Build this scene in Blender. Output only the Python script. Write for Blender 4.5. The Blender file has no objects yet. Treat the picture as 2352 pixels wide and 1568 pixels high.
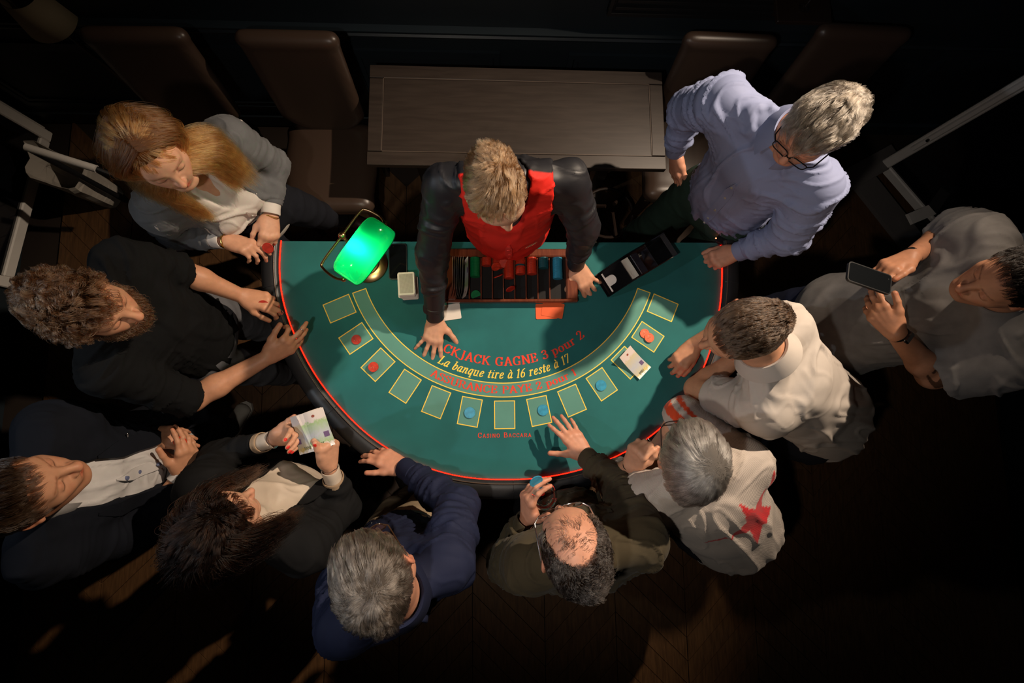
import bpy, math
import numpy as np
from mathutils import Vector, Matrix

sc = bpy.context.scene
COL = sc.collection
rng = np.random.default_rng(7)

# ------------------------------------------------------------------ camera
CAM = np.array([-0.0525706, -0.6481287, 2.7798580])
AX, AY, AZ = 0.1162564, -0.0439897, -0.011024
FPX = 1070.0
def _rot(ax, ay, az):
    cx, sx = math.cos(ax), math.sin(ax); cy, sy = math.cos(ay), math.sin(ay); cz, sz = math.cos(az), math.sin(az)
    return (np.array([[cz, -sz, 0], [sz, cz, 0], [0, 0, 1]]) @ np.array([[cy, 0, sy], [0, 1, 0], [-sy, 0, cy]])
            @ np.array([[1, 0, 0], [0, cx, -sx], [0, sx, cx]]))
CR = _rot(AX, AY, AZ)
cam = bpy.data.cameras.new('camera')
cam.sensor_width = 36.0
cam.lens = FPX / 2352 * 36.0
cam.clip_start = 0.02
camo = bpy.data.objects.new('camera', cam); COL.objects.link(camo)
M = Matrix.Identity(4)
for i in range(3):
    for j in range(3): M[i][j] = CR[i, j]
    M[i][3] = CAM[i]
camo.matrix_world = M
sc.camera = camo
sc.view_settings.view_transform = 'Standard'
sc.view_settings.look = 'None'
sc.view_settings.exposure = 0.0
sc.view_settings.gamma = 1.0
sc.view_settings.use_curve_mapping = False
def U(u, v, z):
    """surveyed point of the room: the place at height z (metres above the floor) seen at u, v in the photograph"""
    d = CR @ np.array([(u - 1176) / FPX, -(v - 784) / FPX, -1.0])
    return CAM + (z - CAM[2]) / d[2] * d

# ------------------------------------------------------------------ world and lights
w = bpy.data.worlds.new('world'); sc.world = w; w.use_nodes = True
w.node_tree.nodes['Background'].inputs[0].default_value = (0.75, 0.55, 0.45, 1)
w.node_tree.nodes['Background'].inputs[1].default_value = 0.002

def spot(name, loc, to, watts, color, size=60, blend=0.3, r=0.03):
    l = bpy.data.lights.new(name, 'SPOT'); l.energy = watts; l.color = color
    l.spot_size = math.radians(size); l.spot_blend = blend; l.shadow_soft_size = r
    o = bpy.data.objects.new(name, l); COL.objects.link(o); o.location = loc
    o.rotation_euler = (Vector(to) - Vector(loc)).to_track_quat('-Z', 'Y').to_euler()
    return o
TZ = 0.90
LIGHTS = [
    ('ceiling_spot_right', (1.75, 0.88, 3.05), (-0.08, -0.48, 0.9), 480, (1.0, 0.80, 0.61), 70, 0.95),
    ('ceiling_spot_left', (-0.36, -0.90, 2.90), (0.05, -0.20, 0.9), 40, (1.0, 0.90, 0.80), 96, 0.8),
    ('ceiling_spot_far_left', (-2.3, -0.75, 2.75), (0.0, -0.55, 1.0), 48, (0.80, 0.90, 1.0), 56, 0.9),
]
for nm, loc, to, e, c, sz, bl in LIGHTS:
    spot(nm, loc, to, e, c, sz, bl)

# ------------------------------------------------------------------ materials
def mat(name, color=(0.5, 0.5, 0.5), rough=0.6, metal=0.0, spec=0.5, sheen=0.0, trans=0.0, ior=1.45, sss=0.0,
        emis=None, estr=0.0, bump=0.0, bscale=400.0, var=0.0, vscale=6.0, tint=False, coat=0.0, alpha=1.0, wave=None, bdist=0.001):
    m = bpy.data.materials.new(name); m.use_nodes = True
    nt = m.node_tree; b = nt.nodes['Principled BSDF']; L = nt.links.new
    b.inputs['Base Color'].default_value = (*color, 1)
    b.inputs['Roughness'].default_value = rough; b.inputs['Metallic'].default_value = metal
    b.inputs['Specular IOR Level'].default_value = spec; b.inputs['IOR'].default_value = ior
    b.inputs['Sheen Weight'].default_value = sheen; b.inputs['Transmission Weight'].default_value = trans
    b.inputs['Coat Weight'].default_value = coat
    if sss:
        b.inputs['Subsurface Weight'].default_value = sss
        b.inputs['Subsurface Radius'].default_value = (0.012, 0.004, 0.002)
        b.inputs['Subsurface Scale'].default_value = 1.0
    if emis is not None:
        b.inputs['Emission Color'].default_value = (*emis, 1); b.inputs['Emission Strength'].default_value = estr
    tc = nt.nodes.new('ShaderNodeTexCoord')
    src = None
    if var or tint:
        rgb = nt.nodes.new('ShaderNodeRGB'); rgb.outputs[0].default_value = (*color, 1); src = rgb.outputs[0]
        if var:
            n = nt.nodes.new('ShaderNodeTexNoise'); n.inputs['Scale'].default_value = vscale; n.inputs['Detail'].default_value = 5
            L(tc.outputs['Object'], n.inputs['Vector'])
            mr = nt.nodes.new('ShaderNodeMapRange'); mr.inputs['From Min'].default_value = 0.3; mr.inputs['From Max'].default_value = 0.7
            mr.inputs['To Min'].default_value = 1 - var; mr.inputs['To Max'].default_value = 1 + var
            L(n.outputs['Fac'], mr.inputs['Value'])
            vm = nt.nodes.new('ShaderNodeVectorMath'); vm.operation = 'SCALE'
            L(src, vm.inputs[0]); L(mr.outputs['Result'], vm.inputs['Scale']); src = vm.outputs[0]
        if tint:
            a = nt.nodes.new('ShaderNodeAttribute'); a.attribute_name = 'tint'
            vm = nt.nodes.new('ShaderNodeVectorMath'); vm.operation = 'MULTIPLY'
            L(src, vm.inputs[0]); L(a.outputs['Color'], vm.inputs[1]); src = vm.outputs[0]
        L(src, b.inputs['Base Color'])
    if bump:
        if wave:
            n = nt.nodes.new('ShaderNodeTexWave'); n.inputs['Scale'].default_value = wave; n.inputs['Distortion'].default_value = 1.0
            n.bands_direction = 'DIAGONAL'
        else:
            n = nt.nodes.new('ShaderNodeTexNoise'); n.inputs['Scale'].default_value = bscale; n.inputs['Detail'].default_value = 3
        L(tc.outputs['Object'], n.inputs['Vector'])
        bp = nt.nodes.new('ShaderNodeBump'); bp.inputs['Strength'].default_value = bump; bp.inputs['Distance'].default_value = bdist
        L(n.outputs['Fac'], bp.inputs['Height']); L(bp.outputs[0], b.inputs['Normal'])
    return m

def wood(name, c1, c2, rough=0.4, scale=8.0, stretch=(1, 12, 1), coat=0.0, bump=0.1):
    m = bpy.data.materials.new(name); m.use_nodes = True
    nt = m.node_tree; b = nt.nodes['Principled BSDF']; L = nt.links.new
    tc = nt.nodes.new('ShaderNodeTexCoord'); mp = nt.nodes.new('ShaderNodeMapping'); mp.inputs['Scale'].default_value = stretch
    oi = nt.nodes.new('ShaderNodeObjectInfo')
    ad = nt.nodes.new('ShaderNodeVectorMath'); ad.operation = 'ADD'
    L(tc.outputs['Object'], ad.inputs[0])
    sc_ = nt.nodes.new('ShaderNodeMath'); sc_.operation = 'MULTIPLY'; sc_.inputs[1].default_value = 37.0
    L(oi.outputs['Random'], sc_.inputs[0]); L(sc_.outputs[0], ad.inputs[1])
    L(ad.outputs[0], mp.inputs['Vector'])
    n = nt.nodes.new('ShaderNodeTexNoise'); n.inputs['Scale'].default_value = scale; n.inputs['Detail'].default_value = 8
    n.inputs['Distortion'].default_value = 0.6
    L(mp.outputs[0], n.inputs['Vector'])
    cr = nt.nodes.new('ShaderNodeValToRGB'); cr.color_ramp.elements[0].color = (*c1, 1); cr.color_ramp.elements[1].color = (*c2, 1)
    cr.color_ramp.elements[0].position = 0.3; cr.color_ramp.elements[1].position = 0.7
    L(n.outputs['Fac'], cr.inputs[0]); L(cr.outputs[0], b.inputs['Base Color'])
    b.inputs['Roughness'].default_value = rough; b.inputs['Coat Weight'].default_value = coat
    bp = nt.nodes.new('ShaderNodeBump'); bp.inputs['Strength'].default_value = bump; bp.inputs['Distance'].default_value = 0.001
    L(n.outputs['Fac'], bp.inputs['Height']); L(bp.outputs[0], b.inputs['Normal'])
    return m

# ------------------------------------------------------------------ object helpers
def tag(o, label=None, cat=None, group=None, kind=None):
    if label: o['label'] = label
    if cat: o['category'] = cat
    if group: o['group'] = group
    if kind: o['kind'] = kind
    return o
def empty(name, loc=(0, 0, 0), rz=0.0, label=None, cat=None, group=None):
    o = bpy.data.objects.new(name, None); COL.objects.link(o); o.location = Vector([float(x) for x in loc]); o.rotation_euler = (0, 0, rz)
    o.empty_display_size = 0.1
    return tag(o, label, cat, group)
def link(name, me, m=None, parent=None, smooth=False):
    if m is not None and not me.materials:
        for x in (m if isinstance(m, (list, tuple)) else [m]): me.materials.append(x)
    o = bpy.data.objects.new(name, me); COL.objects.link(o)
    if parent is not None: o.parent = parent
    if smooth: me.polygons.foreach_set('use_smooth', [True] * len(me.polygons))
    return o
def npmesh(name, V, F, m=None, parent=None, smooth=True, tint=None, mi=None, flat_ok=False):
    """mesh from numpy arrays; F is an (n,4) or (n,3) array or a list of such"""
    me = bpy.data.meshes.new(name)
    Fs = F if isinstance(F, list) else [F]
    Fs = [np.asarray(f, dtype=np.int32) for f in Fs if len(f)]
    V = np.asarray(V, dtype=np.float32)
    me.vertices.add(len(V)); me.vertices.foreach_set('co', V.ravel())
    loops = np.concatenate([f.ravel() for f in Fs]); cnt = np.concatenate([np.full(len(f), f.shape[1], np.int32) for f in Fs])
    me.loops.add(len(loops)); me.loops.foreach_set('vertex_index', loops)
    st = np.concatenate([[0], np.cumsum(cnt)[:-1]]).astype(np.int32)
    me.polygons.add(len(cnt)); me.polygons.foreach_set('loop_start', st); me.polygons.foreach_set('loop_total', cnt)
    if mi is not None: me.polygons.foreach_set('material_index', np.asarray(mi, dtype=np.int32))
    me.polygons.foreach_set('use_smooth', np.full(len(cnt), smooth))
    me.update(calc_edges=True)
    if tint is not None:
        a = me.attributes.new('tint', 'FLOAT_COLOR', 'POINT')
        a.data.foreach_set('color', np.concatenate([tint, np.ones((len(tint), 1))], 1).astype(np.float32).ravel())
    return link(name, me, m, parent)

class MB:
    """collects boxes, lathes, tubes and prisms into one mesh"""
    def __init__(s): s.V = []; s.F = []; s.n = 0
    def add(s, V, F):
        V = np.asarray(V, float); s.V.append(V)
        for f in F: s.F.append([int(i) + s.n for i in f])
        s.n += len(V); return s
    def box(s, c, size, R=None, taper=None, bev=0.0):
        c = np.asarray(c, float); h = np.asarray(size, float) / 2
        if bev > 0:
            b = min(bev, h.min() * 0.9)
            V = []
            idx = {}
            for sx in (-1, 1):
                for sy in (-1, 1):
                    for sz in (-1, 1):
                        for ax in range(3):
                            p = np.array([sx * (h[0] - b), sy * (h[1] - b), sz * (h[2] - b)])
                            p[ax] = (sx, sy, sz)[ax] * h[ax]
                            idx[(sx, sy, sz, ax)] = len(V); V.append(p)
            F = []
            for ax in range(3):
                o1, o2 = [(1, 2), (2, 0), (0, 1)][ax]
                for sg in (-1, 1):
                    q = []
                    for a_, b_ in ((-1, -1), (1, -1), (1, 1), (-1, 1)):
                        k = [0, 0, 0]; k[ax] = sg; k[o1] = a_; k[o2] = b_; q.append(idx[(*k, ax)])
                    F.append(q if sg > 0 else q[::-1])
            for ax in range(3):
                o1, o2 = [(1, 2), (2, 0), (0, 1)][ax]
                for a_ in (-1, 1):
                    for b_ in (-1, 1):
                        k0 = [0, 0, 0]; k0[ax] = -1; k0[o1] = a_; k0[o2] = b_
                        k1 = list(k0); k1[ax] = 1
                        q = [idx[(*k0, o1)], idx[(*k1, o1)], idx[(*k1, o2)], idx[(*k0, o2)]]
                        F.append(q if a_ * b_ > 0 else q[::-1])
            for sx in (-1, 1):
                for sy in (-1, 1):
                    for sz in (-1, 1):
                        q = [idx[(sx, sy, sz, 0)], idx[(sx, sy, sz, 1)], idx[(sx, sy, sz, 2)]]
                        F.append(q if sx * sy * sz > 0 else q[::-1])
            V = np.array(V)
        else:
            V = np.array([[x, y, z] for x in (-1, 1) for y in (-1, 1) for z in (-1, 1)], float) * h
            F = [(0, 1, 3, 2), (4, 6, 7, 5), (0, 4, 5, 1), (2, 3, 7, 6), (0, 2, 6, 4), (1, 5, 7, 3)]
        if taper is not None:
            k = V[:, 2] < 0; V[k, 0] *= taper; V[k, 1] *= taper
        if R is not None: V = V @ np.asarray(R).T
        return s.add(V + c, F)
    def lathe(s, prof, c=(0, 0, 0), R=None, n=32, close=False):
        """prof: (radius, height) points; axis z"""
        c = np.asarray(c, float); V = []; F = []; m = len(prof)
        for r, z in prof:
            for i in range(n):
                a = 2 * math.pi * i / n; V.append((r * math.cos(a), r * math.sin(a), z))
        for j in range(m - 1):
            for i in range(n):
                k = (i + 1) % n; F.append((j * n + i, j * n + k, (j + 1) * n + k, (j + 1) * n + i))
        if close:
            for i in range(n):
                k = (i + 1) % n; F.append(((m - 1) * n + i, (m - 1) * n + k, k, i))
        V = np.array(V)
        if R is not None: V = V @ np.asarray(R).T
        return s.add(V + c, F)
    def cyl(s, a, b, ra, rb=None, n=16, caps=True):
        a = np.asarray(a, float); b = np.asarray(b, float); rb = ra if rb is None else rb
        X, Y, Z = frame(b - a); V = []
        for p, r in ((a, ra), (b, rb)):
            for i in range(n):
                t = 2 * math.pi * i / n; V.append(p + r * (math.cos(t) * X + math.sin(t) * Y))
        F = [(i, (i + 1) % n, n + (i + 1) % n, n + i) for i in range(n)]
        if caps: F += [list(range(n))[::-1], list(range(n, 2 * n))]
        return s.add(V, F)
    def tube(s, pts, r, n=10, closed=False):
        pts = np.asarray(pts, float); m = len(pts); r = np.broadcast_to(r, (m,)); V = []; F = []
        T = np.gradient(pts, axis=0)
        if closed: T = np.roll(pts, -1, 0) - np.roll(pts, 1, 0)
        X, Y, Z = frame(T[0])
        for j in range(m):
            t = T[j] / (np.linalg.norm(T[j]) + 1e-12)
            X = X - t * (X @ t); X /= np.linalg.norm(X) + 1e-12; Y = np.cross(t, X)
            for i in range(n):
                a = 2 * math.pi * i / n; V.append(pts[j] + r[j] * (math.cos(a) * X + math.sin(a) * Y))
        for j in range(m if closed else m - 1):
            j2 = (j + 1) % m
            for i in range(n):
                k = (i + 1) % n; F.append((j * n + i, j * n + k, j2 * n + k, j2 * n + i))
        if not closed: F += [list(range(n))[::-1], [(m - 1) * n + i for i in range(n)]]
        return s.add(V, F)
    def prism(s, poly, z0, z1, c=(0, 0, 0), R=None):
        poly = np.asarray(poly, float); n = len(poly)
        V = np.concatenate([np.c_[poly, np.full(n, z0)], np.c_[poly, np.full(n, z1)]])
        F = [list(range(n))[::-1], list(range(n, 2 * n))] + [(i, (i + 1) % n, n + (i + 1) % n, n + i) for i in range(n)]
        if R is not None: V = V @ np.asarray(R).T
        return s.add(V + np.asarray(c, float), F)
    def sphere(s, c, r, n=12, m=8):
        prof = [(max(1e-5, r * math.sin(math.pi * j / m)), -r * math.cos(math.pi * j / m)) for j in range(m + 1)]
        return s.lathe(prof, c, n=n)
    def build(s, name, m=None, parent=None, smooth=False, angle=None):
        me = bpy.data.meshes.new(name)
        me.from_pydata(np.concatenate(s.V).tolist(), [], s.F); me.update()
        o = link(name, me, m, parent, smooth)
        if smooth and angle is not None: me.set_sharp_from_angle(angle=math.radians(angle))
        return o

def nrm(v):
    v = np.asarray(v, float); return v / (np.linalg.norm(v) + 1e-12)
def frame(z, hint=None):
    z = nrm(z)
    h = np.array([0, 0, 1.0]) if hint is None else np.asarray(hint, float)
    if abs(nrm(h) @ z) > 0.98: h = np.array([1.0, 0.03, 0])
    x = nrm(np.cross(h, z)); y = np.cross(z, x)
    return x, y, z
def rotz(a):
    c, s_ = math.cos(a), math.sin(a); return np.array([[c, -s_, 0], [s_, c, 0], [0, 0, 1.0]])
def rot_axis(v, ax, a):
    ax = nrm(ax); v = np.asarray(v, float)
    return v * math.cos(a) + np.cross(ax, v) * math.sin(a) + ax * (ax @ v) * (1 - math.cos(a))
def roundrect(w, h, r, n=5):
    P = []
    for cx, cy, a0 in ((w / 2 - r, h / 2 - r, 0), (-w / 2 + r, h / 2 - r, 90), (-w / 2 + r, -h / 2 + r, 180), (w / 2 - r, -h / 2 + r, 270)):
        for i in range(n + 1):
            a = math.radians(a0 + 90 * i / n); P.append((cx + r * math.cos(a), cy + r * math.sin(a)))
    return P

# ------------------------------------------------------------------ noise
_T = np.random.default_rng(3).uniform(-1, 1, (32, 32, 32))
def vnoise(p):
    p = np.asarray(p, float); i = np.floor(p).astype(int); f = p - i; f = f * f * (3 - 2 * f); i &= 31; j = (i + 1) & 31
    x, y, z = f[..., 0], f[..., 1], f[..., 2]
    g = lambda a, b, c: _T[a, b, c]
    i0, i1, i2 = i[..., 0], i[..., 1], i[..., 2]; j0, j1, j2 = j[..., 0], j[..., 1], j[..., 2]
    a = g(i0, i1, i2) * (1 - x) + g(j0, i1, i2) * x; b = g(i0, j1, i2) * (1 - x) + g(j0, j1, i2) * x
    c = g(i0, i1, j2) * (1 - x) + g(j0, i1, j2) * x; d = g(i0, j1, j2) * (1 - x) + g(j0, j1, j2) * x
    return (a * (1 - y) + b * y) * (1 - z) + (c * (1 - y) + d * y) * z

# ------------------------------------------------------------------ distance-field modelling (bodies and clothes as one smooth skin)
class Sdf:
    def __init__(s, h=0.006): s.h = h; s.pr = []
    def cone(s, a, b, ra, rb=None, u=None, k=0.02, op='+', clip=None):
        a = np.asarray(a, float); b = np.asarray(b, float)
        rb = ra if rb is None else rb
        A = tuple(ra) if np.ndim(ra) else (ra,); B = tuple(rb) if np.ndim(rb) else (rb,)
        iso = len(A) == 1 and len(B) == 1
        if iso: s.pr.append(dict(t='c', a=a, b=b, ra=A[0], rb=B[0], k=k, op=op, clip=clip)); return s
        if len(A) == 1: A = A * 3
        if len(B) == 1: B = B * 3
        if len(A) == 2: A = (*A, min(A))
        if len(B) == 2: B = (*B, min(B))
        wv = b - a
        if np.linalg.norm(wv) < 1e-6: raise ValueError
        w_ = nrm(wv); u_ = np.asarray(u, float); u_ = nrm(u_ - w_ * (u_ @ w_)); v_ = np.cross(w_, u_)
        s.pr.append(dict(t='e', a=a, b=b, A=np.array(A), B=np.array(B), fr=(u_, v_, w_), k=k, op=op)); return s
    def ell(s, c, rad, X, Y, k=0.02, op='+'):
        """ellipsoid; X, Y: its first two axes"""
        X = nrm(X); Y = nrm(np.asarray(Y, float) - X * (X @ np.asarray(Y, float))); Z = np.cross(X, Y); c = np.asarray(c, float)
        r = tuple(rad)
        s.pr.append(dict(t='e', a=c - Z * 1e-5, b=c + Z * 1e-5, A=np.array(r), B=np.array(r), fr=(X, Y, Z), k=k, op=op)); return s
    def cut(s, p, n, R=0.1):
        """inside the ball of radius R about p, keep what lies behind the plane"""
        s.pr.append(dict(t='p', a=np.asarray(p, float), n=nrm(n), R=R, op='cut')); return s
    def fn(s, f, c, R):
        s.pr.append(dict(t='f', f=f, a=np.asarray(c, float), R=R, op='fn')); return s
    @staticmethod
    def _d(p, X, Y, Z):
        a = p['a']; dx, dy, dz = X - a[0], Y - a[1], Z - a[2]
        if p['t'] == 'c':
            ab = p['b'] - a; L2 = ab @ ab + 1e-18
            t = np.clip((dx * ab[0] + dy * ab[1] + dz * ab[2]) / L2, 0, 1)
            return np.sqrt((dx - t * ab[0]) ** 2 + (dy - t * ab[1]) ** 2 + (dz - t * ab[2]) ** 2) - (p['ra'] + (p['rb'] - p['ra']) * t)
        ab = p['b'] - a; L2 = ab @ ab + 1e-18; u, v, w_ = p['fr']
        t = np.clip((dx * ab[0] + dy * ab[1] + dz * ab[2]) / L2, 0, 1)
        if L2 < 1e-8: t = t * 0
        dx = dx - t * ab[0]; dy = dy - t * ab[1]; dz = dz - t * ab[2]
        A, B = p['A'], p['B']
        r0 = A[0] + (B[0] - A[0]) * t; r1 = A[1] + (B[1] - A[1]) * t; r2 = A[2] + (B[2] - A[2]) * t
        q0 = (dx * u[0] + dy * u[1] + dz * u[2]) / r0; q1 = (dx * v[0] + dy * v[1] + dz * v[2]) / r1; q2 = (dx * w_[0] + dy * w_[1] + dz * w_[2]) / r2
        k0 = np.sqrt(q0 * q0 + q1 * q1 + q2 * q2)
        k1 = np.sqrt((q0 / r0) ** 2 + (q1 / r1) ** 2 + (q2 / r2) ** 2) + 1e-9
        return np.where(k0 < 0.3, (k0 - 1) * min(A.min(), B.min()), k0 * (k0 - 1) / k1)
    def grid(s):
        h = s.h; lo = np.full(3, 1e9); hi = -lo
        for p in s.pr:
            if p['op'] == '+':
                r = max(p['ra'], p['rb']) if p['t'] == 'c' else max(p['A'].max(), p['B'].max())
                lo = np.minimum(lo, np.minimum(p['a'], p['b']) - r); hi = np.maximum(hi, np.maximum(p['a'], p['b']) + r)
        lo -= 3 * h + 0.01; hi += 3 * h + 0.01
        n = np.ceil((hi - lo) / h).astype(int) + 1
        F = np.full(n, 0.2, np.float32)
        xs = [(lo[i] + h * np.arange(n[i])).astype(np.float32) for i in range(3)]
        for p in s.pr:
            if p['op'] in ('cut', 'fn'): r = p['R']; a = b = p['a']; k = 0
            else:
                r = max(p['ra'], p['rb']) if p['t'] == 'c' else max(p['A'].max(), p['B'].max()); a, b = p['a'], p['b']; k = p['k']
            m = r + (0 if p['op'] in ('cut', 'fn') else k + 3 * h)
            i0 = np.clip(np.floor((np.minimum(a, b) - m - lo) / h).astype(int), 0, n); i1 = np.clip(np.ceil((np.maximum(a, b) + m - lo) / h).astype(int) + 1, 0, n)
            if np.any(i1 <= i0): continue
            sl = tuple(slice(i0[q], i1[q]) for q in range(3))
            X = xs[0][sl[0]][:, None, None]; Y = xs[1][sl[1]][None, :, None]; Z = xs[2][sl[2]][None, None, :]
            G = F[sl]
            if p['op'] == 'cut':
                nn = p['n']; d = (X - a[0]) * nn[0] + (Y - a[1]) * nn[1] + (Z - a[2]) * nn[2]
                inside = (X - a[0]) ** 2 + (Y - a[1]) ** 2 + (Z - a[2]) ** 2 < r * r
                F[sl] = np.where(inside, np.maximum(G, d), G)
            elif p['op'] == 'fn':
                F[sl] = p['f'](X, Y, Z, G)
            else:
                d = s._d(p, X, Y, Z).astype(np.float32)
                if p.get('clip') is not None:
                    cp, cn = p['clip']; d = np.maximum(d, ((X - cp[0]) * cn[0] + (Y - cp[1]) * cn[1] + (Z - cp[2]) * cn[2]).astype(np.float32))
                if p['op'] == '+':
                    if k > 0:
                        q = np.maximum(k - np.abs(G - d), 0) / k; F[sl] = np.minimum(G, d) - q * q * k * 0.25
                    else: F[sl] = np.minimum(G, d)
                else:
                    q = np.maximum(k - np.abs(G + d), 0) / k; F[sl] = np.maximum(G, -d) + q * q * k * 0.25
        return F, lo
    def mesh(s):
        F, lo = s.grid()
        F[0], F[-1] = 0.2, 0.2; F[:, 0], F[:, -1] = 0.2, 0.2; F[:, :, 0], F[:, :, -1] = 0.2, 0.2
        S = F < 0
        c = np.zeros(tuple(np.array(S.shape) - 1), np.int8)
        for a in (0, 1):
            for b in (0, 1):
                for d in (0, 1):
                    c += S[a:S.shape[0] - 1 + a, b:S.shape[1] - 1 + b, d:S.shape[2] - 1 + d]
        I = np.argwhere((c > 0) & (c < 8)); idx = np.full(c.shape, -1, np.int32); idx[I[:, 0], I[:, 1], I[:, 2]] = np.arange(len(I))
        acc = np.zeros((len(I), 3)); cnt = np.zeros(len(I))
        E = np.eye(3, dtype=int)
        for ax in range(3):
            o1, o2 = E[(ax + 1) % 3], E[(ax + 2) % 3]
            for a in (0, 1):
                for b in (0, 1):
                    p = a * o1 + b * o2; q = p + E[ax]
                    fa = F[tuple((I + p).T)].astype(float); fb = F[tuple((I + q).T)].astype(float)
                    m = (fa < 0) != (fb < 0); t = np.where(m, fa / np.where(m, fa - fb, 1), 0)
                    pt = p[None] + t[:, None] * E[ax][None]
                    acc += np.where(m[:, None], pt, 0); cnt += m
        V = lo + s.h * (I + acc / cnt[:, None])
        Q = []
        for ax in range(3):
            o1, o2 = E[(ax + 1) % 3], E[(ax + 2) % 3]
            A = S; sl0 = [slice(None)] * 3; sl1 = [slice(None)] * 3; sl0[ax] = slice(0, -1); sl1[ax] = slice(1, None)
            ch = A[tuple(sl0)] != A[tuple(sl1)]
            J = np.argwhere(ch); ins = A[tuple(J.T)]
            q = np.stack([idx[tuple((J - o1 - o2).T)], idx[tuple((J - o2).T)], idx[tuple(J.T)], idx[tuple((J - o1).T)]], 1)
            q[~ins] = q[~ins][:, ::-1]
            Q.append(q)
        Q = np.concatenate(Q); Q = Q[(Q >= 0).all(1)]
        return V, Q

def vnormals(V, Q):
    a, b, c, d = (V[Q[:, i]] for i in range(4))
    n = np.cross(c - a, d - b); N = np.zeros_like(V)
    for i in range(4):
        for k in range(3): N[:, k] += np.bincount(Q[:, i], n[:, k], len(V))
    return N / (np.linalg.norm(N, axis=1, keepdims=True) + 1e-12)
def relax(V, Q, it=1, lam=0.5):
    for _ in range(it):
        A = np.zeros_like(V); c = np.zeros(len(V))
        for i in range(4):
            j = (i + 1) % 4
            for k in range(3): A[:, k] += np.bincount(Q[:, i], V[Q[:, j], k], len(V)) + np.bincount(Q[:, j], V[Q[:, i], k], len(V))
            c += np.bincount(Q[:, i], minlength=len(V)) + np.bincount(Q[:, j], minlength=len(V))
        V = V + lam * (A / c[:, None] - V)
    return V
def segd(P, a, b):
    ab = b - a; t = np.clip(((P - a) @ ab) / (ab @ ab + 1e-12), 0, 1); r = P - a - t[:, None] * ab
    return np.linalg.norm(r, axis=1), t, r
def fold(V, N, bones, amp, seed=0.0):
    """cloth folds: ridged noise, stretched along or across each bone; bones: (a, b, freq along, freq across)"""
    W = np.zeros(len(V)); S_ = np.zeros(len(V))
    for a, b, fl, fc, *mu in bones:
        mu = mu[0] if mu else 1.0
        d, t, r = segd(V, a, b); w_ = np.exp(-d / 0.03) + 1e-9; L = np.linalg.norm(b - a)
        X, Y, Z = frame(b - a)
        p = np.stack([((V - a) @ X) * fc, ((V - a) @ Y) * fc, ((V - a) @ Z) * fl], 1) + seed
        wv = 0.9 * vnoise(p * 0.5 + 7.3)[:, None]
        n1 = 1.9 * np.exp(-(vnoise(p + wv) / 0.16) ** 2) - 0.7; n2 = 1.6 * np.exp(-(vnoise(p * 1.9 + 11.7 + wv) / 0.16) ** 2) - 0.6
        S_ += w_ * mu * (0.55 * n1 + 0.32 * n2 + 0.35 * vnoise(p * .6 + 3.1)); W += w_
    return V + N * (amp * np.maximum(S_ / W, -0.35))[:, None]
# ------------------------------------------------------------------ setting
m_wall = mat('navy_paint', (0.011, 0.017, 0.022), 0.55, bump=0.1, bscale=60)
m_wallp = mat('navy_paint_gloss', (0.013, 0.020, 0.026), 0.45)
m_white = mat('white_gloss_paint', (0.75, 0.71, 0.66), 0.45, var=0.06)
m_ceil = mat('ceiling_paint', (0.03, 0.03, 0.032), 0.9)
m_blackglass = mat('night_glass', (0.004, 0.004, 0.006), 0.08)
m_black = mat('black_plastic', (0.012, 0.012, 0.013), 0.35)
m_greyb = mat('grey_painted_board', (0.13, 0.12, 0.115), 0.5)
WY = 1.05
def slab(name, c, size, m, kind='structure'):
    return tag(MB().box(c, size).build(name, m), kind=kind)
wall_back = slab('wall_back', (0.1, WY + 0.06, 1.6), (6.6, 0.12, 3.2), m_wall)
wall_left = slab('wall_left', (-2.86, -1.0, 1.6), (0.12, 4.4, 3.2), m_wall)
wall_right = slab('wall_right', (3.16, -1.0, 1.6), (0.12, 4.4, 3.2), m_wall)
wall_front = slab('wall_front', (0.1, -3.2, 1.6), (6.6, 0.12, 3.2), m_wall)
ceiling = slab('ceiling', (0.1, -1.0, 3.26), (6.6, 4.5, 0.12), m_ceil)
# dado rail and raised panels on the back wall
def profile_bar(name, x0, x1, y, z, pr, m, parent=None):
    mb = MB(); P = [(0, 0)] + pr
    n = len(P); V = [(x, y - d, z + h) for x in (x0, x1) for d, h in P]
    mb.add(V, [[i, (i + 1) % n, n + (i + 1) % n, n + i] for i in range(n)] + [list(range(n))[::-1], list(range(n, 2 * n))])
    o = mb.build(name, m, parent); return o
tr = profile_bar('trim_1', -2.8, 3.1, WY, 0.735, [(0.012, 0.0), (0.016, 0.012), (0.03, 0.022), (0.034, 0.034), (0.026, 0.042), (0.034, 0.052), (0.036, 0.064), (0.0, 0.066)], m_wallp)
tag(tr, kind='structure')
def raised_panel(name, x0, x1, z0, z1):
    mb = MB(); w_ = 0.028
    for k, (d, i) in enumerate(((0.014, 0.0), (0.009, 0.034))):
        a0, a1, b0, b1 = x0 + i, x1 - i, z0 + i, z1 - i; t = w_ - k * 0.008
        mb.box(((a0 + a1) / 2, WY - d / 2, b1 - t / 2), (a1 - a0, d, t)); mb.box(((a0 + a1) / 2, WY - d / 2, b0 + t / 2), (a1 - a0, d, t))
        mb.box((a0 + t / 2, WY - d / 2, (b0 + b1) / 2), (t, d, b1 - b0 - 2 * t)); mb.box((a1 - t / 2, WY - d / 2, (b0 + b1) / 2), (t, d, b1 - b0 - 2 * t))
    o = mb.build(name, m_wallp); tag(o, kind='structure'); return o
px0 = [(-2.7, -1.75), (-1.6, -0.85), (-0.75, 0.0), (0.345, 1.25), (1.45, 2.3)]
for i, (a, b) in enumerate(px0): raised_panel('trim_%d' % (i + 2), a, b, 0.16, 0.65)
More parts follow.
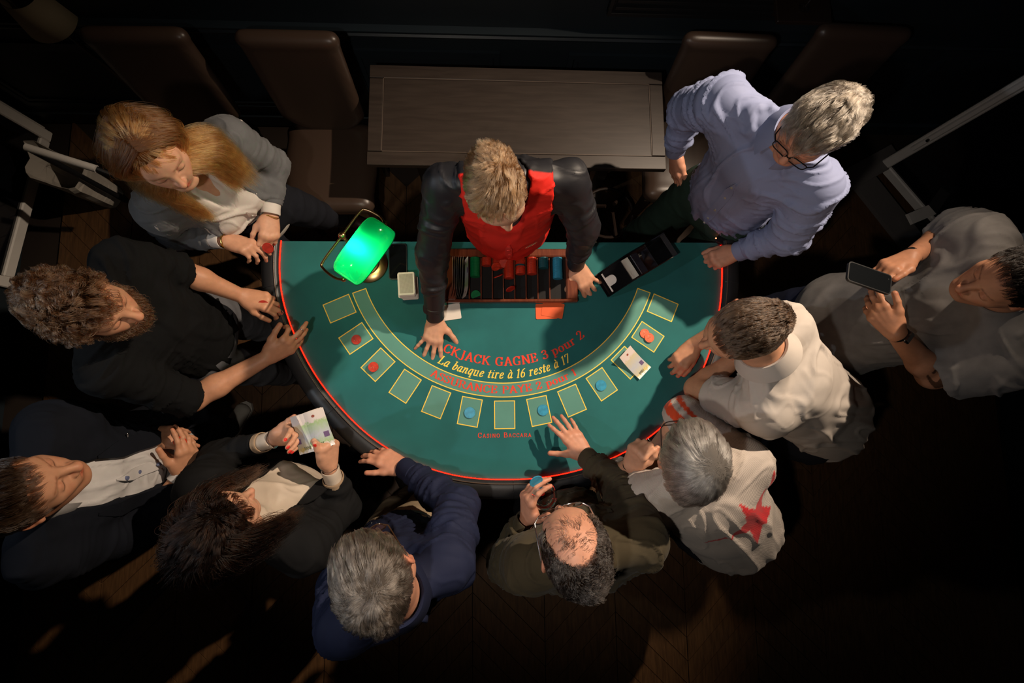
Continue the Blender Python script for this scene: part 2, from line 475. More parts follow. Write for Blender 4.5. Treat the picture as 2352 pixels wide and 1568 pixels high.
tag(profile_bar('baseboard_back', -2.8, 3.1, WY, 0.0, [(0.018, 0.0), (0.018, 0.09), (0.0, 0.1)], m_wallp), kind='structure')
# slatted grille above the rail
gr = empty('wall_grille', (0.89, WY, 0.91), 0, 'black slatted grille set in the dark wall above the rail', 'grille')
MB().box((0, -0.004, 0.27), (0.84, 0.008, 0.54)).build('back_plate', m_black, gr)
for k in range(14): MB().box((0, -0.016, 0.04 + k * 0.036), (0.78, 0.02, 0.012)).build('slat', m_black, gr)
fb = MB()
for q in ((0, 0.008, 0.84, 0.016), (0, 0.532, 0.84, 0.016)): fb.box((q[0], -0.014, q[1]), (q[2], 0.028, q[3]))
for q in (-0.412, 0.412): fb.box((q, -0.014, 0.27), (0.016, 0.028, 0.508))
fb.build('grille_frame', m_black, gr)

# floor: chevron parquet, boards at 45 degrees
m_board = wood('oak_board', (0.065, 0.031, 0.012), (0.125, 0.060, 0.023), 0.5, 9, (9, 1, 1), bump=0.15)
m_sub = mat('joint_dark', (0.02, 0.012, 0.008), 0.9)
floor = slab('floor', (0.1, -1.03, -0.035), (6.6, 4.4, 0.04), m_sub)
CW, PW, g = 0.405, 0.127, 0.0022
def board(sgn):
    x0, x1 = g, CW - g; V = []
    for z in (-0.014, 0.0):
        V += [(x0, sgn * x0 + g, z), (x1, sgn * x1 + g, z), (x1, sgn * x1 + PW - g, z), (x0, sgn * x0 + PW - g, z)]
    F = [[3, 2, 1, 0], [4, 5, 6, 7]] + [[i, (i + 1) % 4, 4 + (i + 1) % 4, 4 + i] for i in range(4)]
    me = bpy.data.meshes.new('board'); me.from_pydata(V, [], F); me.update(); me.materials.append(m_board); return me
bm_up, bm_dn = board(1), board(-1)
cand = []
for i in range(-10, 6):
    x0 = 1.05 + i * CW
    for j in range(-26, 14):
        up = (i % 2 == 0); y0 = -0.5 + j * PW - (0 if up else -CW) - (CW if up else 0) * 0.0
        yc = y0 + (CW / 2 if up else -CW / 2) + PW / 2; xc = x0 + CW / 2
        if yc < -3.0 or yc > 0.82 or xc < -2.75 or xc > 3.0: continue
        under = (xc / 0.95) ** 2 + (yc / 1.0) ** 2 < 1 and yc < 0.1
        vis = -2.45 < yc and not under
        cand.append(((0 if vis else 1), abs(math.hypot(xc, yc + 0.9) - 1.5), x0, y0, up))
cand.sort(key=lambda c: c[:2])
for k, c in enumerate(cand[:298]):
    o = bpy.data.objects.new('board', bm_up if c[4] else bm_dn); COL.objects.link(o); o.parent = floor; o.location = (c[2], c[3], rng.uniform(-0.0006, 0.0006))
mb = MB()
for c in cand[298:]:
    me = bm_up if c[4] else bm_dn
    mb.add([(v.co.x + c[2], v.co.y + c[3], v.co.z) for v in me.vertices], [list(p.vertices) for p in me.polygons])
tag(mb.build('board_rest', m_board, floor), kind='stuff')

# glazed doors with white frames
def glazed_door(name, p, ang, width, z1, bolt):
    r = empty(name, (p[0], p[1], 0.0), ang); tag(r, kind='structure')
    MB().box((width / 2, 0, (0.1 + z1) / 2), (width, 0.008, z1 - 0.1)).build('pane', m_blackglass, r)
    for x in (0.03, width - 0.03): MB().box((x, 0, (0.06 + z1) / 2), (0.06, 0.045, z1 - 0.06), bev=0.006).build('stile', m_white, r)
    for z in (0.09, 0.95, z1): MB().box((width / 2, 0, z), (width - 0.12, 0.042, 0.06), bev=0.006).build('rail', m_white, r)
    if bolt:
        b = MB(); b.box((0.03, -0.032, 0.62), (0.03, 0.02, 0.62), bev=0.006); b.cyl((0.03, -0.032, 0.93), (0.03, -0.032, 1.2), 0.005); b.build('bolt', m_white, r)
        MB().cyl((0.03, -0.04, 0.42), (0.03, -0.052, 0.42), 0.008).build('bolt_screw', m_black, r)
    return r
glazed_door('door_1', (-2.66, 0.93), math.radians(-98), 0.95, 2.1, True)
glazed_door('door_2', (2.42, 0.80), math.radians(-53), 0.80, 2.1, True)
def vtrim(name, x, y, wd, m, d=0.05):
    b = MB()
    for k, (o_, t, h) in enumerate(((0, 0.03, d), (0.03, 0.05, d * 0.6), (0.08, wd - 0.08, d * 0.85), (wd - 0.02, 0.02, d))):
        b.box((x + h / 2, y + o_ + t / 2, 1.1), (h, t, 2.2))
    return tag(b.build(name, m), kind='structure')
vtrim('trim_8', -2.80, 0.80, 0.2, m_white)
# grey threshold boards by the right-hand door
thr = MB()
def flat_bar(mb, a, b, wd, z, t=0.03):
    a = np.array(a); b = np.array(b); d = b - a; L_ = np.linalg.norm(d); an = math.atan2(d[1], d[0])
    mb.box(((a[0] + b[0]) / 2, (a[1] + b[1]) / 2, z), (L_, wd, t), rotz(an))
q = lambda u, v, z: U(u, v, z)[:2]
flat_bar(thr, q(1935, 420, .12), q(2062, 350, .12), 0.13, 0.10)
flat_bar(thr, q(1985, 400, .12), q(2160, 620, .12), 0.15, 0.085)
tag(thr.build('trim_9', m_greyb), kind='structure')
th2 = MB(); flat_bar(th2, q(2085, 505, .12), q(2215, 450, .12), 0.07, 0.13, 0.02)  # white bar stands in for a patch of light on the dark board
tag(th2.build('trim_10', m_white), kind='structure')
th3 = MB(); flat_bar(th3, q(2070, 530, .12), q(2240, 450, .12), 0.12, 0.07, 0.05)
tag(th3.build('trim_11', m_black), kind='structure')

# crumpled paper bag and white tube by the left door
m_paper = mat('kraft_paper_pale', (0.42, 0.38, 0.33), 0.8)
c0 = U(128, 388, 0.30)
nu, nv = 14, 10; V = []
for j in range(nv + 1):
    for i in range(nu):
        a = 2 * math.pi * i / nu; h = j / nv; r_ = (0.125 + 0.035 * h)
        cx, cy = r_ * math.copysign(abs(math.cos(a)) ** 0.6, math.cos(a)), 0.6 * r_ * math.copysign(abs(math.sin(a)) ** 0.6, math.sin(a))
        n_ = vnoise(np.array([[cx * 14, cy * 14, h * 5.0]]))[0] * 0.035 * (0.3 + h)
        V.append((cx * (1 + n_ * 4), cy * (1 + n_ * 5), h * 0.32 + n_))
F = [(j * nu + i, j * nu + (i + 1) % nu, (j + 1) * nu + (i + 1) % nu, (j + 1) * nu + i) for j in range(nv) for i in range(nu)] + []
me = bpy.data.meshes.new('paper_bag'); me.from_pydata(V, [], F + [list(range(nu))[::-1]]); me.update()
bag = link('paper_bag', me, m_paper); bag.location = (c0[0], c0[1], 0.0); bag.rotation_euler = (0, 0, -0.4)
sm = bag.modifiers.new('thick', 'SOLIDIFY'); sm.thickness = 0.002
tag(bag, 'crumpled pale paper bag standing open by the left glazed door', 'paper bag')
a, b = U(60, 338, 0.62), U(222, 388, 0.55)
tb = empty('cardboard_tube', (a + b) / 2, 0, 'white tube leaning above the crumpled paper bag', 'tube')
d = (b - a) / 2
MB().cyl(-d, d, 0.018, n=20).build('tube_body', m_white, tb)
MB().cyl(d, d * 1.7 - np.array([0, 0, .05]), 0.014, n=16).build('tube_plug', m_black, tb)
MB().cyl(-d - np.array([0, 0, 0.6]), -d, 0.015, n=16).build('support_leg', m_black, tb)

# leather chairs
m_leather = mat('brown_leather', (0.050, 0.031, 0.022), 0.36, bump=0.12, bscale=260, bdist=0.0006)
m_dkwood = mat('dark_stained_wood', (0.02, 0.012, 0.009), 0.35)
def chair(x, y, rz, label, ht=1.02):
    r = empty('leather_chair', (x, y, 0), rz, label, 'chair', 'brown leather chairs along the back wall')
    s = Sdf(0.012)
    for sx in (-1, 1):
        s.cone((sx * 0.185, -0.19, 0.445), (sx * 0.185, 0.19, 0.445), 0.034, k=0)
    s.ell((0, 0, 0.452), (0.235, 0.225, 0.05), (1, 0, 0), (0, 1, 0), k=0.03)
    s.cone((-0.185, -0.19, 0.445), (0.185, -0.19, 0.445), 0.036, k=0.02).cone((-0.185, 0.19, 0.445), (0.185, 0.19, 0.445), 0.036, k=0.02)
    for q_ in np.linspace(-0.16, 0.16, 9): s.cone((q_, -0.185, 0.447), (q_, 0.185, 0.447), 0.037, k=0.05)
    V, Q = s.mesh(); npmesh('seat', V, Q, m_leather, r)
    MB().tube([(-0.215, -0.222, 0.42), (0.215, -0.222, 0.42)], 0.004, n=6).build('seat_piping', m_leather, r)
    s = Sdf(0.012)
    for q_ in np.linspace(-0.175, 0.175, 15):
        e_ = abs(q_) / 0.175
        s.cone((q_, 0.215, 0.50 + 0.09 * e_ ** 3), (q_, 0.275, ht - 0.03), 0.028, k=0.03)
    s.cone((-0.18, 0.275, ht - 0.022), (0.18, 0.275, ht - 0.022), 0.026, k=0.02)
    V, Q = s.mesh(); npmesh('backrest', V, Q, m_leather, r)
    for sx in (-1, 1):
        for sy in (-1, 1):
            b_ = MB(); b_.box((sx * 0.19, sy * 0.19, 0.205), (0.042, 0.042, 0.41), taper=0.6); b_.build('leg', m_dkwood, r)
    b_ = MB()
    for sy in (-1, 1): b_.box((0, sy * 0.19, 0.385), (0.36, 0.025, 0.05))
    for sx in (-1, 1): b_.box((sx * 0.19, 0, 0.385), (0.025, 0.36, 0.05))
    b_.build('seat_frame', m_dkwood, r)
    return r
chair(-0.875, 0.53, 0.0, 'brown leather chair beside the dark side table, its seat in full view')
chair(-1.47, 0.53, 0.02, 'brown leather chair behind the blonde woman in the grey cardigan')
chair(0.99, 0.60, -0.02, 'brown leather chair half hidden behind the man in the blue shirt', 0.98)
chair(1.56, 0.62, -0.03, 'dim brown leather chair by the wall behind the grey wavy hair')

# dark side table behind the dealer
m_sidetop = wood('dark_oak_top', (0.027, 0.019, 0.015), (0.040, 0.029, 0.023), 0.42, 5, (1, 9, 9), bump=0.08)
st = empty('side_table', (0.08, 0.64, 0.0), -0.006, 'dark brown wooden side table behind the dealer, against the wall', 'table')
W2, D2, z = 0.69, 0.245, 0.735
MB().box((0, 0, z), (2 * W2 - 0.134, 2 * D2 - 0.134, 0.026), bev=0.0015).build('tabletop', m_sidetop, st)
for sx in (-1, 1): MB().box((sx * (W2 - 0.032), 0, z), (0.062, 2 * D2 - 0.134, 0.030), bev=0.002).build('border_board', m_sidetop, st)
for sy in (-1, 1): MB().box((0, sy * (D2 - 0.032), z), (2 * W2, 0.062, 0.030), bev=0.002).build('border_board', m_sidetop, st)
b_ = MB()
for sy in (-1, 1): b_.box((0, sy * (D2 - 0.05), z - 0.055), (2 * W2 - 0.12, 0.02, 0.07))
for sx in (-1, 1): b_.box((sx * (W2 - 0.06), 0, z - 0.055), (0.02, 2 * D2 - 0.12, 0.07))
b_.build('apron', m_dkwood, st)
for sx in (-1, 1):
    MB().box((sx * 0.5, 0, 0.36), (0.07, 0.07, 0.66)).build('leg', m_dkwood, st)
    MB().box((sx * 0.5, 0, 0.022), (0.09, 0.46, 0.044)).build('foot', m_dkwood, st)
    pts = [(sx * 0.5, 0.035 + 0.19 * math.sin(t), 0.05 + 0.30 * (1 - math.cos(t))) for t in np.linspace(0, math.pi / 2, 9)]
    MB().tube(pts, 0.018, n=8).build('curved_brace', m_dkwood, st)
m_inl = mat('inlay_line', (0.10, 0.075, 0.06), 0.4)
for sy in (-1, 1): MB().box((0, sy * (D2 - 0.0655), z + 0.0135), (2 * W2 - 0.128, 0.003, 0.004)).build('inlay_line', m_inl, st)
for sx in (-1, 1): MB().box((sx * (W2 - 0.0655), 0, z + 0.0135), (0.003, 2 * D2 - 0.128, 0.004)).build('inlay_line', m_inl, st)
# bentwood stool frame seen on the parquet between side table and blackjack table
ws = U(1385, 505, 0.05)
stl = empty('curved_metal_frame', (ws[0], ws[1], 0), 0.3, 'dark curved metal frame standing on the parquet between the two tables', 'frame')
MB().tube([(0.15 * math.cos(t), 0.15 * math.sin(t), 0.16) for t in np.linspace(0, 2 * math.pi, 28, endpoint=False)], 0.010, n=8, closed=True).build('ring', m_dkwood, stl)
for k in range(3):
    t = k * math.pi * 2 / 3 + 0.5
    MB().tube([(0.17 * math.cos(t), 0.17 * math.sin(t), 0.012), (0.145 * math.cos(t), 0.145 * math.sin(t), 0.18), (0.03 * math.cos(t), 0.03 * math.sin(t), 0.24)], 0.011, n=8).build('leg', m_dkwood, stl)

# wine glass on a wall shelf
def thin_glass(name, ior=1.45, edge=0.35, tint=(1, 1, 1)):
    m = bpy.data.materials.new(name); m.use_nodes = True; nt = m.node_tree; nt.nodes.remove(nt.nodes['Principled BSDF'])
    t_ = nt.nodes.new('ShaderNodeBsdfTransparent'); t_.inputs[0].default_value = (*tint, 1); g_ = nt.nodes.new('ShaderNodeBsdfGlossy'); g_.inputs['Roughness'].default_value = 0.03
    lw = nt.nodes.new('ShaderNodeLayerWeight'); lw.inputs[0].default_value = edge; mr = nt.nodes.new('ShaderNodeMapRange'); mr.inputs['To Min'].default_value = 0.04; mr.inputs['To Max'].default_value = 0.75
    x_ = nt.nodes.new('ShaderNodeMixShader'); nt.links.new(lw.outputs['Facing'], mr.inputs['Value']); nt.links.new(mr.outputs[0], x_.inputs[0]); nt.links.new(t_.outputs[0], x_.inputs[1]); nt.links.new(g_.outputs[0], x_.inputs[2]); nt.links.new(x_.outputs[0], nt.nodes['Material Output'].inputs[0]); return m
m_glass = thin_glass('clear_glass')
def wine_glass(p, label, s=1.0, tilt=None, wine=False):
    r = empty('wine_glass', p, 0, label, 'glass')
    bowl = [(0.0035, 0.0), (0.016, 0.006), (0.032, 0.022), (0.0425, 0.045), (0.0445, 0.062), (0.041, 0.084), (0.0335, 0.108)]
    MB().lathe([(a * s, (b_ + 0.085) * s) for a, b_ in bowl], n=40).build('bowl', m_glass, r, True, 60)
    MB().lathe([(0.0005, 0.0), (0.033 * s, 0.0), (0.034 * s, 0.0015), (0.012 * s, 0.005), (0.0042 * s, 0.012), (0.0036 * s, 0.05 * s), (0.0042 * s, 0.084 * s), (0.0005, 0.0845 * s)], n=32).build('stem', m_glass, r, True, 60)
    if wine:
        MB().lathe([(0.0005, 0.0905 * s), (0.008 * s, 0.0915 * s), (0.011 * s, 0.0935 * s), (0.0005, 0.0935 * s)], n=28).build('wine', mat('red_glint', (0.30, 0.012, 0.008), 0.05), r, True, 50)  # tiny red drop modelled for a small red reflection in the bowl
    return r
gp = U(1849, 10, 1.03)
sh = MB(); sh.box((gp[0], WY - 0.065, 1.012), (0.24, 0.13, 0.02), bev=0.003); sh.box((gp[0], WY - 0.02, 0.972), (0.18, 0.03, 0.06))
tag(sh.build('wall_shelf', m_dkwood), 'small dark wall shelf carrying a wine glass', 'shelf')
wine_glass((gp[0], WY - 0.065, 1.0235), 'clear wine glass standing on the small dark wall shelf', 0.75)
lp = U(50, -12, 0.93)
fl = empty('floor_lamp', (lp[0], lp[1], 0), 0, 'unlit floor lamp with beige fabric shade in the dark upper left corner', 'lamp')
MB().lathe([(0.085, 0.95), (0.115, 0.80), (0.1125, 0.80), (0.0825, 0.95)], n=36, close=False).build('lampshade', mat('beige_fabric', (0.5, 0.42, 0.28), 0.8), fl, True)
MB().cyl((0, 0, 0.02), (0, 0, 0.93), 0.01).build('pole', m_dkwood, fl)
MB().lathe([(0.001, 0.0), (0.10, 0.0), (0.10, 0.012), (0.02, 0.022), (0.001, 0.022)], n=28).build('base', m_dkwood, fl, True, 40)
MB().cyl((-0.083, 0, 0.93), (0.083, 0, 0.93), 0.003).build('shade_carrier', m_dkwood, fl)

# ------------------------------------------------------------------ blackjack table
m_felt = mat('green_baize', (0.010, 0.120, 0.118), 0.85, sheen=0.08, bump=0.25, bscale=900, var=0.12, vscale=7, bdist=0.0005)
m_felt2 = mat('pale_print', (0.095, 0.255, 0.205), 0.85, sheen=0.05, bump=0.2, bscale=900, var=0.06, vscale=9, bdist=0.0004)
m_yel = mat('yellow_print', (0.95, 0.62, 0.07), 0.7)
m_red = mat('red_print', (0.80, 0.045, 0.015), 0.7)
m_rail = mat('black_leather', (0.022, 0.022, 0.024), 0.42, bump=0.25, bscale=350, bdist=0.0008)
m_led = mat('red_led', (0.9, 0.02, 0.01), 0.5, emis=(1.0, 0.004, 0.001), estr=14.0)
m_ply = mat('table_carcass', (0.015, 0.012, 0.01), 0.5)
tbl = empty('blackjack_table', (0, -0.45, 0), 0, 'half-round green felt blackjack table with padded black rail and red glow', 'table')
TB = Vector((0, -0.45, 0))
def under(o): o.location = o.location - TB; return o
ang = np.radians([178, 181, 188, 195, 208, 226, 236, 248, 259, 270, 284, 295, 306, 316, 328, 343, 351, 359, 362])
rad = np.array([.9, .902, .912, .920, .922, .938, .955, .968, .973, .971, .982, .993, 1.003, 1.0, .977, .944, .931, .921, .92])
from_a = np.linspace(np.radians(180.6), np.radians(359.4), 150)
Rr = np.interp(from_a, ang, rad)
for _ in range(12): Rr[1:-1] = 0.25 * Rr[:-2] + 0.5 * Rr[1:-1] + 0.25 * Rr[2:]
edge = np.stack([Rr * np.cos(from_a), Rr * np.sin(from_a)], 1)
yb = -0.012
poly = [(-0.90, yb)] + edge.tolist() + [(0.92, yb)]
under(MB().prism(poly, TZ - 0.02, TZ).build('felt_top', m_felt, tbl))
under(MB().prism([(x * 0.985, min(y * 0.985, yb - 0.002)) for x, y in poly], TZ - 0.09, TZ - 0.021).build('table_body', m_ply, tbl))
# padded rail
prof = [(0.000, -0.02), (0.000, 0.010), (0.004, 0.019), (0.012, 0.024), (0.026, 0.027), (0.044, 0.025), (0.060, 0.017), (0.071, 0.004), (0.077, -0.015), (0.076, -0.045), (0.066, -0.075), (0.04, -0.088), (0.0, -0.088)]
nE = len(edge); tn = np.gradient(edge, axis=0); tn /= np.linalg.norm(tn, axis=1, keepdims=True); no = np.stack([tn[:, 1], -tn[:, 0]], 1)
def sweep(profile, off=0.0, closed=True):
    P = np.array(profile); n = len(P); V = []
    for i in range(nE):
        for o_, h_ in P: p = edge[i] + no[i] * (o_ + off); V.append((p[0], p[1], TZ + h_))
    F = [(i * n + j, (i + 1) * n + j, (i + 1) * n + (j + 1) % n, i * n + (j + 1) % n) for i in range(nE - 1) for j in range(n)]
    F += [list(range(n)), [(nE - 1) * n + j for j in range(n)][::-1]]
    return MB().add(V, F)
under(sweep([(a_ + 0.004, b_) for a_, b_ in prof]).build('armrest_rail', m_rail, tbl, True, 50))
pip = [(0.0155 + 0.0022 * math.cos(t), 0.0262 + 0.0022 * math.sin(t)) for t in np.linspace(0, 2 * math.pi, 6, endpoint=False)]
under(sweep(pip).build('rail_piping', mat('brown_piping', (0.12, 0.08, 0.06), 0.25, spec=0.8), tbl, True))
led = [(0.0012, 0.0003), (0.0035, 0.0003), (0.0035, 0.0052), (0.0024, 0.0052)]
under(sweep(led).build('led_strip', m_led, tbl))
for k in (10, 38, 76, 112, 140):
    p = [(edge[k] + no[k] * (o_ + 0.004)) for o_, _ in prof[1:10]]
    under(MB().tube([(*(p[j] + no[k] * 0.0006), TZ + prof[1 + j][1] + 0.0006) for j in range(9)], 0.0014, n=5).build('rail_seam', m_rail, tbl))
for x, y in ((-0.5, -0.2), (0.5, -0.2), (0.0, -0.72)):
    under(MB().box((x, y, 0.405), (0.09, 0.09, 0.81)).build('table_leg', m_ply, tbl)); under(MB().box((x, y, 0.02), (0.3, 0.12, 0.04)).build('table_foot', m_ply, tbl))
# printed layout
ZP = TZ + 0.0004; ZL = TZ + 0.0008
def arcpt(r, a): return (r * math.sin(a), -r * math.cos(a))
def flat(name, polys, m, z, parent=tbl):
    mb = MB()
    for i_, P in enumerate(polys): mb.add([(x, y, z + (i_ % 24) * (1e-5 if name == 'printed_letter' else 1e-7)) for x, y in P], [list(range(len(P)))])
    return under(mb.build(name, m, parent))
def line_polys(pts, wd, closed=True):
    P = np.array(pts); out = []; n = len(P)
    c = P.mean(0)
    inner = []
    for i in range(n):
        d0 = nrm(P[i] - P[i - 1]); d1 = nrm(P[(i + 1) % n] - P[i]); n0 = np.array([-d0[1], d0[0]]); n1 = np.array([-d1[1], d1[0]])
        b = nrm(n0 + n1); k = wd / max(0.2, b @ n0); inner.append(P[i] + b * k)
    for i in range(n): j = (i + 1) % n; out.append([P[i], P[j], inner[j], inner[i]])
    return out
R0, BW, BL, DA = 0.72323, 0.0836, 0.1126, 0.1926
for k in range(-6, 7):
    a = k * DA; c = np.array([math.sin(a), -math.cos(a)]); t = np.array([math.cos(a), math.sin(a)])
    P = [c * (R0 + BL / 2) - t * BW / 2, c * (R0 + BL / 2) + t * BW / 2, c * (R0 - BL / 2) + t * BW / 2, c * (R0 - BL / 2) - t * BW / 2]
    o = flat('betting_box', [P], m_felt2, ZP)
    flat('box_outline', line_polys(P, 0.0036), m_yel, ZL, o).location = (0, 0, 0)
ra, rb, ea = 0.5974, 0.6534, 1.216
aa = np.linspace(-ea, ea, 90)
flat('insurance_band', [[arcpt(rb, aa[i]), arcpt(rb, aa[i + 1]), arcpt(ra, aa[i + 1]), arcpt(ra, aa[i])] for i in range(89)], m_felt2, ZP)
P = [arcpt(rb + 0.0015, x) for x in aa] + [arcpt(ra - 0.0015, x) for x in aa[::-1]]
flat('band_outline', line_polys(P, 0.0036), m_yel, ZL)

# ---- lettering drawn with a broad nib (thick stems, thin hairlines, slab serifs)
def crv(pts, n=6):
    P = np.array([pts[0]] + list(pts) + [pts[-1]], float); out = []
    for i in range(1, len(P) - 2):
        for t in np.linspace(0, 1, n, endpoint=False):
            out.append(0.5 * ((2 * P[i]) + (P[i + 1] - P[i - 1]) * t + (2 * P[i - 1] - 5 * P[i] + 4 * P[i + 1] - P[i + 2]) * t * t + (-P[i - 1] + 3 * P[i] - 3 * P[i + 1] + P[i + 2]) * t ** 3))
    out.append(P[-2]); return out
# glyph: advance, straight strokes, curves, serif centres (x, y)
Gf = {
 'B': (.74, [[(.16, 0), (.16, 1)]], [[(.16, .97), (.42, .97), (.56, .88), (.56, .65), (.42, .53), (.16, .53)], [(.42, .53), (.64, .42), (.64, .14), (.45, .03), (.16, .03)]], [(.1, 0), (.1, 1)]),
 'L': (.66, [[(.16, 0), (.16, 1)], [(.16, .03), (.56, .03), (.60, .26)]], [], [(.16, 0), (.16, 1)]),
 'A': (.76, [[(.1, 0), (.36, 1)], [(.36, 1), (.64, 0)], [(.19, .33), (.55, .33)]], [], [(.1, 0), (.64, 0)]),
 'C': (.72, [[(.62, .97), (.62, .70)]], [[(.62, .76), (.5, .94), (.36, .98), (.16, .84), (.09, .5), (.16, .16), (.36, .02), (.52, .07), (.63, .24)]], []),
 'K': (.80, [[(.16, 0), (.16, 1)], [(.62, 1), (.16, .42)], [(.30, .6), (.66, 0)]], [], [(.16, 0), (.16, 1), (.62, 1), (.68, 0)]),
 'J': (.50, [[(.32, 1), (.32, .15)]], [[(.32, .2), (.28, -.05), (.14, -.12), (.05, -.04)]], [(.32, 1)]),
 'G': (.80, [[(.62, .97), (.62, .72)], [(.60, .42), (.60, .05)]], [[(.62, .78), (.5, .94), (.36, .98), (.16, .84), (.09, .5), (.16, .16), (.36, .02), (.52, .06), (.60, .12)]], [(.60, .44)]),
 'N': (.80, [[(.13, 0), (.13, 1)], [(.15, 1), (.62, 0)], [(.64, 0), (.64, 1)]], [], [(.13, 0), (.08, 1), (.64, 1)]),
 'E': (.68, [[(.16, 0), (.16, 1)], [(.16, .97), (.54, .97), (.56, .77)], [(.16, .52), (.44, .52)], [(.45, .63), (.45, .41)], [(.16, .03), (.55, .03), (.59, .25)]], [], [(.1, 0), (.1, 1)]),
 'S': (.60, [[(.50, .98), (.50, .74)], [(.08, .26), (.08, 0)]], [[(.49, .80), (.42, .95), (.27, .98), (.12, .88), (.11, .70), (.28, .56), (.45, .44), (.50, .24), (.40, .05), (.26, .02), (.13, .10), (.09, .24)]], []),
 'U': (.78, [[(.15, 1), (.15, .3)], [(.62, 1), (.62, .3)]], [[(.15, .32), (.19, .07), (.38, .0), (.57, .07), (.62, .32)]], [(.15, 1), (.62, 1)]),
 'R': (.78, [[(.16, 0), (.16, 1)], [(.36, .52), (.66, 0)]], [[(.16, .97), (.42, .97), (.57, .87), (.57, .63), (.42, .52), (.16, .52)]], [(.16, 0), (.1, 1), (.69, 0)]),
 'P': (.70, [[(.16, 0), (.16, 1)]], [[(.16, .97), (.42, .97), (.58, .87), (.58, .60), (.42, .48), (.16, .48)]], [(.16, 0), (.1, 1)]),
 'Y': (.72, [[(.10, 1), (.36, .48)], [(.62, 1), (.36, .48)], [(.36, .5), (.36, 0)]], [], [(.10, 1), (.62, 1), (.36, 0)]),
 'I': (.36, [[(.18, 0), (.18, 1)]], [], [(.18, 0), (.18, 1)]),
 'O': (.80, [], [[(.39, .98), (.18, .88), (.10, .5), (.18, .12), (.39, .02), (.60, .12), (.68, .5), (.60, .88), (.39, .98)]], []),
 'p': (.62, [[(.15, .66), (.15, -.30)]], [[(.15, .55), (.30, .67), (.44, .60), (.52, .34), (.44, .08), (.30, .01), (.15, .12)]], [(.1, .66), (.15, -.3)]),
 'o': (.58, [], [[(.28, .67), (.13, .58), (.08, .34), (.13, .10), (.28, .01), (.43, .10), (.48, .34), (.43, .58), (.28, .67)]], []),
 'u': (.64, [[(.14, .66), (.14, .2)], [(.47, .66), (.47, .02)]], [[(.14, .22), (.17, .05), (.28, .01), (.40, .08), (.47, .2)]], [(.1, .66), (.42, .66), (.52, 0)]),
 'r': (.48, [[(.15, .66), (.15, 0)]], [[(.15, .46), (.24, .62), (.34, .66), (.40, .58)]], [(.1, .66), (.15, 0)]),
 '1': (.40, [[(.2, 0), (.2, .98)], [(.06, .84), (.2, .96)]], [], [(.2, 0)]),
 '2': (.56, [[(.06, .04), (.46, .04), (.50, .22)]], [[(.08, .74), (.13, .92), (.28, .99), (.43, .9), (.44, .70), (.30, .44), (.07, .06)]], []),
 '3': (.54, [], [[(.08, .80), (.15, .94), (.27, .98), (.41, .9), (.42, .70), (.28, .55), (.20, .53)], [(.24, .54), (.41, .48), (.47, .28), (.40, .06), (.25, .01), (.10, .06), (.07, .18)]], []),
 '6': (.56, [], [[(.44, .96), (.26, .84), (.12, .55), (.09, .3), (.16, .06), (.28, .01), (.42, .09), (.46, .3), (.40, .5), (.27, .56), (.12, .42)]], []),
 '7': (.52, [[(.06, .78), (.08, .96), (.48, .96), (.22, 0)]], [], []),
 '0': (.60, [], [[(.3, .98), (.15, .85), (.10, .5), (.15, .15), (.3, .02), (.45, .15), (.50, .5), (.45, .85), (.3, .98)]], []),
 'a': (.56, [[(.44, .64), (.40, .12)]], [[(.44, .56), (.32, .67), (.18, .58), (.09, .30), (.13, .06), (.24, .03), (.40, .24)], [(.40, .14), (.44, .02), (.54, .10)]], []),
 'b': (.54, [[(.16, 1), (.12, .2)]], [[(.12, .22), (.15, .04), (.28, .02), (.42, .18), (.46, .42), (.40, .62), (.28, .62), (.14, .42)]], [(.12, 1)]),
 'n': (.60, [[(.16, .64), (.12, 0)]], [[(.13, .32), (.26, .58), (.38, .66), (.45, .56), (.42, .12), (.46, .02), (.56, .10)]], [(.11, .64)]),
 'q': (.56, [[(.45, .64), (.41, -.30)]], [[(.44, .56), (.32, .67), (.18, .58), (.09, .30), (.13, .06), (.24, .03), (.41, .24)]], [(.41, -.3)]),
 'i': (.32, [[(.15, .64), (.14, .1)]], [[(.14, .12), (.17, .02), (.28, .10)], [(.17, .86), (.17, .88)]], [(.11, .64)]),
 't': (.38, [[(.19, .86), (.15, .12)], [(.04, .62), (.34, .62)]], [[(.15, .14), (.19, .02), (.32, .10)]], []),
 'e': (.50, [], [[(.12, .30), (.30, .36), (.41, .48), (.37, .62), (.26, .66), (.13, .50), (.10, .24), (.17, .04), (.30, .02), (.44, .16)]], []),
 's': (.46, [], [[(.39, .54), (.33, .65), (.22, .65), (.15, .54), (.22, .40), (.33, .28), (.33, .10), (.22, .02), (.12, .03), (.07, .14)]], []),
 'm': (.86, [[(.16, .64), (.12, 0)], [(.44, .5), (.40, 0)]], [[(.13, .32), (.26, .58), (.38, .66), (.44, .5)], [(.41, .32), (.54, .58), (.66, .66), (.72, .5), (.69, .1), (.8, .08)]], [(.11, .64)]),
 ' ': (.36, [], [], []),
}
def hull2(P):
    P = sorted(map(tuple, P)); L_, U_ = [], []
    for src, dst in ((P, L_), (P[::-1], U_)):
        for p in src:
            while len(dst) >= 2 and (dst[-1][0] - dst[-2][0]) * (p[1] - dst[-2][1]) - (dst[-1][1] - dst[-2][1]) * (p[0] - dst[-2][0]) <= 0: dst.pop()
            dst.append(p)
    return L_[:-1] + U_[:-1]
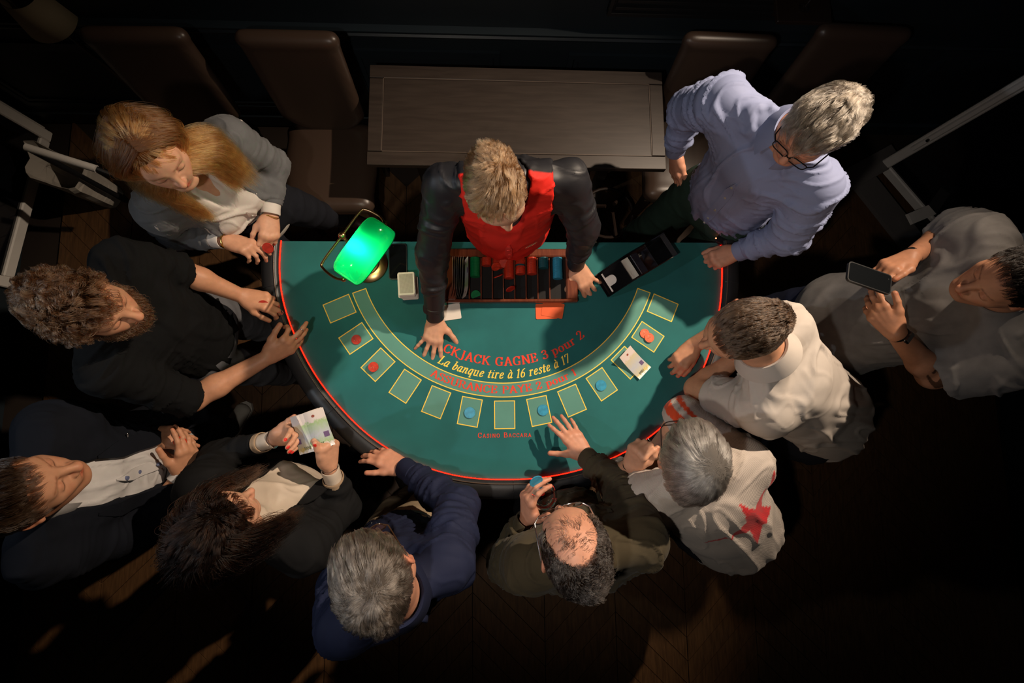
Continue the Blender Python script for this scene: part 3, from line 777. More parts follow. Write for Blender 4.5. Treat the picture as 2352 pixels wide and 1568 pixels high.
def glyph_polys(ch, nib=(.075, .028), shear=0.0, serif=True, wx=1.0):
    base = {'à': 'a'}.get(ch, ch); adv, st_, cu, se = Gf[base]; out = []
    lines = [list(map(np.array, s_)) for s_ in st_] + [crv(c_) for c_ in cu]
    if ch == 'à': lines.append([np.array((.20, .96)), np.array((.34, .78))])
    t = np.linspace(0, 2 * math.pi, 10, endpoint=False); E_ = np.stack([nib[0] * np.cos(t), nib[1] * np.sin(t)], 1)
    for l_ in lines:
        for p, q_ in zip(l_[:-1], l_[1:]): out.append(hull2(np.concatenate([E_ + p, E_ + q_])))
    if serif:
        for x, y in se: out.append([(x - .15, y - .0), (x + .15, y), (x + .15, y + .045), (x - .15, y + .045)] if y < .3 else [(x - .15, y - .045), (x + .15, y - .045), (x + .15, y), (x - .15, y)])
    return adv * wx, [[((x + shear * y) * wx, y) for x, y in P] for P in out]
def text_polys(s_, h, place, track=.06, **kw):
    """place(x, y) maps text units (metres) to the surface; one list of polygons per letter"""
    x = 0; items = []; sizes = s_ if isinstance(s_, list) else [(s_, 1.0)]
    for run, k in sizes:
        for ch in run:
            adv, P = glyph_polys(ch, **kw); items.append((x, k, P)); x += (adv + track) * k
    tot = x * h
    return [[[place((x0 + px * k) * h - tot / 2, py * k * h) for px, py in q_] for q_ in P] for x0, k, P in items if P]
def on_arc(R, a0=0.0): return lambda x, y: arcpt(R - y, a0 + x / R)
Rof = lambda u, v: float(np.hypot(*U(u, v, TZ)[:2]))
def an_of(u, v): p = U(u, v, TZ); return math.atan2(p[0], -p[1])
def print_letters(pl, m, z):
    for P in pl: flat('printed_letter', P, m, z)
def arc_text(s_, ref, hpx, right, m, **kw):
    R = Rof(*ref); h = Rof(*ref) - Rof(ref[0], ref[1] - hpx); tgt = an_of(*right)
    wx = 1.0
    for _ in range(30):
        pl = text_polys(s_, h, lambda x, y: (x, y), track=.05, wx=wx, **kw); mx = max(p[0] for L_ in pl for P in L_ for p in P) / R
        wx *= (tgt / mx) ** 0.8
    print_letters(text_polys(s_, h, on_arc(R), track=.05, wx=wx, **kw), m, TZ + 0.0009)
arc_text('BLACKJACK GAGNE 3 pour 2', (1189, 838), 20, (1344, 772), m_red, nib=(.082, .034))
arc_text('La banque tire à 16 reste à 17', (1161, 869), 20, (1312, 824), m_yel, nib=(.072, .038), shear=.24, serif=True)
arc_text('ASSURANCE PAYE 2 pour 1', (1157, 903), 17, (1325, 860), m_red, nib=(.080, .034))
c = U(1160, 1004, TZ); h = 0.0185
cb = [('C', 1.), ('ASINO', .78), (' ', 1.), ('B', 1.), ('ACCARA', .78)]
print_letters(text_polys(cb, h, lambda x, y: (c[0] + x, c[1] + y), track=.20, nib=(.075, .06), serif=False, wx=1.18), m_red, TZ + 0.0009)
# ------------------------------------------------------------------ things on the table
m_brass = mat('aged_brass', (0.42, 0.27, 0.12), 0.28, metal=1.0)
m_shade = bpy.data.materials.new('green_cased_glass'); m_shade.use_nodes = True
nt = m_shade.node_tree; b = nt.nodes['Principled BSDF']; out = nt.nodes['Material Output']
tr = nt.nodes.new('ShaderNodeBsdfTranslucent'); tr.inputs[0].default_value = (0.001, 0.36, 0.11, 1)
b.inputs['Base Color'].default_value = (0.0, 0.28, 0.07, 1); b.inputs['Roughness'].default_value = 0.12; b.inputs['Coat Weight'].default_value = 0.5
mx = nt.nodes.new('ShaderNodeMixShader'); mx.inputs[0].default_value = 0.55
nt.links.new(b.outputs[0], mx.inputs[1]); nt.links.new(tr.outputs[0], mx.inputs[2]); nt.links.new(mx.outputs[0], out.inputs[0])
base = U(846, 606, TZ); base[2] = TZ
lamp = empty('banker_lamp', base, 0, 'brass banker lamp with a glowing green glass shade on the felt', 'lamp')
MB().lathe([(0.0005, 0.0), (0.078, 0.0), (0.081, 0.004), (0.079, 0.010), (0.066, 0.018), (0.050, 0.021), (0.047, 0.026), (0.030, 0.033), (0.016, 0.042), (0.010, 0.06), (0.0005, 0.06)], n=48).build('base', m_brass, lamp, True, 35)
zs = 1.235 - TZ
MB().lathe([(0.008, 0.05), (0.0065, 0.07), (0.010, 0.075), (0.0065, 0.08), (0.0065, zs - 0.02), (0.0005, zs - 0.02)], n=20).build('stem', m_brass, lamp, True, 40)
P0 = U(786, 541, 1.235) - base; MB().tube([(0, 0, zs - 0.05), (P0[0] * .5, P0[1] * .5, zs - 0.01), P0], 0.006, n=10).build('stem_neck', m_brass, lamp, True)
MB().sphere(P0, 0.013, 16, 10).build('pivot_knob', m_brass, lamp, True)
A0 = U(868, 512, 1.235) - base; A1 = U(783, 628, 1.235) - base
ax = nrm((A0 - A1) * [1, 1, 0]); sd = np.array([ax[1], -ax[0], 0]); up = np.array([0, 0, 1.0])
if sd @ (U(900, 620, 1.2) - U(830, 570, 1.2)) < 0: sd = -sd
cs = U(833, 572, 1.27) - base; LH = np.linalg.norm((A0 - A1)[:2]) / 2 + 0.004
nt_, nc = 64, 36
def shade_pts(off):
    V = []
    for i in range(nt_ + 1):
        t = -math.cos(math.pi * i / nt_); e_ = max(0.0, 1 - abs(t) ** 5.0) ** (1 / 2.6)
        wd, hh = (0.054 - off) * (0.62 + 0.38 * e_), (0.066 - off) * e_
        for j in range(nc + 1):
            a_ = math.radians(-96 + 192 * j / nc); V.append(cs + ax * t * (LH - off) + sd * (wd * math.sin(a_) * 1.05 + 0.004) + up * (hh * math.cos(a_) - 0.012))
    return V
V = shade_pts(0); n1 = (nt_ + 1) * (nc + 1)
F = [(i * (nc + 1) + j, i * (nc + 1) + j + 1, (i + 1) * (nc + 1) + j + 1, (i + 1) * (nc + 1) + j) for i in range(nt_) for j in range(nc)]
me = bpy.data.meshes.new('lamp_shade'); me.from_pydata([tuple(v) for v in V], [], F); me.update(); link('lamp_shade', me, m_shade, lamp, True)
rim = [V[i * (nc + 1)] for i in range(nt_ + 1)] + [V[i * (nc + 1) + nc] for i in range(nt_, -1, -1)]
MB().tube(rim[2:nt_ - 1] + rim[nt_ + 3:-2], 0.0022, n=6, closed=True).build('shade_rim', mat('green_rim', (0.0, 0.22, 0.06), 0.15), lamp, True)
yk = []
for s0, s1 in ((A1, -1),):
    e1 = cs + ax * (-LH - 0.006) - up * 0.02; e0 = cs + ax * (LH + 0.006) - up * 0.02; o_ = P0 - (cs + ax * ((P0 - cs) @ ax)); o_[2] = P0[2] - cs[2]
    c1 = cs - ax * (LH + 0.012) + o_; c0_ = cs + ax * (LH + 0.012) + o_
    yk = crv([e1, e1 * 0.72 + c1 * 0.28 - ax * 0.010, c1 * 0.85 + e1 * .15 - ax * 0.002, c1 + ax * 0.02, P0, c0_ - ax * 0.02, c0_ * 0.85 + e0 * .15 + ax * 0.002, e0 * 0.72 + c0_ * 0.28 + ax * 0.010, e0], 7)
MB().tube(yk, 0.0042, n=10).build('yoke', m_brass, lamp, True)
for e_ in (e0, e1): MB().sphere(e_, 0.009, 12, 8).build('yoke_screw', m_brass, lamp, True)
m_bulb = mat('lit_bulb', (1, 0.8, 0.5), 0.5, emis=(1.0, 0.80, 0.50), estr=330)
bc = cs + np.array([0, 0, 0.026]) - ax * 0.012
sb = MB(); sb.cyl(bc + ax * 0.03, bc + ax * 0.075, 0.014); sb.build('bulb_socket', m_brass, lamp)
MB().sphere(bc, 0.012, 16, 12).build('bulb', m_bulb, lamp, True)

def lieflat(u, v, dz=0.0): p = U(u, v, TZ); return np.array([p[0], p[1], TZ + 0.0018 + dz])
def pxang(u0, v0, u1, v1): a_ = U(u0, v0, TZ); b_ = U(u1, v1, TZ); return math.atan2(b_[1] - a_[1], b_[0] - a_[0])
# phones
m_screen = mat('phone_screen', (0.006, 0.007, 0.008), 0.06, coat=1.0)
def phone(p, R, label, name='smartphone', w_=0.074, l_=0.150):
    r = empty(name, p, 0, label, 'phone'); M3 = Matrix([[R[i][j] for j in range(3)] for i in range(3)]); r.rotation_euler = M3.to_euler()
    MB().prism(roundrect(w_, l_, 0.012), 0, 0.0085).build('phone_case', m_black, r)
    MB().prism(roundrect(w_ - 0.007, l_ - 0.008, 0.009), 0.0086, 0.0090).build('screen', m_screen, r)
    for k_ in (0.03, 0.045): MB().box((w_ / 2, k_, 0.0045), (0.0014, 0.011, 0.003)).build('side_button', m_black, r)
    MB().cyl((-0.018, l_ / 2 - 0.012, 0.0091), (-0.018, l_ / 2 - 0.012, 0.0094), 0.002, n=10).build('camera_dot', m_black, r)
    return r
phone(lieflat(915, 602), rotz(pxang(894, 562, 936, 561)), 'black smartphone lying on the felt beside the banker lamp')

# cards
m_card = mat('card_white', (0.72, 0.66, 0.58), 0.5)
m_cardback = bpy.data.materials.new('card_back_grid'); m_cardback.use_nodes = True
nt = m_cardback.node_tree; b = nt.nodes['Principled BSDF']; b.inputs['Roughness'].default_value = 0.45
tc = nt.nodes.new('ShaderNodeTexCoord'); mp = nt.nodes.new('ShaderNodeMapping'); mp.inputs['Scale'].default_value = (520, 520, 0)
br = nt.nodes.new('ShaderNodeTexBrick'); br.inputs['Color1'].default_value = (0.04, 0.04, 0.045, 1); br.inputs['Color2'].default_value = (0.05, 0.045, 0.05, 1); br.inputs['Mortar'].default_value = (0.6, 0.52, 0.42, 1)
br.inputs['Mortar Size'].default_value = 0.16; br.offset = 0; br.inputs['Brick Width'].default_value = 1.0; br.inputs['Row Height'].default_value = 1.0; br.inputs['Scale'].default_value = 1.0
nt.links.new(tc.outputs['Object'], mp.inputs[0]); nt.links.new(mp.outputs[0], br.inputs['Vector']); nt.links.new(br.outputs[0], b.inputs['Base Color'])
m_orange = mat('orange_card', (0.72, 0.10, 0.02), 0.5)
CWD, CLN = 0.0635, 0.0889
card_me = MB().prism(roundrect(CWD, CLN, 0.005, 3), 0, 0.00175).build('playing_card', m_card); cme = card_me.data; bpy.data.objects.remove(card_me)
sp = lieflat(942, 664); stack = empty('playing_card_stack', sp, pxang(918, 624, 955, 622), 'tall white stack of playing cards with a grid-patterned card on top', 'playing cards')
for k in range(44):
    o = bpy.data.objects.new('playing_card', cme); COL.objects.link(o); o.parent = stack
    lean = 0.004 * math.sin(k * 0.21) - 0.0001 * k
    o.location = (rng.normal(0, 0.0011) + lean, rng.normal(0, 0.0013) + 0.0001 * k, k * 0.0018); o.rotation_euler = (0, 0, rng.normal(0, 0.018))
tp = 44 * 0.0018
MB().prism(roundrect(CWD, CLN, 0.005, 3), tp, tp + 0.0014, c=(-0.001, 0.004, 0)).build('top_card', m_card, stack)
MB().prism(roundrect(CWD - 0.011, CLN - 0.012, 0.002, 2), tp + 0.0014, tp + 0.0017, c=(-0.001, 0.004, 0)).build('card_back_print', m_cardback, stack)
def flatcard(name, u, v, an, z, m, label, cat, w_=CLN, l_=CWD, grp=None):
    o = MB().prism(roundrect(w_, l_, 0.005, 4), 0, 0.0009).build(name, m); o.location = lieflat(u, v, z); o.rotation_euler = (0, 0, an); return tag(o, label, cat, grp)
flatcard('cut_card', 1255, 715, pxang(1230, 701, 1280, 700), 0.0, m_orange, 'red plastic cut card lying underneath, squarely beside the chip tray', 'card', grp='red cut cards by the tray')
flatcard('cut_card', 1269.5, 711, pxang(1248, 690, 1296, 699), 0.0014, m_orange, 'tilted red plastic cut card resting on top of the other', 'card', grp='red cut cards by the tray')
flatcard('blank_card', 1037, 716.5, pxang(1020, 702, 1054, 697), 0.0, m_card, 'plain white plastic card beside the dealer left sleeve', 'card', 0.0745, 0.064)

# ---- chips
def chip_mats(name, c, **k): return mat(name, c, 0.42, coat=0.12, var=k.get('var', 0.25), vscale=k.get('vs', 60))
mc_red = chip_mats('chip_red', (0.55, 0.035, 0.012)); mc_or = chip_mats('chip_orange', (0.72, 0.13, 0.045), var=.1); mc_blue = chip_mats('chip_blue_pearl', (0.03, 0.27, 0.42), var=.22, vs=60)
mc_teal = chip_mats('chip_dark_teal', (0.01, 0.085, 0.10)); mc_green = chip_mats('chip_green', (0.0, 0.18, 0.05)); mc_dkred = chip_mats('chip_dark_red', (0.40, 0.025, 0.012))
m_foil = mat('gold_foil', (0.85, 0.62, 0.42), 0.25, metal=0.8)
def chip_mesh(m, r=0.0197, h=0.0033, n=26):
    pr = [(0.0003, 0), (r - 0.0006, 0), (r, 0.0006), (r, h - 0.0006), (r - 0.0006, h), (r - 0.003, h), (r - 0.0034, h - 0.0005), (0.0003, h - 0.0005)]
    o = MB().lathe(pr, n=n).build('c', m, None, True, 30); me = o.data; bpy.data.objects.remove(o); return me
CM = {k: chip_mesh(m) for k, m in (('red', mc_red), ('orange', mc_or), ('dkred', mc_dkred), ('teal', mc_teal), ('green', mc_green), ('tray_blue', mc_blue))}
CM['blue'] = chip_mesh(mc_blue, 0.0222, 0.0034, 32)
mbm = MB()
for rr in (0.0145,):
    for a0, a1 in ((20, 75), (100, 160), (200, 250), (280, 340)):
        mbm.tube([(rr * math.cos(math.radians(t)), rr * math.sin(math.radians(t)), 0.003) for t in np.linspace(a0, a1, 8)], 0.0004, n=4)
for k_ in range(5):
    mbm.tube([(-0.009 + 0.0036 * k_, -0.002, 0.003), (-0.0085 + 0.0036 * k_, 0.002, 0.003), (-0.0075 + 0.0036 * k_, -0.001, 0.003)], 0.00035, n=4)
mbm.box((0, 0.0075, 0.003), (0.002, 0.006, 0.0006))
o = mbm.build('x', m_foil); foil_me = o.data; bpy.data.objects.remove(o)
def chip(kind, p, label, R=None, group=None, foil=False):
    o = bpy.data.objects.new('casino_chip', CM[kind]); COL.objects.link(o); o.location = tuple(float(x) for x in p)
    if R is not None: o.rotation_euler = Matrix([[float(R[i][j]) for j in range(3)] for i in range(3)]).to_euler()
    tag(o, label, 'chip', group)
    if foil:
        f = bpy.data.objects.new('foil_marking', foil_me); COL.objects.link(f); f.parent = o
    return o
chip('dkred', lieflat(819, 780), 'dark red embossed casino chip in the second betting box from the lamp', foil=True, R=rotz(2.2))
for k in range(4):
    chip('red', lieflat(858.5 + 0.0, 842.5, k * 0.0036) + np.array([0.0004 * k, -0.0003 * k, 0]), ('top red chip of the short stack in the third betting box from the lamp' if k == 3 else 'lower red chip inside the short stack in the third betting box'), foil=(k == 3), R=rotz(2.0), group='short stack of red chips')
chip('orange', lieflat(1480, 766), 'orange-red chip with gold foil, upper of the overlapping pair', foil=True, R=rotz(0.4), group='pair of orange chips')
o = chip('orange', lieflat(1490, 776, 0.0036), 'orange-red chip with gold foil, lower right of the overlapping pair', foil=True, R=rotz(0.5), group='pair of orange chips')
for (u, v), lb in (((1079, 947.5), 'blue pearl chip alone in the betting box left of the central one'), ((1247, 941.5), 'blue pearl chip in the box near the brown-sleeved hand'), ((1380, 885), 'blue pearl chip in the betting box beside the banknote')):
    chip('blue', lieflat(u, v), lb, group='blue chips in betting boxes')

# ---- wooden chip tray
m_mahog = wood('mahogany', (0.10, 0.022, 0.010), (0.17, 0.045, 0.020), 0.25, 12, (9, 1, 1), coat=0.4)
L0 = lieflat(1022, 640); TL, TR = U(1024, 588, TZ)[0], U(1321, 588, TZ)[0]; TY1, TY0 = U(1170, 577, TZ)[1], U(1170, 697, TZ)[1]
tx, ty = (TL + TR) / 2, (TY0 + TY1) / 2; tw, td = TR - TL, TY1 - TY0
tray = empty('chip_tray', (tx, ty, TZ + 0.0018), 0, 'mahogany chip tray with grooves, banknotes and stacked chips', 'tray'); ZT = TZ + 0.0018
TH = 0.036; fr, fb_ = 0.046, 0.034
MB().box((0, 0, 0.003), (tw - 0.01, td - 0.01, 0.006)).build('tray_floor', mat('tray_lining', (0.004, 0.003, 0.003), 0.8), tray)
MB().box((0, td / 2 - fb_ / 2, TH / 2), (tw, fb_, TH), bev=0.005).build('side_board', m_mahog, tray)
MB().box((0, -td / 2 + 0.006, TH / 2), (tw, 0.012, TH), bev=0.003).build('side_board', m_mahog, tray)
for sx in (-1, 1): MB().box((sx * (tw / 2 - fr / 2), -0.011, TH / 2 + 0.0005), (fr, td - fb_ - 0.008, TH + 0.001), bev=0.005).build('end_board', m_mahog, tray)
iy0, iy1 = -td / 2 + 0.0135, td / 2 - fb_ - 0.001
divx = [U(u, 640, TZ + 0.02)[0] - tx for u in (1078, 1105, 1131, 1156, 1182, 1208, 1235, 1262)]
for x in divx: MB().box((x, (iy0 + iy1) / 2, 0.013), (0.0045, iy1 - iy0 - 0.002, 0.022)).build('divider', m_mahog, tray)
edges_ = divx + [tw / 2 - fr]
RX = np.array([[1, 0, 0], [0, 0, 1], [0, -1, 0.0]])
gname = {'green': 'green chips racked in the tray', 'red': 'red chips racked in the tray', 'teal': 'dark teal chips racked in the tray', 'tray_blue': 'blue chips racked in the tray'}
glabel = {'green': 'dark green chip racked on edge in the chip tray', 'red': 'red chip racked on edge in the chip tray', 'teal': 'dark teal chip racked on edge in the chip tray', 'tray_blue': 'bright blue chip racked on edge in the chip tray'}
rows = [('green', 22), ('red', 9), ('red', 12), ('red', 24), ('red', 19), ('red', 19), ('teal', 12), ('tray_blue', 24)]
for r_, (kind, n_) in enumerate(rows):
    xa = (edges_[r_] + edges_[r_ + 1]) / 2; y = iy1 - 0.002
    for k in range(n_):
        kk = 'teal' if (r_ == 4 and k in (8, 9)) else kind
        y -= 0.0035 + abs(rng.normal(0, 0.00012))
        if y < iy0 + 0.006: break
        ORD = ('first', 'second', 'third', 'fourth', 'fifth', 'sixth', 'seventh', 'eighth')
        lb_ = {'green': 'dark green', 'red': 'red', 'teal': 'dark teal', 'tray_blue': 'bright blue'}[kk] + ' chip racked on edge in the ' + ORD[r_] + ' groove from the banknotes'
        chip(kk, (tx + xa + rng.normal(0, 0.0003), ty + y, ZT + 0.0065 + 0.0199), lb_, RX, gname[kk].replace('in the tray', 'in the ' + ORD[r_] + ' groove of the tray'))
for u, v, t1, lb, kk in ((1139, 613, 0.9, 'loose red chip tilted on edge above the racked chips', 'red'), (1144, 634, 1.9, 'loose red chip leaning at the end of its short row', 'red'), (1157, 605, 0.35, 'loose red chip lying at the top edge of the tray', 'red'), (1172, 664, 1.3, 'last dark red chip tipped away from its row', 'dkred'), (1092, 674, 0.5, 'green chip lying nearly flat at the bottom of the tray', 'green')):
    p = U(u, v, ZT + 0.03); chip(kk, (p[0], p[1], ZT + (0.008 if kk == 'green' else 0.040)), lb, rotz(0.4) @ np.array([[1, 0, 0], [0, math.cos(t1), -math.sin(t1)], [0, math.sin(t1), math.cos(t1)]]))
# ---- banknotes
def note_mat(name, base, band):
    m = bpy.data.materials.new(name); m.use_nodes = True; nt = m.node_tree; b = nt.nodes['Principled BSDF']; b.inputs['Roughness'].default_value = 0.7
    uv = nt.nodes.new('ShaderNodeUVMap'); uv.uv_map = 'uv'; sx = nt.nodes.new('ShaderNodeSeparateXYZ'); nt.links.new(uv.outputs[0], sx.inputs[0])
    cr = nt.nodes.new('ShaderNodeValToRGB'); e = cr.color_ramp; e.interpolation = 'LINEAR'
    for pos, c_ in ((0.0, (0.62, 0.55, 0.50)), (0.24, (0.60, 0.53, 0.50)), (0.30, base), (0.62, (0.42, 0.44, 0.48)), (0.86, base), (0.88, band), (1.0, band)):
        el = e.elements.new(pos); el.color = (*c_, 1)
    e.elements.remove(e.elements[0]); e.elements.remove(e.elements[-1])
    n = nt.nodes.new('ShaderNodeTexNoise'); n.inputs['Scale'].default_value = 9; nt.links.new(uv.outputs[0], n.inputs['Vector'])
    ad = nt.nodes.new('ShaderNodeMath'); ad.operation = 'MULTIPLY_ADD'; ad.inputs[1].default_value = 0.25; nt.links.new(n.outputs[0], ad.inputs[0]); 
    sb_ = nt.nodes.new('ShaderNodeMath'); sb_.operation = 'SUBTRACT'; sb_.inputs[1].default_value = 0.125; nt.links.new(sx.outputs[0], sb_.inputs[0]); nt.links.new(sb_.outputs[0], ad.inputs[2])
    nt.links.new(ad.outputs[0], cr.inputs[0]); nt.links.new(cr.outputs[0], b.inputs['Base Color']); return m
m_note_y = note_mat('note_yellow', (0.52, 0.47, 0.30), (0.58, 0.45, 0.10)); m_note_g = note_mat('note_green', (0.30, 0.42, 0.20), (0.55, 0.50, 0.44))
m_ink = mat('note_ink', (0.07, 0.08, 0.05), 0.8); m_ink2 = mat('note_seal', (0.25, 0.06, 0.04), 0.8); m_pat = mat('note_patch', (0.12, 0.07, 0.16), 0.7)
NL, NW = 0.126, 0.070
def banknote(surf, label, m, group=None, name='banknote', digits=True, parent=None, flip=False):
    """surf(s, t) -> point; s along the note 0..1, t across 0..1"""
    nu_, nv_ = 16, 8; V = []; UVc = []
    for i in range(nu_ + 1):
        for j in range(nv_ + 1): V.append(surf(i / nu_, j / nv_)); UVc.append((i / nu_, j / nv_))
    V = np.array(V); F = [(i * (nv_ + 1) + j, (i + 1) * (nv_ + 1) + j, (i + 1) * (nv_ + 1) + j + 1, i * (nv_ + 1) + j + 1) for i in range(nu_) for j in range(nv_)]
    me = bpy.data.meshes.new(name); me.from_pydata(V.tolist(), [], F); me.update()
    ul = me.uv_layers.new(name='uv')
    for lp_ in me.loops: ul.data[lp_.index].uv = UVc[lp_.vertex_index]
    o = link(name, me, m, parent, True)
    if parent is None: tag(o, label, 'banknote', group)
    sgn = 1 if not flip else -1
    def at(s_, t_, h_=0.0005):
        p = np.array(surf(s_, t_)); du = np.array(surf(min(1, s_ + .02), t_)) - np.array(surf(max(0, s_ - .02), t_)); dv = np.array(surf(s_, min(1, t_ + .02))) - np.array(surf(s_, max(0, t_ - .02)))
        n_ = nrm(np.cross(du, dv)); n_ = n_ if n_[2] > 0 else -n_
        return p + n_ * h_
    if digits:
        for (s0, t0, hh, vert) in ((0.80, 0.93, 0.15, False),):
            pl = text_polys('1000', 1.0, lambda x, y: (x, y), nib=(.07, .05), serif=False, wx=.95)
            for k_, P in enumerate(pl):
                mb_ = MB()
                for q_ in P: mb_.add([at(min(1, max(0, 0.92 - (y * 0.085))), min(1, max(0, 0.42 - x * 0.16)), 0.0005 + 2e-5 * len(mb_.V)) for x, y in q_], [list(range(len(q_)))])
                mb_.build('digit', m_ink, o)
        mb_ = MB()
        tt = np.linspace(0, 2 * math.pi, 18, endpoint=False)
        mb_.add([at(0.14 + 0.035 * math.cos(t), 0.5 + 0.07 * math.sin(t)) for t in tt], [list(range(18))]); mb_.build('seal', m_ink2, o)
        mb_ = MB(); mb_.add([at(s_, t_) for s_, t_ in ((0.60, 0.70), (0.74, 0.70), (0.74, 0.92), (0.60, 0.92))], [[0, 1, 2, 3]])
        for k_ in range(8): t = k_ * math.pi / 4; mb_.add([at(0.66 + 0.07 * math.cos(t + d_), 0.22 + 0.12 * math.sin(t + d_)) for d_ in (0, .15, .3)] , [[0, 1, 2]])
        mb_.build('patch_print', m_pat, o)
    return o
nc0 = lieflat(1455, 833); na = pxang(1441, 795, 1490, 842); ex = np.array([math.cos(na), math.sin(na), 0]); ey = np.array([-ex[1], ex[0], 0])
def note_table(s_, t_):
    z = 0.004 + 0.030 * (1 - s_) ** 2 * (1 - 0.4 * t_) + 0.006 * (s_ - .5) ** 2 * 4
    return nc0 + ex * (s_ - 0.5) * NL * 0.98 + ey * (t_ - 0.5) * NW + np.array([0, 0, z])
banknote(note_table, 'yellowish banknote of 1000 curling up on the felt beside the orange chips', m_note_y)
# notes standing on edge in the tray
for k in range(7):
    x0 = U(1036 + k * 4.6, 640, ZT + 0.05)[0]
    def sf(s_, t_, k=k, x0=x0):
        return np.array([x0 + 0.0035 * math.sin(3 * s_ + k) * 0.6 + (t_ * 0.020 if k == 6 else t_ * 0.008) + (0.012 * max(0, 0.2 - s_) / 0.2 * -0.5), ty + iy0 + 0.004 + s_ * (iy1 - iy0 - 0.012), ZT + 0.007 + t_ * 0.064 ])
    banknote(sf, 'banknote standing on edge at the left end of the chip tray' if k < 6 else 'green banknote of 1000 facing out beside the racked notes', m_note_g if k == 6 else m_note_y, 'banknotes racked in the tray' if k < 6 else None, digits=(k == 6))

# ---- dealing shoe
m_acr = mat('black_acrylic', (0.006, 0.006, 0.007), 0.08, coat=1.0)
a0 = U(1391, 652, TZ + 0.02); a1 = U(1530, 566, TZ + 0.07); hd = math.atan2(a1[1] - a0[1], a1[0] - a0[0]); SL = 0.315; SW = 0.102
sc0 = (a0 + a1) / 2; sc0[2] = TZ + 0.0012
shoe = empty('dealing_shoe', sc0, hd, 'black acrylic dealing shoe with white cards beside the dealer right hand', 'card shoe')
H1 = 0.085
def side_poly(): return [(-SL / 2, 0.0), (SL / 2, 0.0), (SL / 2, H1), (-SL / 2 + 0.105, H1), (-SL / 2 + 0.03, 0.045), (-SL / 2, 0.02)]
Rxz = np.array([[1, 0, 0], [0, 0, 1], [0, 1, 0.0]])
for sy in (-1, 1):
    o = MB(); P = side_poly(); V = [(x, sy * SW / 2 + dy, z) for dy in (-0.002, 0.002) for x, z in P]; n = len(P)
    o.add(V, [list(range(n)), list(range(n, 2 * n))[::-1]] + [[i, n + i, n + (i + 1) % n, (i + 1) % n] for i in range(n)]); o.build('side_panel', m_acr, shoe)
MB().box((0, 0, 0.002), (SL, SW - 0.005, 0.004)).build('base_plate', m_acr, shoe)
MB().box((SL / 2 - 0.002, 0, H1 / 2), (0.004, SW - 0.005, H1 - 0.006)).build('back_plate', m_acr, shoe)
MB().box((SL / 2 - 0.012, 0, H1 - 0.002), (0.02, SW - 0.005, 0.004)).build('top_bar', mat('acrylic_edge', (0.03, 0.03, 0.033), 0.45), shoe)
sl = math.atan2(0.045, 0.075); Rs = np.array([[math.cos(sl), 0, -math.sin(sl)], [0, 1, 0], [math.sin(sl), 0, math.cos(sl)]])
fp = MB(); P = [(-0.045, -SW / 2 + 0.003), (0.042, -SW / 2 + 0.003), (0.042, SW / 2 - 0.003), (-0.045, SW / 2 - 0.003)]
P2 = [(-0.045, SW / 2 - 0.003), (-0.045, 0.020)] + [(-0.045 + 0.020 + 0.018 * math.sin(t), 0.020 * math.cos(t)) for t in np.linspace(0, math.pi, 12)] + [(-0.045, -0.020), (-0.045, -SW / 2 + 0.003), (0.042, -SW / 2 + 0.003), (0.042, SW / 2 - 0.003)]
fc = np.array([-SL / 2 + 0.062, 0, 0.060])
def holed(name):
    V = [(x, y, z) for z in (0, 0.003) for x, y in P2[::-1]]; n = len(P2)
    V = np.array(V) @ Rs.T + fc
    MB().add(V, [list(range(n))[::-1], list(range(n, 2 * n))] + [[i, (i + 1) % n, n + (i + 1) % n, n + i] for i in range(n)]).build(name, m_acr, shoe)
holed('front_plate')
mc2 = mat('card_face_pink', (0.66, 0.42, 0.36), 0.5)
for k in range(3):
    V = np.array([(x, y, z) for z in (0, 0.001) for x, y in [(-0.052 + 0.002 * k, -0.043), (0.030, -0.043), (0.030, 0.043), (-0.052 + 0.002 * k, 0.043)]]) @ Rs.T + fc + np.array([0.002, 0, -0.006 - 0.003 * k])
    MB().add(V, [[3, 2, 1, 0], [4, 5, 6, 7]] + [[i, (i + 1) % 4, 4 + (i + 1) % 4, 4 + i] for i in range(4)]).build('playing_card', m_card if k else m_card, shoe)
for k in range(14):
    x = -SL / 2 + 0.106 + k * 0.0026
    V = np.array([(x + 0.034 * (1 - z / 0.075) * -1 + 0.0, y, 0.008 + z) for x_ in (0, 0.0016) for y, z in [(-0.044, 0), (0.044, 0), (0.044, 0.062), (-0.044, 0.062)]]); V[4:, 0] += 0.0016
    MB().add(V, [[3, 2, 1, 0], [4, 5, 6, 7]] + [[i, (i + 1) % 4, 4 + (i + 1) % 4, 4 + i] for i in range(4)]).build('playing_card', m_card, shoe)
wv = MB(); wv.add([(-SL / 2 + 0.118, -0.045, 0.006), (-SL / 2 + 0.185, -0.045, 0.006), (-SL / 2 + 0.185, -0.045, 0.055), (-SL / 2 + 0.146, -0.045, 0.072),
                   (-SL / 2 + 0.118, 0.045, 0.006), (-SL / 2 + 0.185, 0.045, 0.006), (-SL / 2 + 0.185, 0.045, 0.055), (-SL / 2 + 0.146, 0.045, 0.072)],
                  [[0, 1, 2, 3], [7, 6, 5, 4], [0, 4, 5, 1], [1, 5, 6, 2], [2, 6, 7, 3], [3, 7, 4, 0]]).build('card_weight', m_acr, shoe)
MB().cyl((-SL / 2 + 0.15, -0.044, 0.070), (-SL / 2 + 0.15, 0.044, 0.070), 0.003, n=10).build('weight_roller', mat('steel', (0.5, 0.5, 0.55), 0.15, metal=1), shoe)
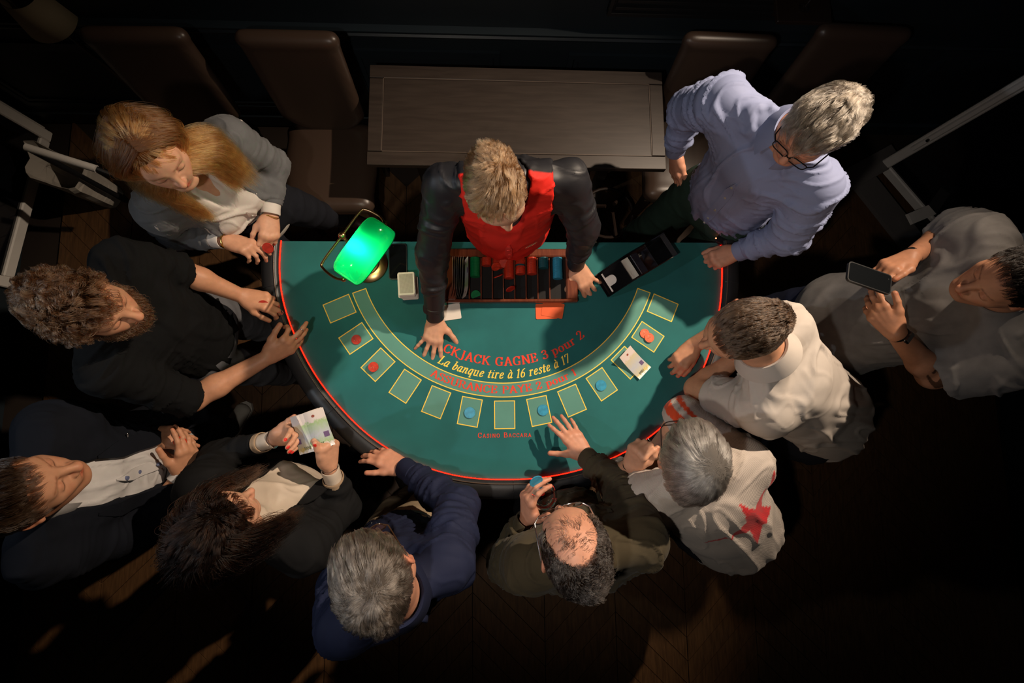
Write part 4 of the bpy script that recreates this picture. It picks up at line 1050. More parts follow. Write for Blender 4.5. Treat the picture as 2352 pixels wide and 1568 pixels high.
# red-led control box at the table corner
cb_ = U(1650, 558, TZ + 0.01)
cu = empty('led_controller', (cb_[0] + 0.008, cb_[1] + 0.012, TZ + 0.0006), -0.5, 'small black controller box with a red light at the table corner', 'controller')
MB().box((0.02, 0, 0.009), (0.075, 0.032, 0.016), bev=0.003).build('controller_case', m_black, cu)
MB().sphere((-0.0195, 0, 0.009), 0.0022, 10, 6).build('indicator_light', mat('indicator', (1, .1, .02), .5, emis=(1.0, 0.12, 0.03), estr=40), cu)
# ------------------------------------------------------------------ people: heads, hands, bodies, clothes, hair
def skin_mat(name, c): return mat(name, c, 0.5, spec=0.4, sss=0.12, tint=True, var=0.08, vscale=55, bump=0.12, bscale=700, bdist=0.0004)
def cloth(name, c, rough=0.85, sheen=0.0, bump=0.25, bscale=900, var=0.05, tint=False, **k): return mat(name, c, rough, sheen=sheen, bump=bump, bscale=bscale, var=var, vscale=25, tint=tint, bdist=0.0006, spec=k.get('spec', 0.18), wave=k.get('wave'))
class Head:
    """c: centre of the cranium, f: facing, u: crown direction"""
    def __init__(s, c, f, upv, k=1.0):
        s.c = np.asarray(c, float); s.f = nrm(f); s.u = nrm(np.asarray(upv, float) - s.f * (s.f @ np.asarray(upv, float))); s.r = np.cross(s.f, s.u); s.k = k
        s.M = np.stack([s.r, s.f, s.u], 1)
    def P(s, x, y, z): return s.c + s.M @ (np.array([x, y, z]) * s.k)
    def L(s, p): return ((np.asarray(p) - s.c) @ s.M) / s.k
SCALP_C = np.array([0, -0.012, 0.022]); SCALP_R = np.array([0.077, 0.097, 0.089])
def head_prims(s, H, fem=0.0, nose=1.0, jaw=1.0, open_eyes=False):
    k = H.k; P = H.P; r, f, u = H.r, H.f, H.u
    s.ell(P(*SCALP_C), SCALP_R * k, r, f, k=0.0)
    s.ell(P(0, 0.022, -0.035), (0.064 * k, 0.068 * k, 0.088 * k), r, f, k=0.03 * k)
    s.ell(P(0, 0.060, 0.018), (0.052 * k, 0.030 * k, 0.040 * k), r, f, k=0.02 * k)     # forehead
    for sx in (-1, 1):
        s.cone(P(sx * 0.052 * jaw, -0.005, -0.06), P(sx * 0.020, 0.066, -0.104), 0.020 * k, 0.017 * k, k=0.025 * k)
        s.cone(P(sx * 0.045, 0.055, -0.022), P(sx * 0.028, 0.074, -0.045), 0.017 * k, 0.015 * k, k=0.02 * k)      # cheekbone
        s.cone(P(sx * 0.012, 0.083, 0.017), P(sx * 0.042, 0.069, 0.017), 0.0095 * k, 0.009 * k, k=0.012 * k)      # brow ridge
    s.ell(P(0, 0.074, -0.104), (0.021 * k, 0.017 * k, 0.016 * k), r, f, k=0.02 * k)    # chin
    for sx in (-1, 1):
        s.ell(P(sx * 0.031, 0.096, -0.004), (0.020 * k, 0.020 * k, 0.013 * k), r, f, k=0.012 * k, op='-')
        s.ell(P(sx * 0.031, 0.0735, -0.006), (0.0150 * k, 0.0135 * k, 0.0125 * k), r, f, k=0.004 * k)
        s.cone(P(sx * 0.020, 0.0835, -0.0085), P(sx * 0.042, 0.0805, -0.009), 0.0018 * k, k=0.003 * k)           # lid rim
    s.cone(P(0, 0.086, 0.008), P(0, 0.108 + 0.006 * (nose - 1), -0.030), 0.0075 * k, 0.0090 * k * nose, k=0.014 * k)
    s.ell(P(0, 0.111 + 0.008 * (nose - 1), -0.034), (0.0100 * k * nose, 0.0095 * k, 0.0090 * k), r, f, k=0.008 * k)
    for sx in (-1, 1): s.ell(P(sx * 0.0115 * nose, 0.098, -0.038), (0.0070 * k, 0.009 * k, 0.0065 * k), r, f, k=0.008 * k)
    for sx in (-1, 1): s.ell(P(sx * 0.006 * nose, 0.102, -0.046), (0.0032 * k, 0.005 * k, 0.004 * k), r, f, k=0.003 * k, op='-')
    s.ell(P(0, 0.080, -0.064), (0.030 * k, 0.014 * k, 0.022 * k), r, f, k=0.015 * k)
    for sx in (-1, 1):
        s.cone(P(sx * 0.022, 0.083, -0.0655), P(0, 0.0945, -0.0625), 0.0030 * k, 0.0048 * k, k=0.005 * k)
        s.cone(P(sx * 0.020, 0.083, -0.0695), P(0, 0.0925, -0.0735), 0.0032 * k, 0.0058 * k, k=0.005 * k)
    s.cone(P(-0.022, 0.092, -0.0678), P(0.022, 0.092, -0.0678), 0.0014 * k, k=0.002 * k, op='-')
    for sx in (-1, 1):   # ears
        e = P(sx * 0.079, -0.010, -0.012); ed = nrm(r * sx * 0.93 - f * 0.36)
        s.ell(e, (0.0075 * k, 0.0170 * k, 0.031 * k), nrm(r * sx + f * 0.45), nrm(f - r * sx * 0.45), k=0.008 * k)
        s.ell(P(sx * 0.087, -0.006, -0.010), (0.006 * k, 0.0085 * k, 0.017 * k), nrm(r * sx + f * 0.45), nrm(f - r * sx * 0.45), k=0.004 * k, op='-')
        s.ell(P(sx * 0.078, -0.002, -0.036), (0.0065 * k, 0.008 * k, 0.009 * k), r, f, k=0.006 * k)
def head_tint(V, H, lips=(1.0, 0.55, 0.5), stub=None, brow=None, extra=1.0):
    q = H.L(V); T = np.ones((len(V), 3)); near = np.linalg.norm(q, axis=1) < 0.2
    def blob(c, rad, col, pw=1.0):
        d = np.linalg.norm((q - np.array(c)) / np.array(rad), axis=1); w_ = np.clip(1.6 * (1 - d), 0, 1) * pw * near
        T[:] = T * (1 - w_[:, None]) + (T * np.array(col)) * w_[:, None]
    blob((0, 0.092, -0.068), (0.026, 0.02, 0.0125), lips)
    blob((0, 0.108, -0.034), (0.02, 0.03, 0.02), (1.0, 0.80, 0.76), .8)
    for sx in (-1, 1):
        blob((sx * 0.040, 0.07, -0.035), (0.026, 0.03, 0.022), (1.0, 0.84, 0.80), .8)
        blob((sx * 0.082, -0.01, -0.012), (0.02, 0.03, 0.04), (1.0, 0.72, 0.66), .8)
        blob((sx * 0.031, 0.084, -0.0125), (0.019, 0.014, 0.0045), (0.25, 0.2, 0.2))     # lashes line
        blob((sx * 0.031, 0.086, 0.000), (0.018, 0.012, 0.010), (0.86, 0.72, 0.68), .7)
        if brow is not None:
            for xx in (0.016, 0.026, 0.036, 0.045): blob((sx * xx, 0.088 - (xx - 0.016) * 0.5, 0.0185 + 0.02 * (xx - .016)), (0.009, 0.014, 0.0052), brow)
    if stub is not None:
        blob((0, 0.060, -0.085), (0.062, 0.062, 0.045), stub); blob((0, 0.088, -0.053), (0.028, 0.02, 0.011), stub)
        for sx in (-1, 1): blob((sx * 0.058, 0.02, -0.06), (0.03, 0.045, 0.05), stub)
    return T
def finger(s, p, d, n, side, lens, rad, curls, tips, k=0.004):
    d = nrm(d); r0 = rad
    for i, (l_, c) in enumerate(zip(lens, curls)):
        a = math.radians(c); d, n = nrm(d * math.cos(a) - n * math.sin(a)), nrm(n * math.cos(a) + d * math.sin(a))
        r1 = r0 * (0.93 if i < 2 else 0.84); q = p + d * l_
        s.cone(p, q, r0, r1, k=k if i else 0.012)
        p, r0 = q, r1 * 1.02
    tips.append((p - d * r1 * 0.2 + n * r1 * 0.80, d, n, r1)); return p
def hand(s, W, D, N, side, sz=1.0, curls=((10, 15, 10),) * 4, thumb=(42, 10, 15, 10), spread=(8, 2, -4, -11), tips=None):
    """W wrist, D towards the fingers, N out of the back of the hand, side +1/-1 picks the thumb side D x N * side"""
    D = nrm(D); N = nrm(N - D * (N @ D)); S = np.cross(D, N) * side; tips = [] if tips is None else tips
    kx = ((0.029, 0.086), (0.010, 0.090), (-0.010, 0.085), (-0.027, 0.075))
    Ls = ((0.041, 0.025, 0.022), (0.046, 0.029, 0.023), (0.042, 0.027, 0.022), (0.033, 0.020, 0.019)); R_ = (0.0092, 0.0094, 0.0088, 0.0078)
    for i, (x, y) in enumerate(kx):
        K = W + (S * x + D * y) * sz; w0 = W + (S * x * 0.62 + D * 0.012) * sz
        s.cone(w0, K, 0.0145 * sz, 0.0112 * sz, k=0.016)
        s.ell(K + N * 0.003 * sz, (0.0095 * sz, 0.0095 * sz, 0.0095 * sz), S, D, k=0.008)
        s.cone(w0 + N * 0.010 * sz + D * .02 * sz, K + N * 0.0078 * sz, 0.0022 * sz, k=0.006)     # tendons
    s.ell(W + (D * 0.045 - N * 0.004) * sz, (0.036 * sz, 0.046 * sz, 0.015 * sz), S, D, k=0.015)
    for i, (x, y) in enumerate(kx):
        K = W + (S * x + D * y) * sz; a = math.radians(spread[i]); d = D * math.cos(a) + S * math.sin(a)
        finger(s, K, d, N, S, [l_ * sz for l_ in Ls[i]], R_[i] * sz, curls[i], tips)
    ab, c0, c1, c2 = thumb; a = math.radians(ab)
    B = W + (S * 0.020 + D * 0.018 - N * 0.006) * sz; d = nrm(D * math.cos(a) + S * math.sin(a) - N * math.sin(math.radians(c0)))
    tn_ = nrm(N * 0.6 + S * 0.8 - d * (d @ (N * 0.6 + S * 0.8)))
    p1 = B + d * 0.044 * sz; s.cone(B, p1, 0.0145 * sz, 0.0115 * sz, k=0.014)
    s.ell(W + (S * 0.026 + D * 0.034 - N * 0.008) * sz, (0.018 * sz, 0.026 * sz, 0.016 * sz), S, D, k=0.012)
    ax_ = nrm(np.cross(d, D + 1e-3 * S)); d1 = rot_axis(d, ax_, math.radians(c1)); tn1 = nrm(tn_ - d1 * (tn_ @ d1))
    finger(s, p1, d1, tn1, S, (0.034 * sz, 0.028 * sz), 0.0108 * sz, (c2 * .4, c2), tips)
    return tips
def limb_tint(V, T, tips, nail=(1.0, 0.80, 0.76), marks=()):
    for p, d, n, r1 in tips:
        q = V - p; dd = np.sqrt((q @ d / 0.0068) ** 2 + (q @ nrm(np.cross(d, n)) / 0.0052) ** 2 + (q @ n / 0.0045) ** 2)
        w_ = (dd < 1).astype(float)[:, None]; T[:] = T * (1 - w_) + np.array(nail) * w_
    return T

class Person:
    def __init__(s, label, j, skin, hf=(0, -1, -.5), hu=None, hk=1.0, toes=None, build=1.0, group='players and dealer around the table', pel=None, fem=0.0, hipshift=None):
        s.j = {k: (U(*v) if not isinstance(v, np.ndarray) else v) for k, v in j.items()}
        J = s.j; s.build = build; s.skin = skin; s.m = (J['sL'] + J['sR']) / 2
        s.root = empty('person', (J['pel'][0], J['pel'][1], 0), 0, label, 'person', group)
        s.off = np.array([J['pel'][0], J['pel'][1], 0.0])
        s.up = nrm(s.m - J['pel']); s.u = nrm(J['sR'] - J['sL']); s.u = nrm(s.u - s.up * (s.u @ s.up)); v = np.cross(s.up, s.u)
        f = nrm(hf); s.v = v if v @ f > 0 else -v
        hup = np.array([0, 0, 1.0]) if hu is None else np.asarray(hu, float)
        s.H = Head(J['head'], f, hup, hk)
        sb_ = s.H.P(0, -.035, -.055); dd = np.linalg.norm(sb_ - s.m); s.nax = nrm(sb_ - s.m); s.neck = s.m + s.nax * min(0.125, max(0.03, dd - 0.105)); s.hipshift = np.zeros(3) if hipshift is None else np.asarray(hipshift, float)
        s.vh = nrm(s.v * [1, 1, 0]); s.uh = nrm(np.cross(s.vh, [0, 0, 1.0])); s.uh = s.uh if s.uh @ s.u > 0 else -s.uh
        pel = J['pel']
        s.hips = {q: pel + s.hipshift + s.uh * g_ * 0.095 * build - np.array([0, 0, 0.06]) for q, g_ in (('L', -1), ('R', 1))}
        toes = toes or {}
        s.feet = {q: toes.get(q, np.array([*(s.hips[q] + s.uh * g_ * 0.03)[:2], 0.09])) for q, g_ in (('L', -1), ('R', 1))}
        s.feet = {q: np.array([p[0], p[1], 0.09]) for q, p in s.feet.items()}
        s.knees = {}
        for q in 'LR':
            s.knees[q] = s.hips[q] * 0.47 + s.feet[q] * 0.53 + s.vh * 0.035
        s.skinparts = []
    def add(s, name, V, Q, m, tint=None, parent=None):
        o = npmesh(name, V - s.off, Q, m, parent or s.root, True, tint); return o
    def put(s, mb, name, m, parent=None, smooth=True, angle=40):
        mb.V = [v - s.off for v in mb.V]; return mb.build(name, m, parent or s.root, smooth, angle)
    # ---- body skin: head piece, arm pieces, trunk
    def body(s, arms, headopt={}, tintopt={}, neck_r=0.056, arm_r=(0.046, 0.040, 0.027), nail=(1.0, 0.80, 0.76), marks=None, h=0.003):
        J = s.j; VV, QQ, TT = [], [], []; n = 0
        def put(V, Q, T):
            nonlocal n; VV.append(V); QQ.append(Q + n); TT.append(T); n += len(V)
        g = Sdf(0.003 * max(1, s.H.k)); head_prims(g, s.H, **headopt)
        g.cone(s.H.P(0, -0.028, -0.05), s.neck, neck_r, neck_r * 1.05, k=0.02)
        g.cone(s.neck, s.m - s.up * 0.03 + s.u * 0.09, neck_r * .9, 0.045, k=0.03); g.cone(s.neck, s.m - s.up * 0.03 - s.u * 0.09, neck_r * .9, 0.045, k=0.03)
        V, Q = g.mesh(); put(V, Q, head_tint(V, s.H, **tintopt))
        s.tips = []
        for q in 'LR':
            a_ = arms.get(q)
            g = Sdf(h); E, Wr, S_ = J['e' + q], J['w' + q], J['s' + q]; ar = arm_r if (a_ or {}).get('bare') else (arm_r[0] * .8, arm_r[1] * .8, arm_r[2])
            start = E if (a_ or {}).get('bare') is None else S_ * 0.55 + E * 0.45
            if (a_ or {}).get('bare'): g.cone(S_ * 0.6 + E * 0.4, E, ar[0] * s.build, ar[1] * s.build, k=0.02)
            mid = E * 0.68 + Wr * 0.32
            g.cone(E, mid, ar[1] * s.build, ar[1] * 0.98 * s.build, k=0.02).cone(mid, Wr, ar[1] * 0.95 * s.build, ar[2] * 1.0 * s.build, k=0.02)
            tips = []
            if a_ is not None:
                D = a_['d'] if isinstance(a_['d'], np.ndarray) else U(*a_['d']) - Wr
                D = nrm(D); hand(g, Wr + D * 0.006, D, np.asarray(a_['n'], float), a_['side'], a_.get('sz', 1.0), a_.get('curls', ((12, 18, 10),) * 4), a_.get('thumb', (42, 8, 10, 12)), a_.get('spread', (8, 2, -4, -11)), tips)
            V, Q = g.mesh(); V = relax(V, Q, 1, .3); T = np.ones((len(V), 3)) * np.array([1, 0.97, 0.95]); limb_tint(V, T, tips, nail)
            for p, d, n_, r1 in tips:      # ruddier finger ends
                w_ = np.clip(1 - np.linalg.norm(V - p, axis=1) / 0.03, 0, 1)[:, None] * 0.25; T[:] = T * (1 - w_) + T * np.array([1, .78, .72]) * w_
            if marks and q in marks:
                for c_, ax_, w0, freq in marks[q]:
                    t = (V - c_) @ nrm(ax_); msk = (np.abs(t) < w0) & (np.linalg.norm(V - c_, axis=1) < .085) & (np.sin(freq * t + 3 * np.sin(80 * (V @ np.array([1, .3, .6])))) > -0.1); T[msk] *= 0.22
            put(V, Q, T); s.tips.append(tips)
        g = Sdf(0.014)
        b_ = s.build * 0.93
        g.cone(s.m - s.up * 0.10, s.m * 0.45 + J['pel'] * 0.55, (0.145 * b_, 0.095 * b_), (0.125 * b_, 0.09 * b_), u=s.u, k=0.03)
        g.cone(s.m * 0.45 + J['pel'] * 0.55, J['pel'], (0.125 * b_, 0.09 * b_), (0.15 * b_, 0.10 * b_), u=s.u, k=0.03)
        for q in 'LR':
            g.cone(s.m - s.up * 0.02, J['s' + q], 0.05 * b_, 0.05 * b_, k=0.03); g.cone(J['s' + q], J['e' + q], 0.043 * b_, 0.036 * b_, k=0.02)
            g.cone(s.hips[q], s.knees[q], 0.078 * b_, 0.052 * b_, k=0.02); g.cone(s.knees[q], s.feet[q], 0.050 * b_, 0.034 * b_, k=0.02)
        V, Q = g.mesh(); put(V, Q, np.ones((len(V), 3)))
        o = s.add('body', np.concatenate(VV), np.concatenate(QQ), s.skin, np.concatenate(TT)); return o
    # ---- garments
    def torso(s, g, o=0.012, hem=0.0, hemr=None, dims=None, sh=0.050, top=True, belly=0.0):
        J = s.j; b_ = s.build; c, w_, hp = dims or ((0.152, 0.108), (0.142, 0.104), (0.165, 0.118))
        A = s.m - s.up * 0.115; B = s.m * 0.42 + J['pel'] * 0.58; Cc = J['pel'] - s.up * hem
        e = lambda r_: (r_[0] * b_ + o, r_[1] * b_ + o)
        g.cone(A, B, e(c), e(w_), u=s.u, k=0.04); g.cone(B, Cc, e(w_), e(hemr or hp), u=s.u, k=0.04)
        if belly: g.ell(B * 0.6 + J['pel'] * 0.4 + s.v * 0.05, (0.12 * b_ + belly, 0.08 + belly, 0.14), s.u, s.v, k=0.05)
        if top:
            nk = s.neck - s.nax * 0.005
            for q in 'LR':
                g.cone(nk - s.nax * 0.035, J['s' + q] - s.up * 0.010, 0.050 * b_ + o * .6, sh * b_ + o, k=0.04)
                g.cone(s.m - s.up * 0.09, J['s' + q] - s.up * 0.05, 0.09 * b_ + o, 0.06 * b_ + o, k=0.04)
        s.cA, s.cB, s.cC = A, B, Cc
        return g
    def sleeve(s, g, q, t=1.0, o=0.010, r=(0.052, 0.046, 0.043, 0.033), k=0.022, flare=0.0):
        """t: 0..1 upper arm, 1..2 forearm"""
        J = s.j; S_, E, Wr = J['s' + q] - s.up * 0.01, J['e' + q], J['w' + q]; b_ = s.build
        if t <= 1:
            X = S_ + (E - S_) * t; d = nrm(E - S_)
            g.cone(S_, X + d * 0.03, r[0] * b_ + o, (r[0] + (r[1] - r[0]) * t) * b_ + o + flare, k=k, clip=(X, d))
        else:
            X = E + (Wr - E) * (t - 1); d = nrm(Wr - E); rr = r[2] + (r[3] - r[2]) * (t - 1)
            g.cone(S_, E, r[0] * b_ + o, r[1] * b_ + o, k=k); g.cone(E, X + d * 0.02, r[2] * b_ + o, rr * b_ * .94 + o * (0.8 if t < 1.7 else 0.45) + flare, k=k, clip=(X, d))
        return X, d
    def bones(s, torso=(4, 13), arm=(26, 5.5)):
        J = s.j; L_ = [(s.m, J['pel'], *torso)]
        for q in 'LR': L_ += [(J['s' + q], J['e' + q], *arm), (J['e' + q], J['w' + q], arm[0] * 1.1, arm[1])]
        return L_
    def garment(s, name, g, m, amp=0.005, bones=None, seed=0.0, tint=None, rel=1, label=None, parent=None):
        V, Q = g.mesh(); V = relax(V, Q, rel, .5); N = vnormals(V, Q); V0 = V
        V = fold(V, N, bones or s.bones(), amp, seed)
        T = tint(V0) if tint else None
        o = s.add(name, V, Q, m, T, parent); s.gv = getattr(s, 'gv', {}); s.gv[name] = (V, vnormals(V, Q))
        if label: o['label'] = label
        return o
    def on(s, name, x, y, dirv=None, win=0.02):
        """point of a garment's front (or the side dirv faces), x across from the middle, y down from the shoulders"""
        V, N = s.gv[name]; d = s.v if dirv is None else nrm(dirv); R_ = V - s.m; a = np.abs(R_ @ s.u - x); b = np.abs(-(R_ @ s.up) - y)
        ok = np.where((a < win) & (b < win) & (N @ d > 0.1))[0]
        if not len(ok): ok = np.argsort(a + b)[:20]
        i = ok[np.argmax(V[ok] @ d - 2 * (a[ok] + b[ok]))]; return V[i], N[i]
    def buttons(s, name, ys, m, x=0.0, r=0.0055):
        for y in ys:
            p, n_ = s.on(name, x, y); mb = MB(); mb.cyl(p - n_ * 0.001, p + n_ * 0.0065, r, r * .9, n=14); s.put(mb, 'button', m)
    def strip(s, name, pts, wd, m, nm='placket', h=0.004, taper=False):
        """a band of cloth lying on the garment along body-frame points (x, y)"""
        P, Nn = [], []
        for x, y in pts:
            p, n_ = s.on(name, x, y, win=0.014); P.append(p); Nn.append(n_)
        P = np.array(P); Nn = np.array(Nn)
        for _ in range(2): P[1:-1] = (P[:-2] + 2 * P[1:-1] + P[2:]) / 4; Nn[1:-1] = (Nn[:-2] + 2 * Nn[1:-1] + Nn[2:]) / 4
        T_ = np.gradient(P, axis=0); V = []
        wd0 = wd
        for i_, (p, n_, t) in enumerate(zip(P, Nn, T_)):
            n_ = nrm(n_); sd_ = nrm(np.cross(nrm(t), n_)); f_ = i_ / (len(P) - 1); wd = wd0 * (0.15 + 0.85 * min(1, (1 - f_) * 3, f_ * 5) if taper else 1); V += [p - sd_ * wd / 2 - n_ * .002, p - sd_ * wd / 2 + n_ * h, p + sd_ * wd / 2 + n_ * h, p + sd_ * wd / 2 - n_ * .002]
        F = [(4 * i + a, 4 * i + 4 + a, 4 * i + 4 + (a + 1) % 4, 4 * i + (a + 1) % 4) for i in range(len(P) - 1) for a in range(4)] + [[0, 1, 2, 3], [len(V) - 1, len(V) - 2, len(V) - 3, len(V) - 4]]
        mb = MB(); mb.add(V, F); return s.put(mb, nm, m, None, True, 30)
    def legs(s, m, o=0.012, top=0.04, name='trousers', h=0.013, amp=0.005, label=None, taper=0.052):
        g = Sdf(h); b_ = s.build; J = s.j
        g.cone(J['pel'] + s.up * top, J['pel'] - np.array([0, 0, 0.06]), (0.155 * b_ + o, 0.108 * b_ + o), (0.160 * b_ + o, 0.112 * b_ + o), u=s.uh, k=0.03)
        for q in 'LR':
            d = nrm(s.feet[q] - s.knees[q])
            g.cone(s.hips[q], s.knees[q], 0.088 * b_ + o, 0.060 * b_ + o, k=0.03); g.cone(s.knees[q], s.feet[q], 0.058 * b_ + o, taper + o, k=0.02)
        bn = [(s.hips[q], s.feet[q], 9, 8) for q in 'LR']
        return s.garment(name, g, m, amp, bn, label=label)
    def shoes(s, m, dirs=None, sole=None):
        for q in 'LR':
            d = nrm((dirs or {}).get(q, s.vh)); d = nrm(d * [1, 1, 0]); F_ = s.feet[q]; g = Sdf(0.008); sd_ = np.cross(d, [0, 0, 1.0])
            b0 = np.array([F_[0], F_[1], 0.035])
            g.cone(b0 - d * 0.045, b0 + d * 0.12, (0.036, 0.036), (0.043, 0.030), u=sd_, k=0.02).cone(b0 + np.array([0, 0, 0.05]), b0 + d * 0.07, 0.042, 0.032, k=0.03)
            g.cut(np.array([F_[0], F_[1], 0.004]) + d * 0.04, (0, 0, -1), 0.25)
            V, Q = g.mesh(); sh_ = s.add('shoe', V, Q, m)
            if sole is not None:
                mb = MB(); pts = [(t_, w_) for t_, w_ in ((-0.085, 0.02), (-0.06, 0.036), (0.02, 0.036), (0.08, 0.045), (0.14, 0.038), (0.165, 0.015))]
                Pp = [b0[:2] + d[:2] * a_ + sd_[:2] * w_ for a_, w_ in pts] + [b0[:2] + d[:2] * a_ - sd_[:2] * w_ for a_, w_ in pts[::-1]]
                mb.prism(Pp, 0.001, 0.02); s.put(mb, 'sole', sole, sh_, False)
                for k_ in range(5):
                    p = b0 + d * (0.045 + 0.014 * k_) + np.array([0, 0, 0.042 - 0.004 * k_]); mb = MB(); mb.tube([p - sd_ * 0.018, p + np.array([0, 0, 0.006]), p + sd_ * 0.018], 0.003, n=6); s.put(mb, 'lace', sole, sh_)
    def cuff(s, q, m, r=0.040, w_=0.05, name='cuff', at=None, dirv=None, th=0.003, flat=0.85):
        J = s.j; d = nrm(J['w' + q] - J['e' + q]) if dirv is None else nrm(dirv); c = J['w' + q] - d * w_ * 0.5 if at is None else at
        X, Y, Z = frame(d, s.up); n = 28; V = []
        R_ = [(r * .97, -w_ / 2), (r + .001, -w_ / 2 + .002), (r, 0), (r + .0015, w_ / 2 - .004), (r, w_ / 2), (r - th, w_ / 2), (r - th - .001, 0), (r - th * 1.5, -w_ / 2)]
        for rr, z in R_:
            for i in range(n):
                t = 2 * math.pi * i / n; wob = 1 + 0.03 * math.sin(3 * t + 1)
                V.append(c + (X * math.cos(t) * flat + Y * math.sin(t)) * rr * wob + d * z)
        m_ = len(R_); F = [(j * n + i, j * n + (i + 1) % n, ((j + 1) % m_) * n + (i + 1) % n, ((j + 1) % m_) * n + i) for j in range(m_) for i in range(n)]
        mb = MB(); mb.add(V, F); return s.put(mb, name, m, parent=s.root)
    def collar(s, m, r=0.066, hgt=0.034, gap=0.5, flare=0.020, c=None, tilt=0.0, fold_=True, name='collar', drop=0.010):
        c = s.neck - s.nax * 0.002 if c is None else c
        upv = nrm(s.up * 0.35 + s.nax + s.v * tilt); X = nrm(s.u - upv * (s.u @ upv)); Y = np.cross(upv, X); Y = Y if Y @ s.v > 0 else -Y
        n = 40; V = []; prof = [(0, 0), (0.001, hgt)] + ([(0.006, hgt + 0.003), (flare, -drop)] if fold_ else []); th = 0.0025
        full = [(a, b) for a, b in prof] + [(a - th if i < 2 else a - th * 0.3, b - th) for i, (a, b) in enumerate(prof)][::-1]
        np_ = len(full)
        for i in range(n + 1):
            t = -math.pi + gap / 2 + (2 * math.pi - gap) * i / n; t -= math.pi / 2 - math.pi
            # t = pi/2 is the front
            ang_ = math.pi / 2 + gap / 2 + (2 * math.pi - gap) * i / n
            ff = min(i, n - i) / n; point = 0.018 * max(0, 1 - ff * 9)
            for k_, (a, b) in enumerate(full):
                rr = r + a; ez = b - (point if (fold_ and k_ in (3, 4)) else 0)
                V.append(c + (X * math.cos(ang_) * 1.0 + Y * math.sin(ang_) * 1.05) * rr + upv * (ez + 0.010 * -math.sin(ang_) * 1.0))
        F = [(i * np_ + j, i * np_ + (j + 1) % np_, (i + 1) * np_ + (j + 1) % np_, (i + 1) * np_ + j) for i in range(n) for j in range(np_)] + [list(range(np_))[::-1], [n * np_ + j for j in range(np_)]]
        mb = MB(); mb.add(V, F); return s.put(mb, name, m)
    def glasses(s, m, square=True, metal=False, w_=0.027, hgt=0.019):
        H = s.H; root = None; mb = MB(); t = np.linspace(0, 2 * math.pi, 24, endpoint=False); e_ = 0.5 if square else 0.85
        for sx in (-1, 1):
            pts = [H.P(sx * 0.033 + w_ * math.copysign(abs(math.cos(a)) ** e_, math.cos(a)), 0.108 - 0.14 * abs(sx * 0.033 + w_ * math.cos(a)), -0.008 + hgt * math.copysign(abs(math.sin(a)) ** e_, math.sin(a))) for a in t]
            mb.tube(pts, 0.0017 if not metal else 0.0010, n=6, closed=True)
        mb.tube([H.P(-0.008, 0.107, -0.003), H.P(0, 0.112, 0.0), H.P(0.008, 0.107, -0.003)], 0.0018, n=6)
        g = s.put(mb, 'glasses', m)
        for sx in (-1, 1):
            mb = MB(); mb.tube([H.P(sx * 0.060, 0.099, -0.001), H.P(sx * 0.073, 0.086, -0.001), H.P(sx * 0.083, 0.0, -0.002), H.P(sx * 0.082, -0.02, -0.018)], 0.0019, n=6); s.put(mb, 'temple', m, g)
            mb = MB(); pts = [H.P(sx * 0.033 + w_ * math.copysign(abs(math.cos(a)) ** e_, math.cos(a)), 0.108 - 0.14 * abs(sx * 0.033 + w_ * math.cos(a)), -0.008 + hgt * math.copysign(abs(math.sin(a)) ** e_, math.sin(a))) for a in t]
            mb.add(pts, [list(range(24))]); s.put(mb, 'lens', m_lens, g, False)
        return g
    # ---- hair
    def hair(s, m, thick=0.014, line=None, length=0.05, n=7000, whorl=(0.0, -0.07, 0.075), comb=(0, 0, 0), lift=0.25, curl=0.25, freq=40, layers=1.0, mask=None, rad=0.00042, seg=8, capm=None, bald=None, cap=True, nl=1.0, seed=1, clump=0.0, tuft=.75, ntuft=420):
        H = s.H; k = H.k
        line = line or [(-0.14, -0.085), (-0.06, -0.062), (0.0, -0.035), (0.014, -0.012), (0.034, 0.020), (0.060, 0.058), (0.085, 0.062), (0.12, 0.07)]
        ly, lz = np.array(line).T
        def gz(y): return np.interp(y, ly, lz)
        o = None
        if cap:
            g = Sdf(0.0045); g.ell(H.P(*SCALP_C), (SCALP_R + thick * 0.22) * k, H.r, H.f, k=0)
            Mi = H.M
            def f(X, Y, Z, G):
                x_ = X - H.c[0]; y_ = Y - H.c[1]; z_ = Z - H.c[2]
                lx = (x_ * Mi[0, 0] + y_ * Mi[1, 0] + z_ * Mi[2, 0]) / k; l_y = (x_ * Mi[0, 1] + y_ * Mi[1, 1] + z_ * Mi[2, 1]) / k; l_z = (x_ * Mi[0, 2] + y_ * Mi[1, 2] + z_ * Mi[2, 2]) / k
                D_ = np.maximum(G, ((gz(l_y) + 0.006 - l_z) * 0.7 * k).astype(np.float32))
                if bald is not None:
                    c_, r_, = bald; q_ = np.sqrt(((lx - c_[0]) / r_[0]) ** 2 + ((l_y - c_[1]) / r_[1]) ** 2 + ((l_z - c_[2]) / r_[2]) ** 2)
                    D_ = np.maximum(D_, ((1 - q_) * min(r_) * k).astype(np.float32))
                return D_
            g.fn(f, H.c, 0.2 * k); V, Q = g.mesh(); V = relax(V, Q, 2); N = vnormals(V, Q)
            V = V + N * (0.0015 * vnoise(V * 90))[:, None]
            o = s.add('hair', V, Q, capm or m)
        r_ = np.random.default_rng(seed); M_ = int(n * 3.2); d = r_.normal(size=(M_, 3)); d /= np.linalg.norm(d, axis=1, keepdims=True)
        p = SCALP_C + d * SCALP_R
        keep = p[:, 2] > gz(p[:, 1]) + r_.normal(0, 0.003, M_)
        if mask is not None: keep &= r_.uniform(size=M_) < mask(p)
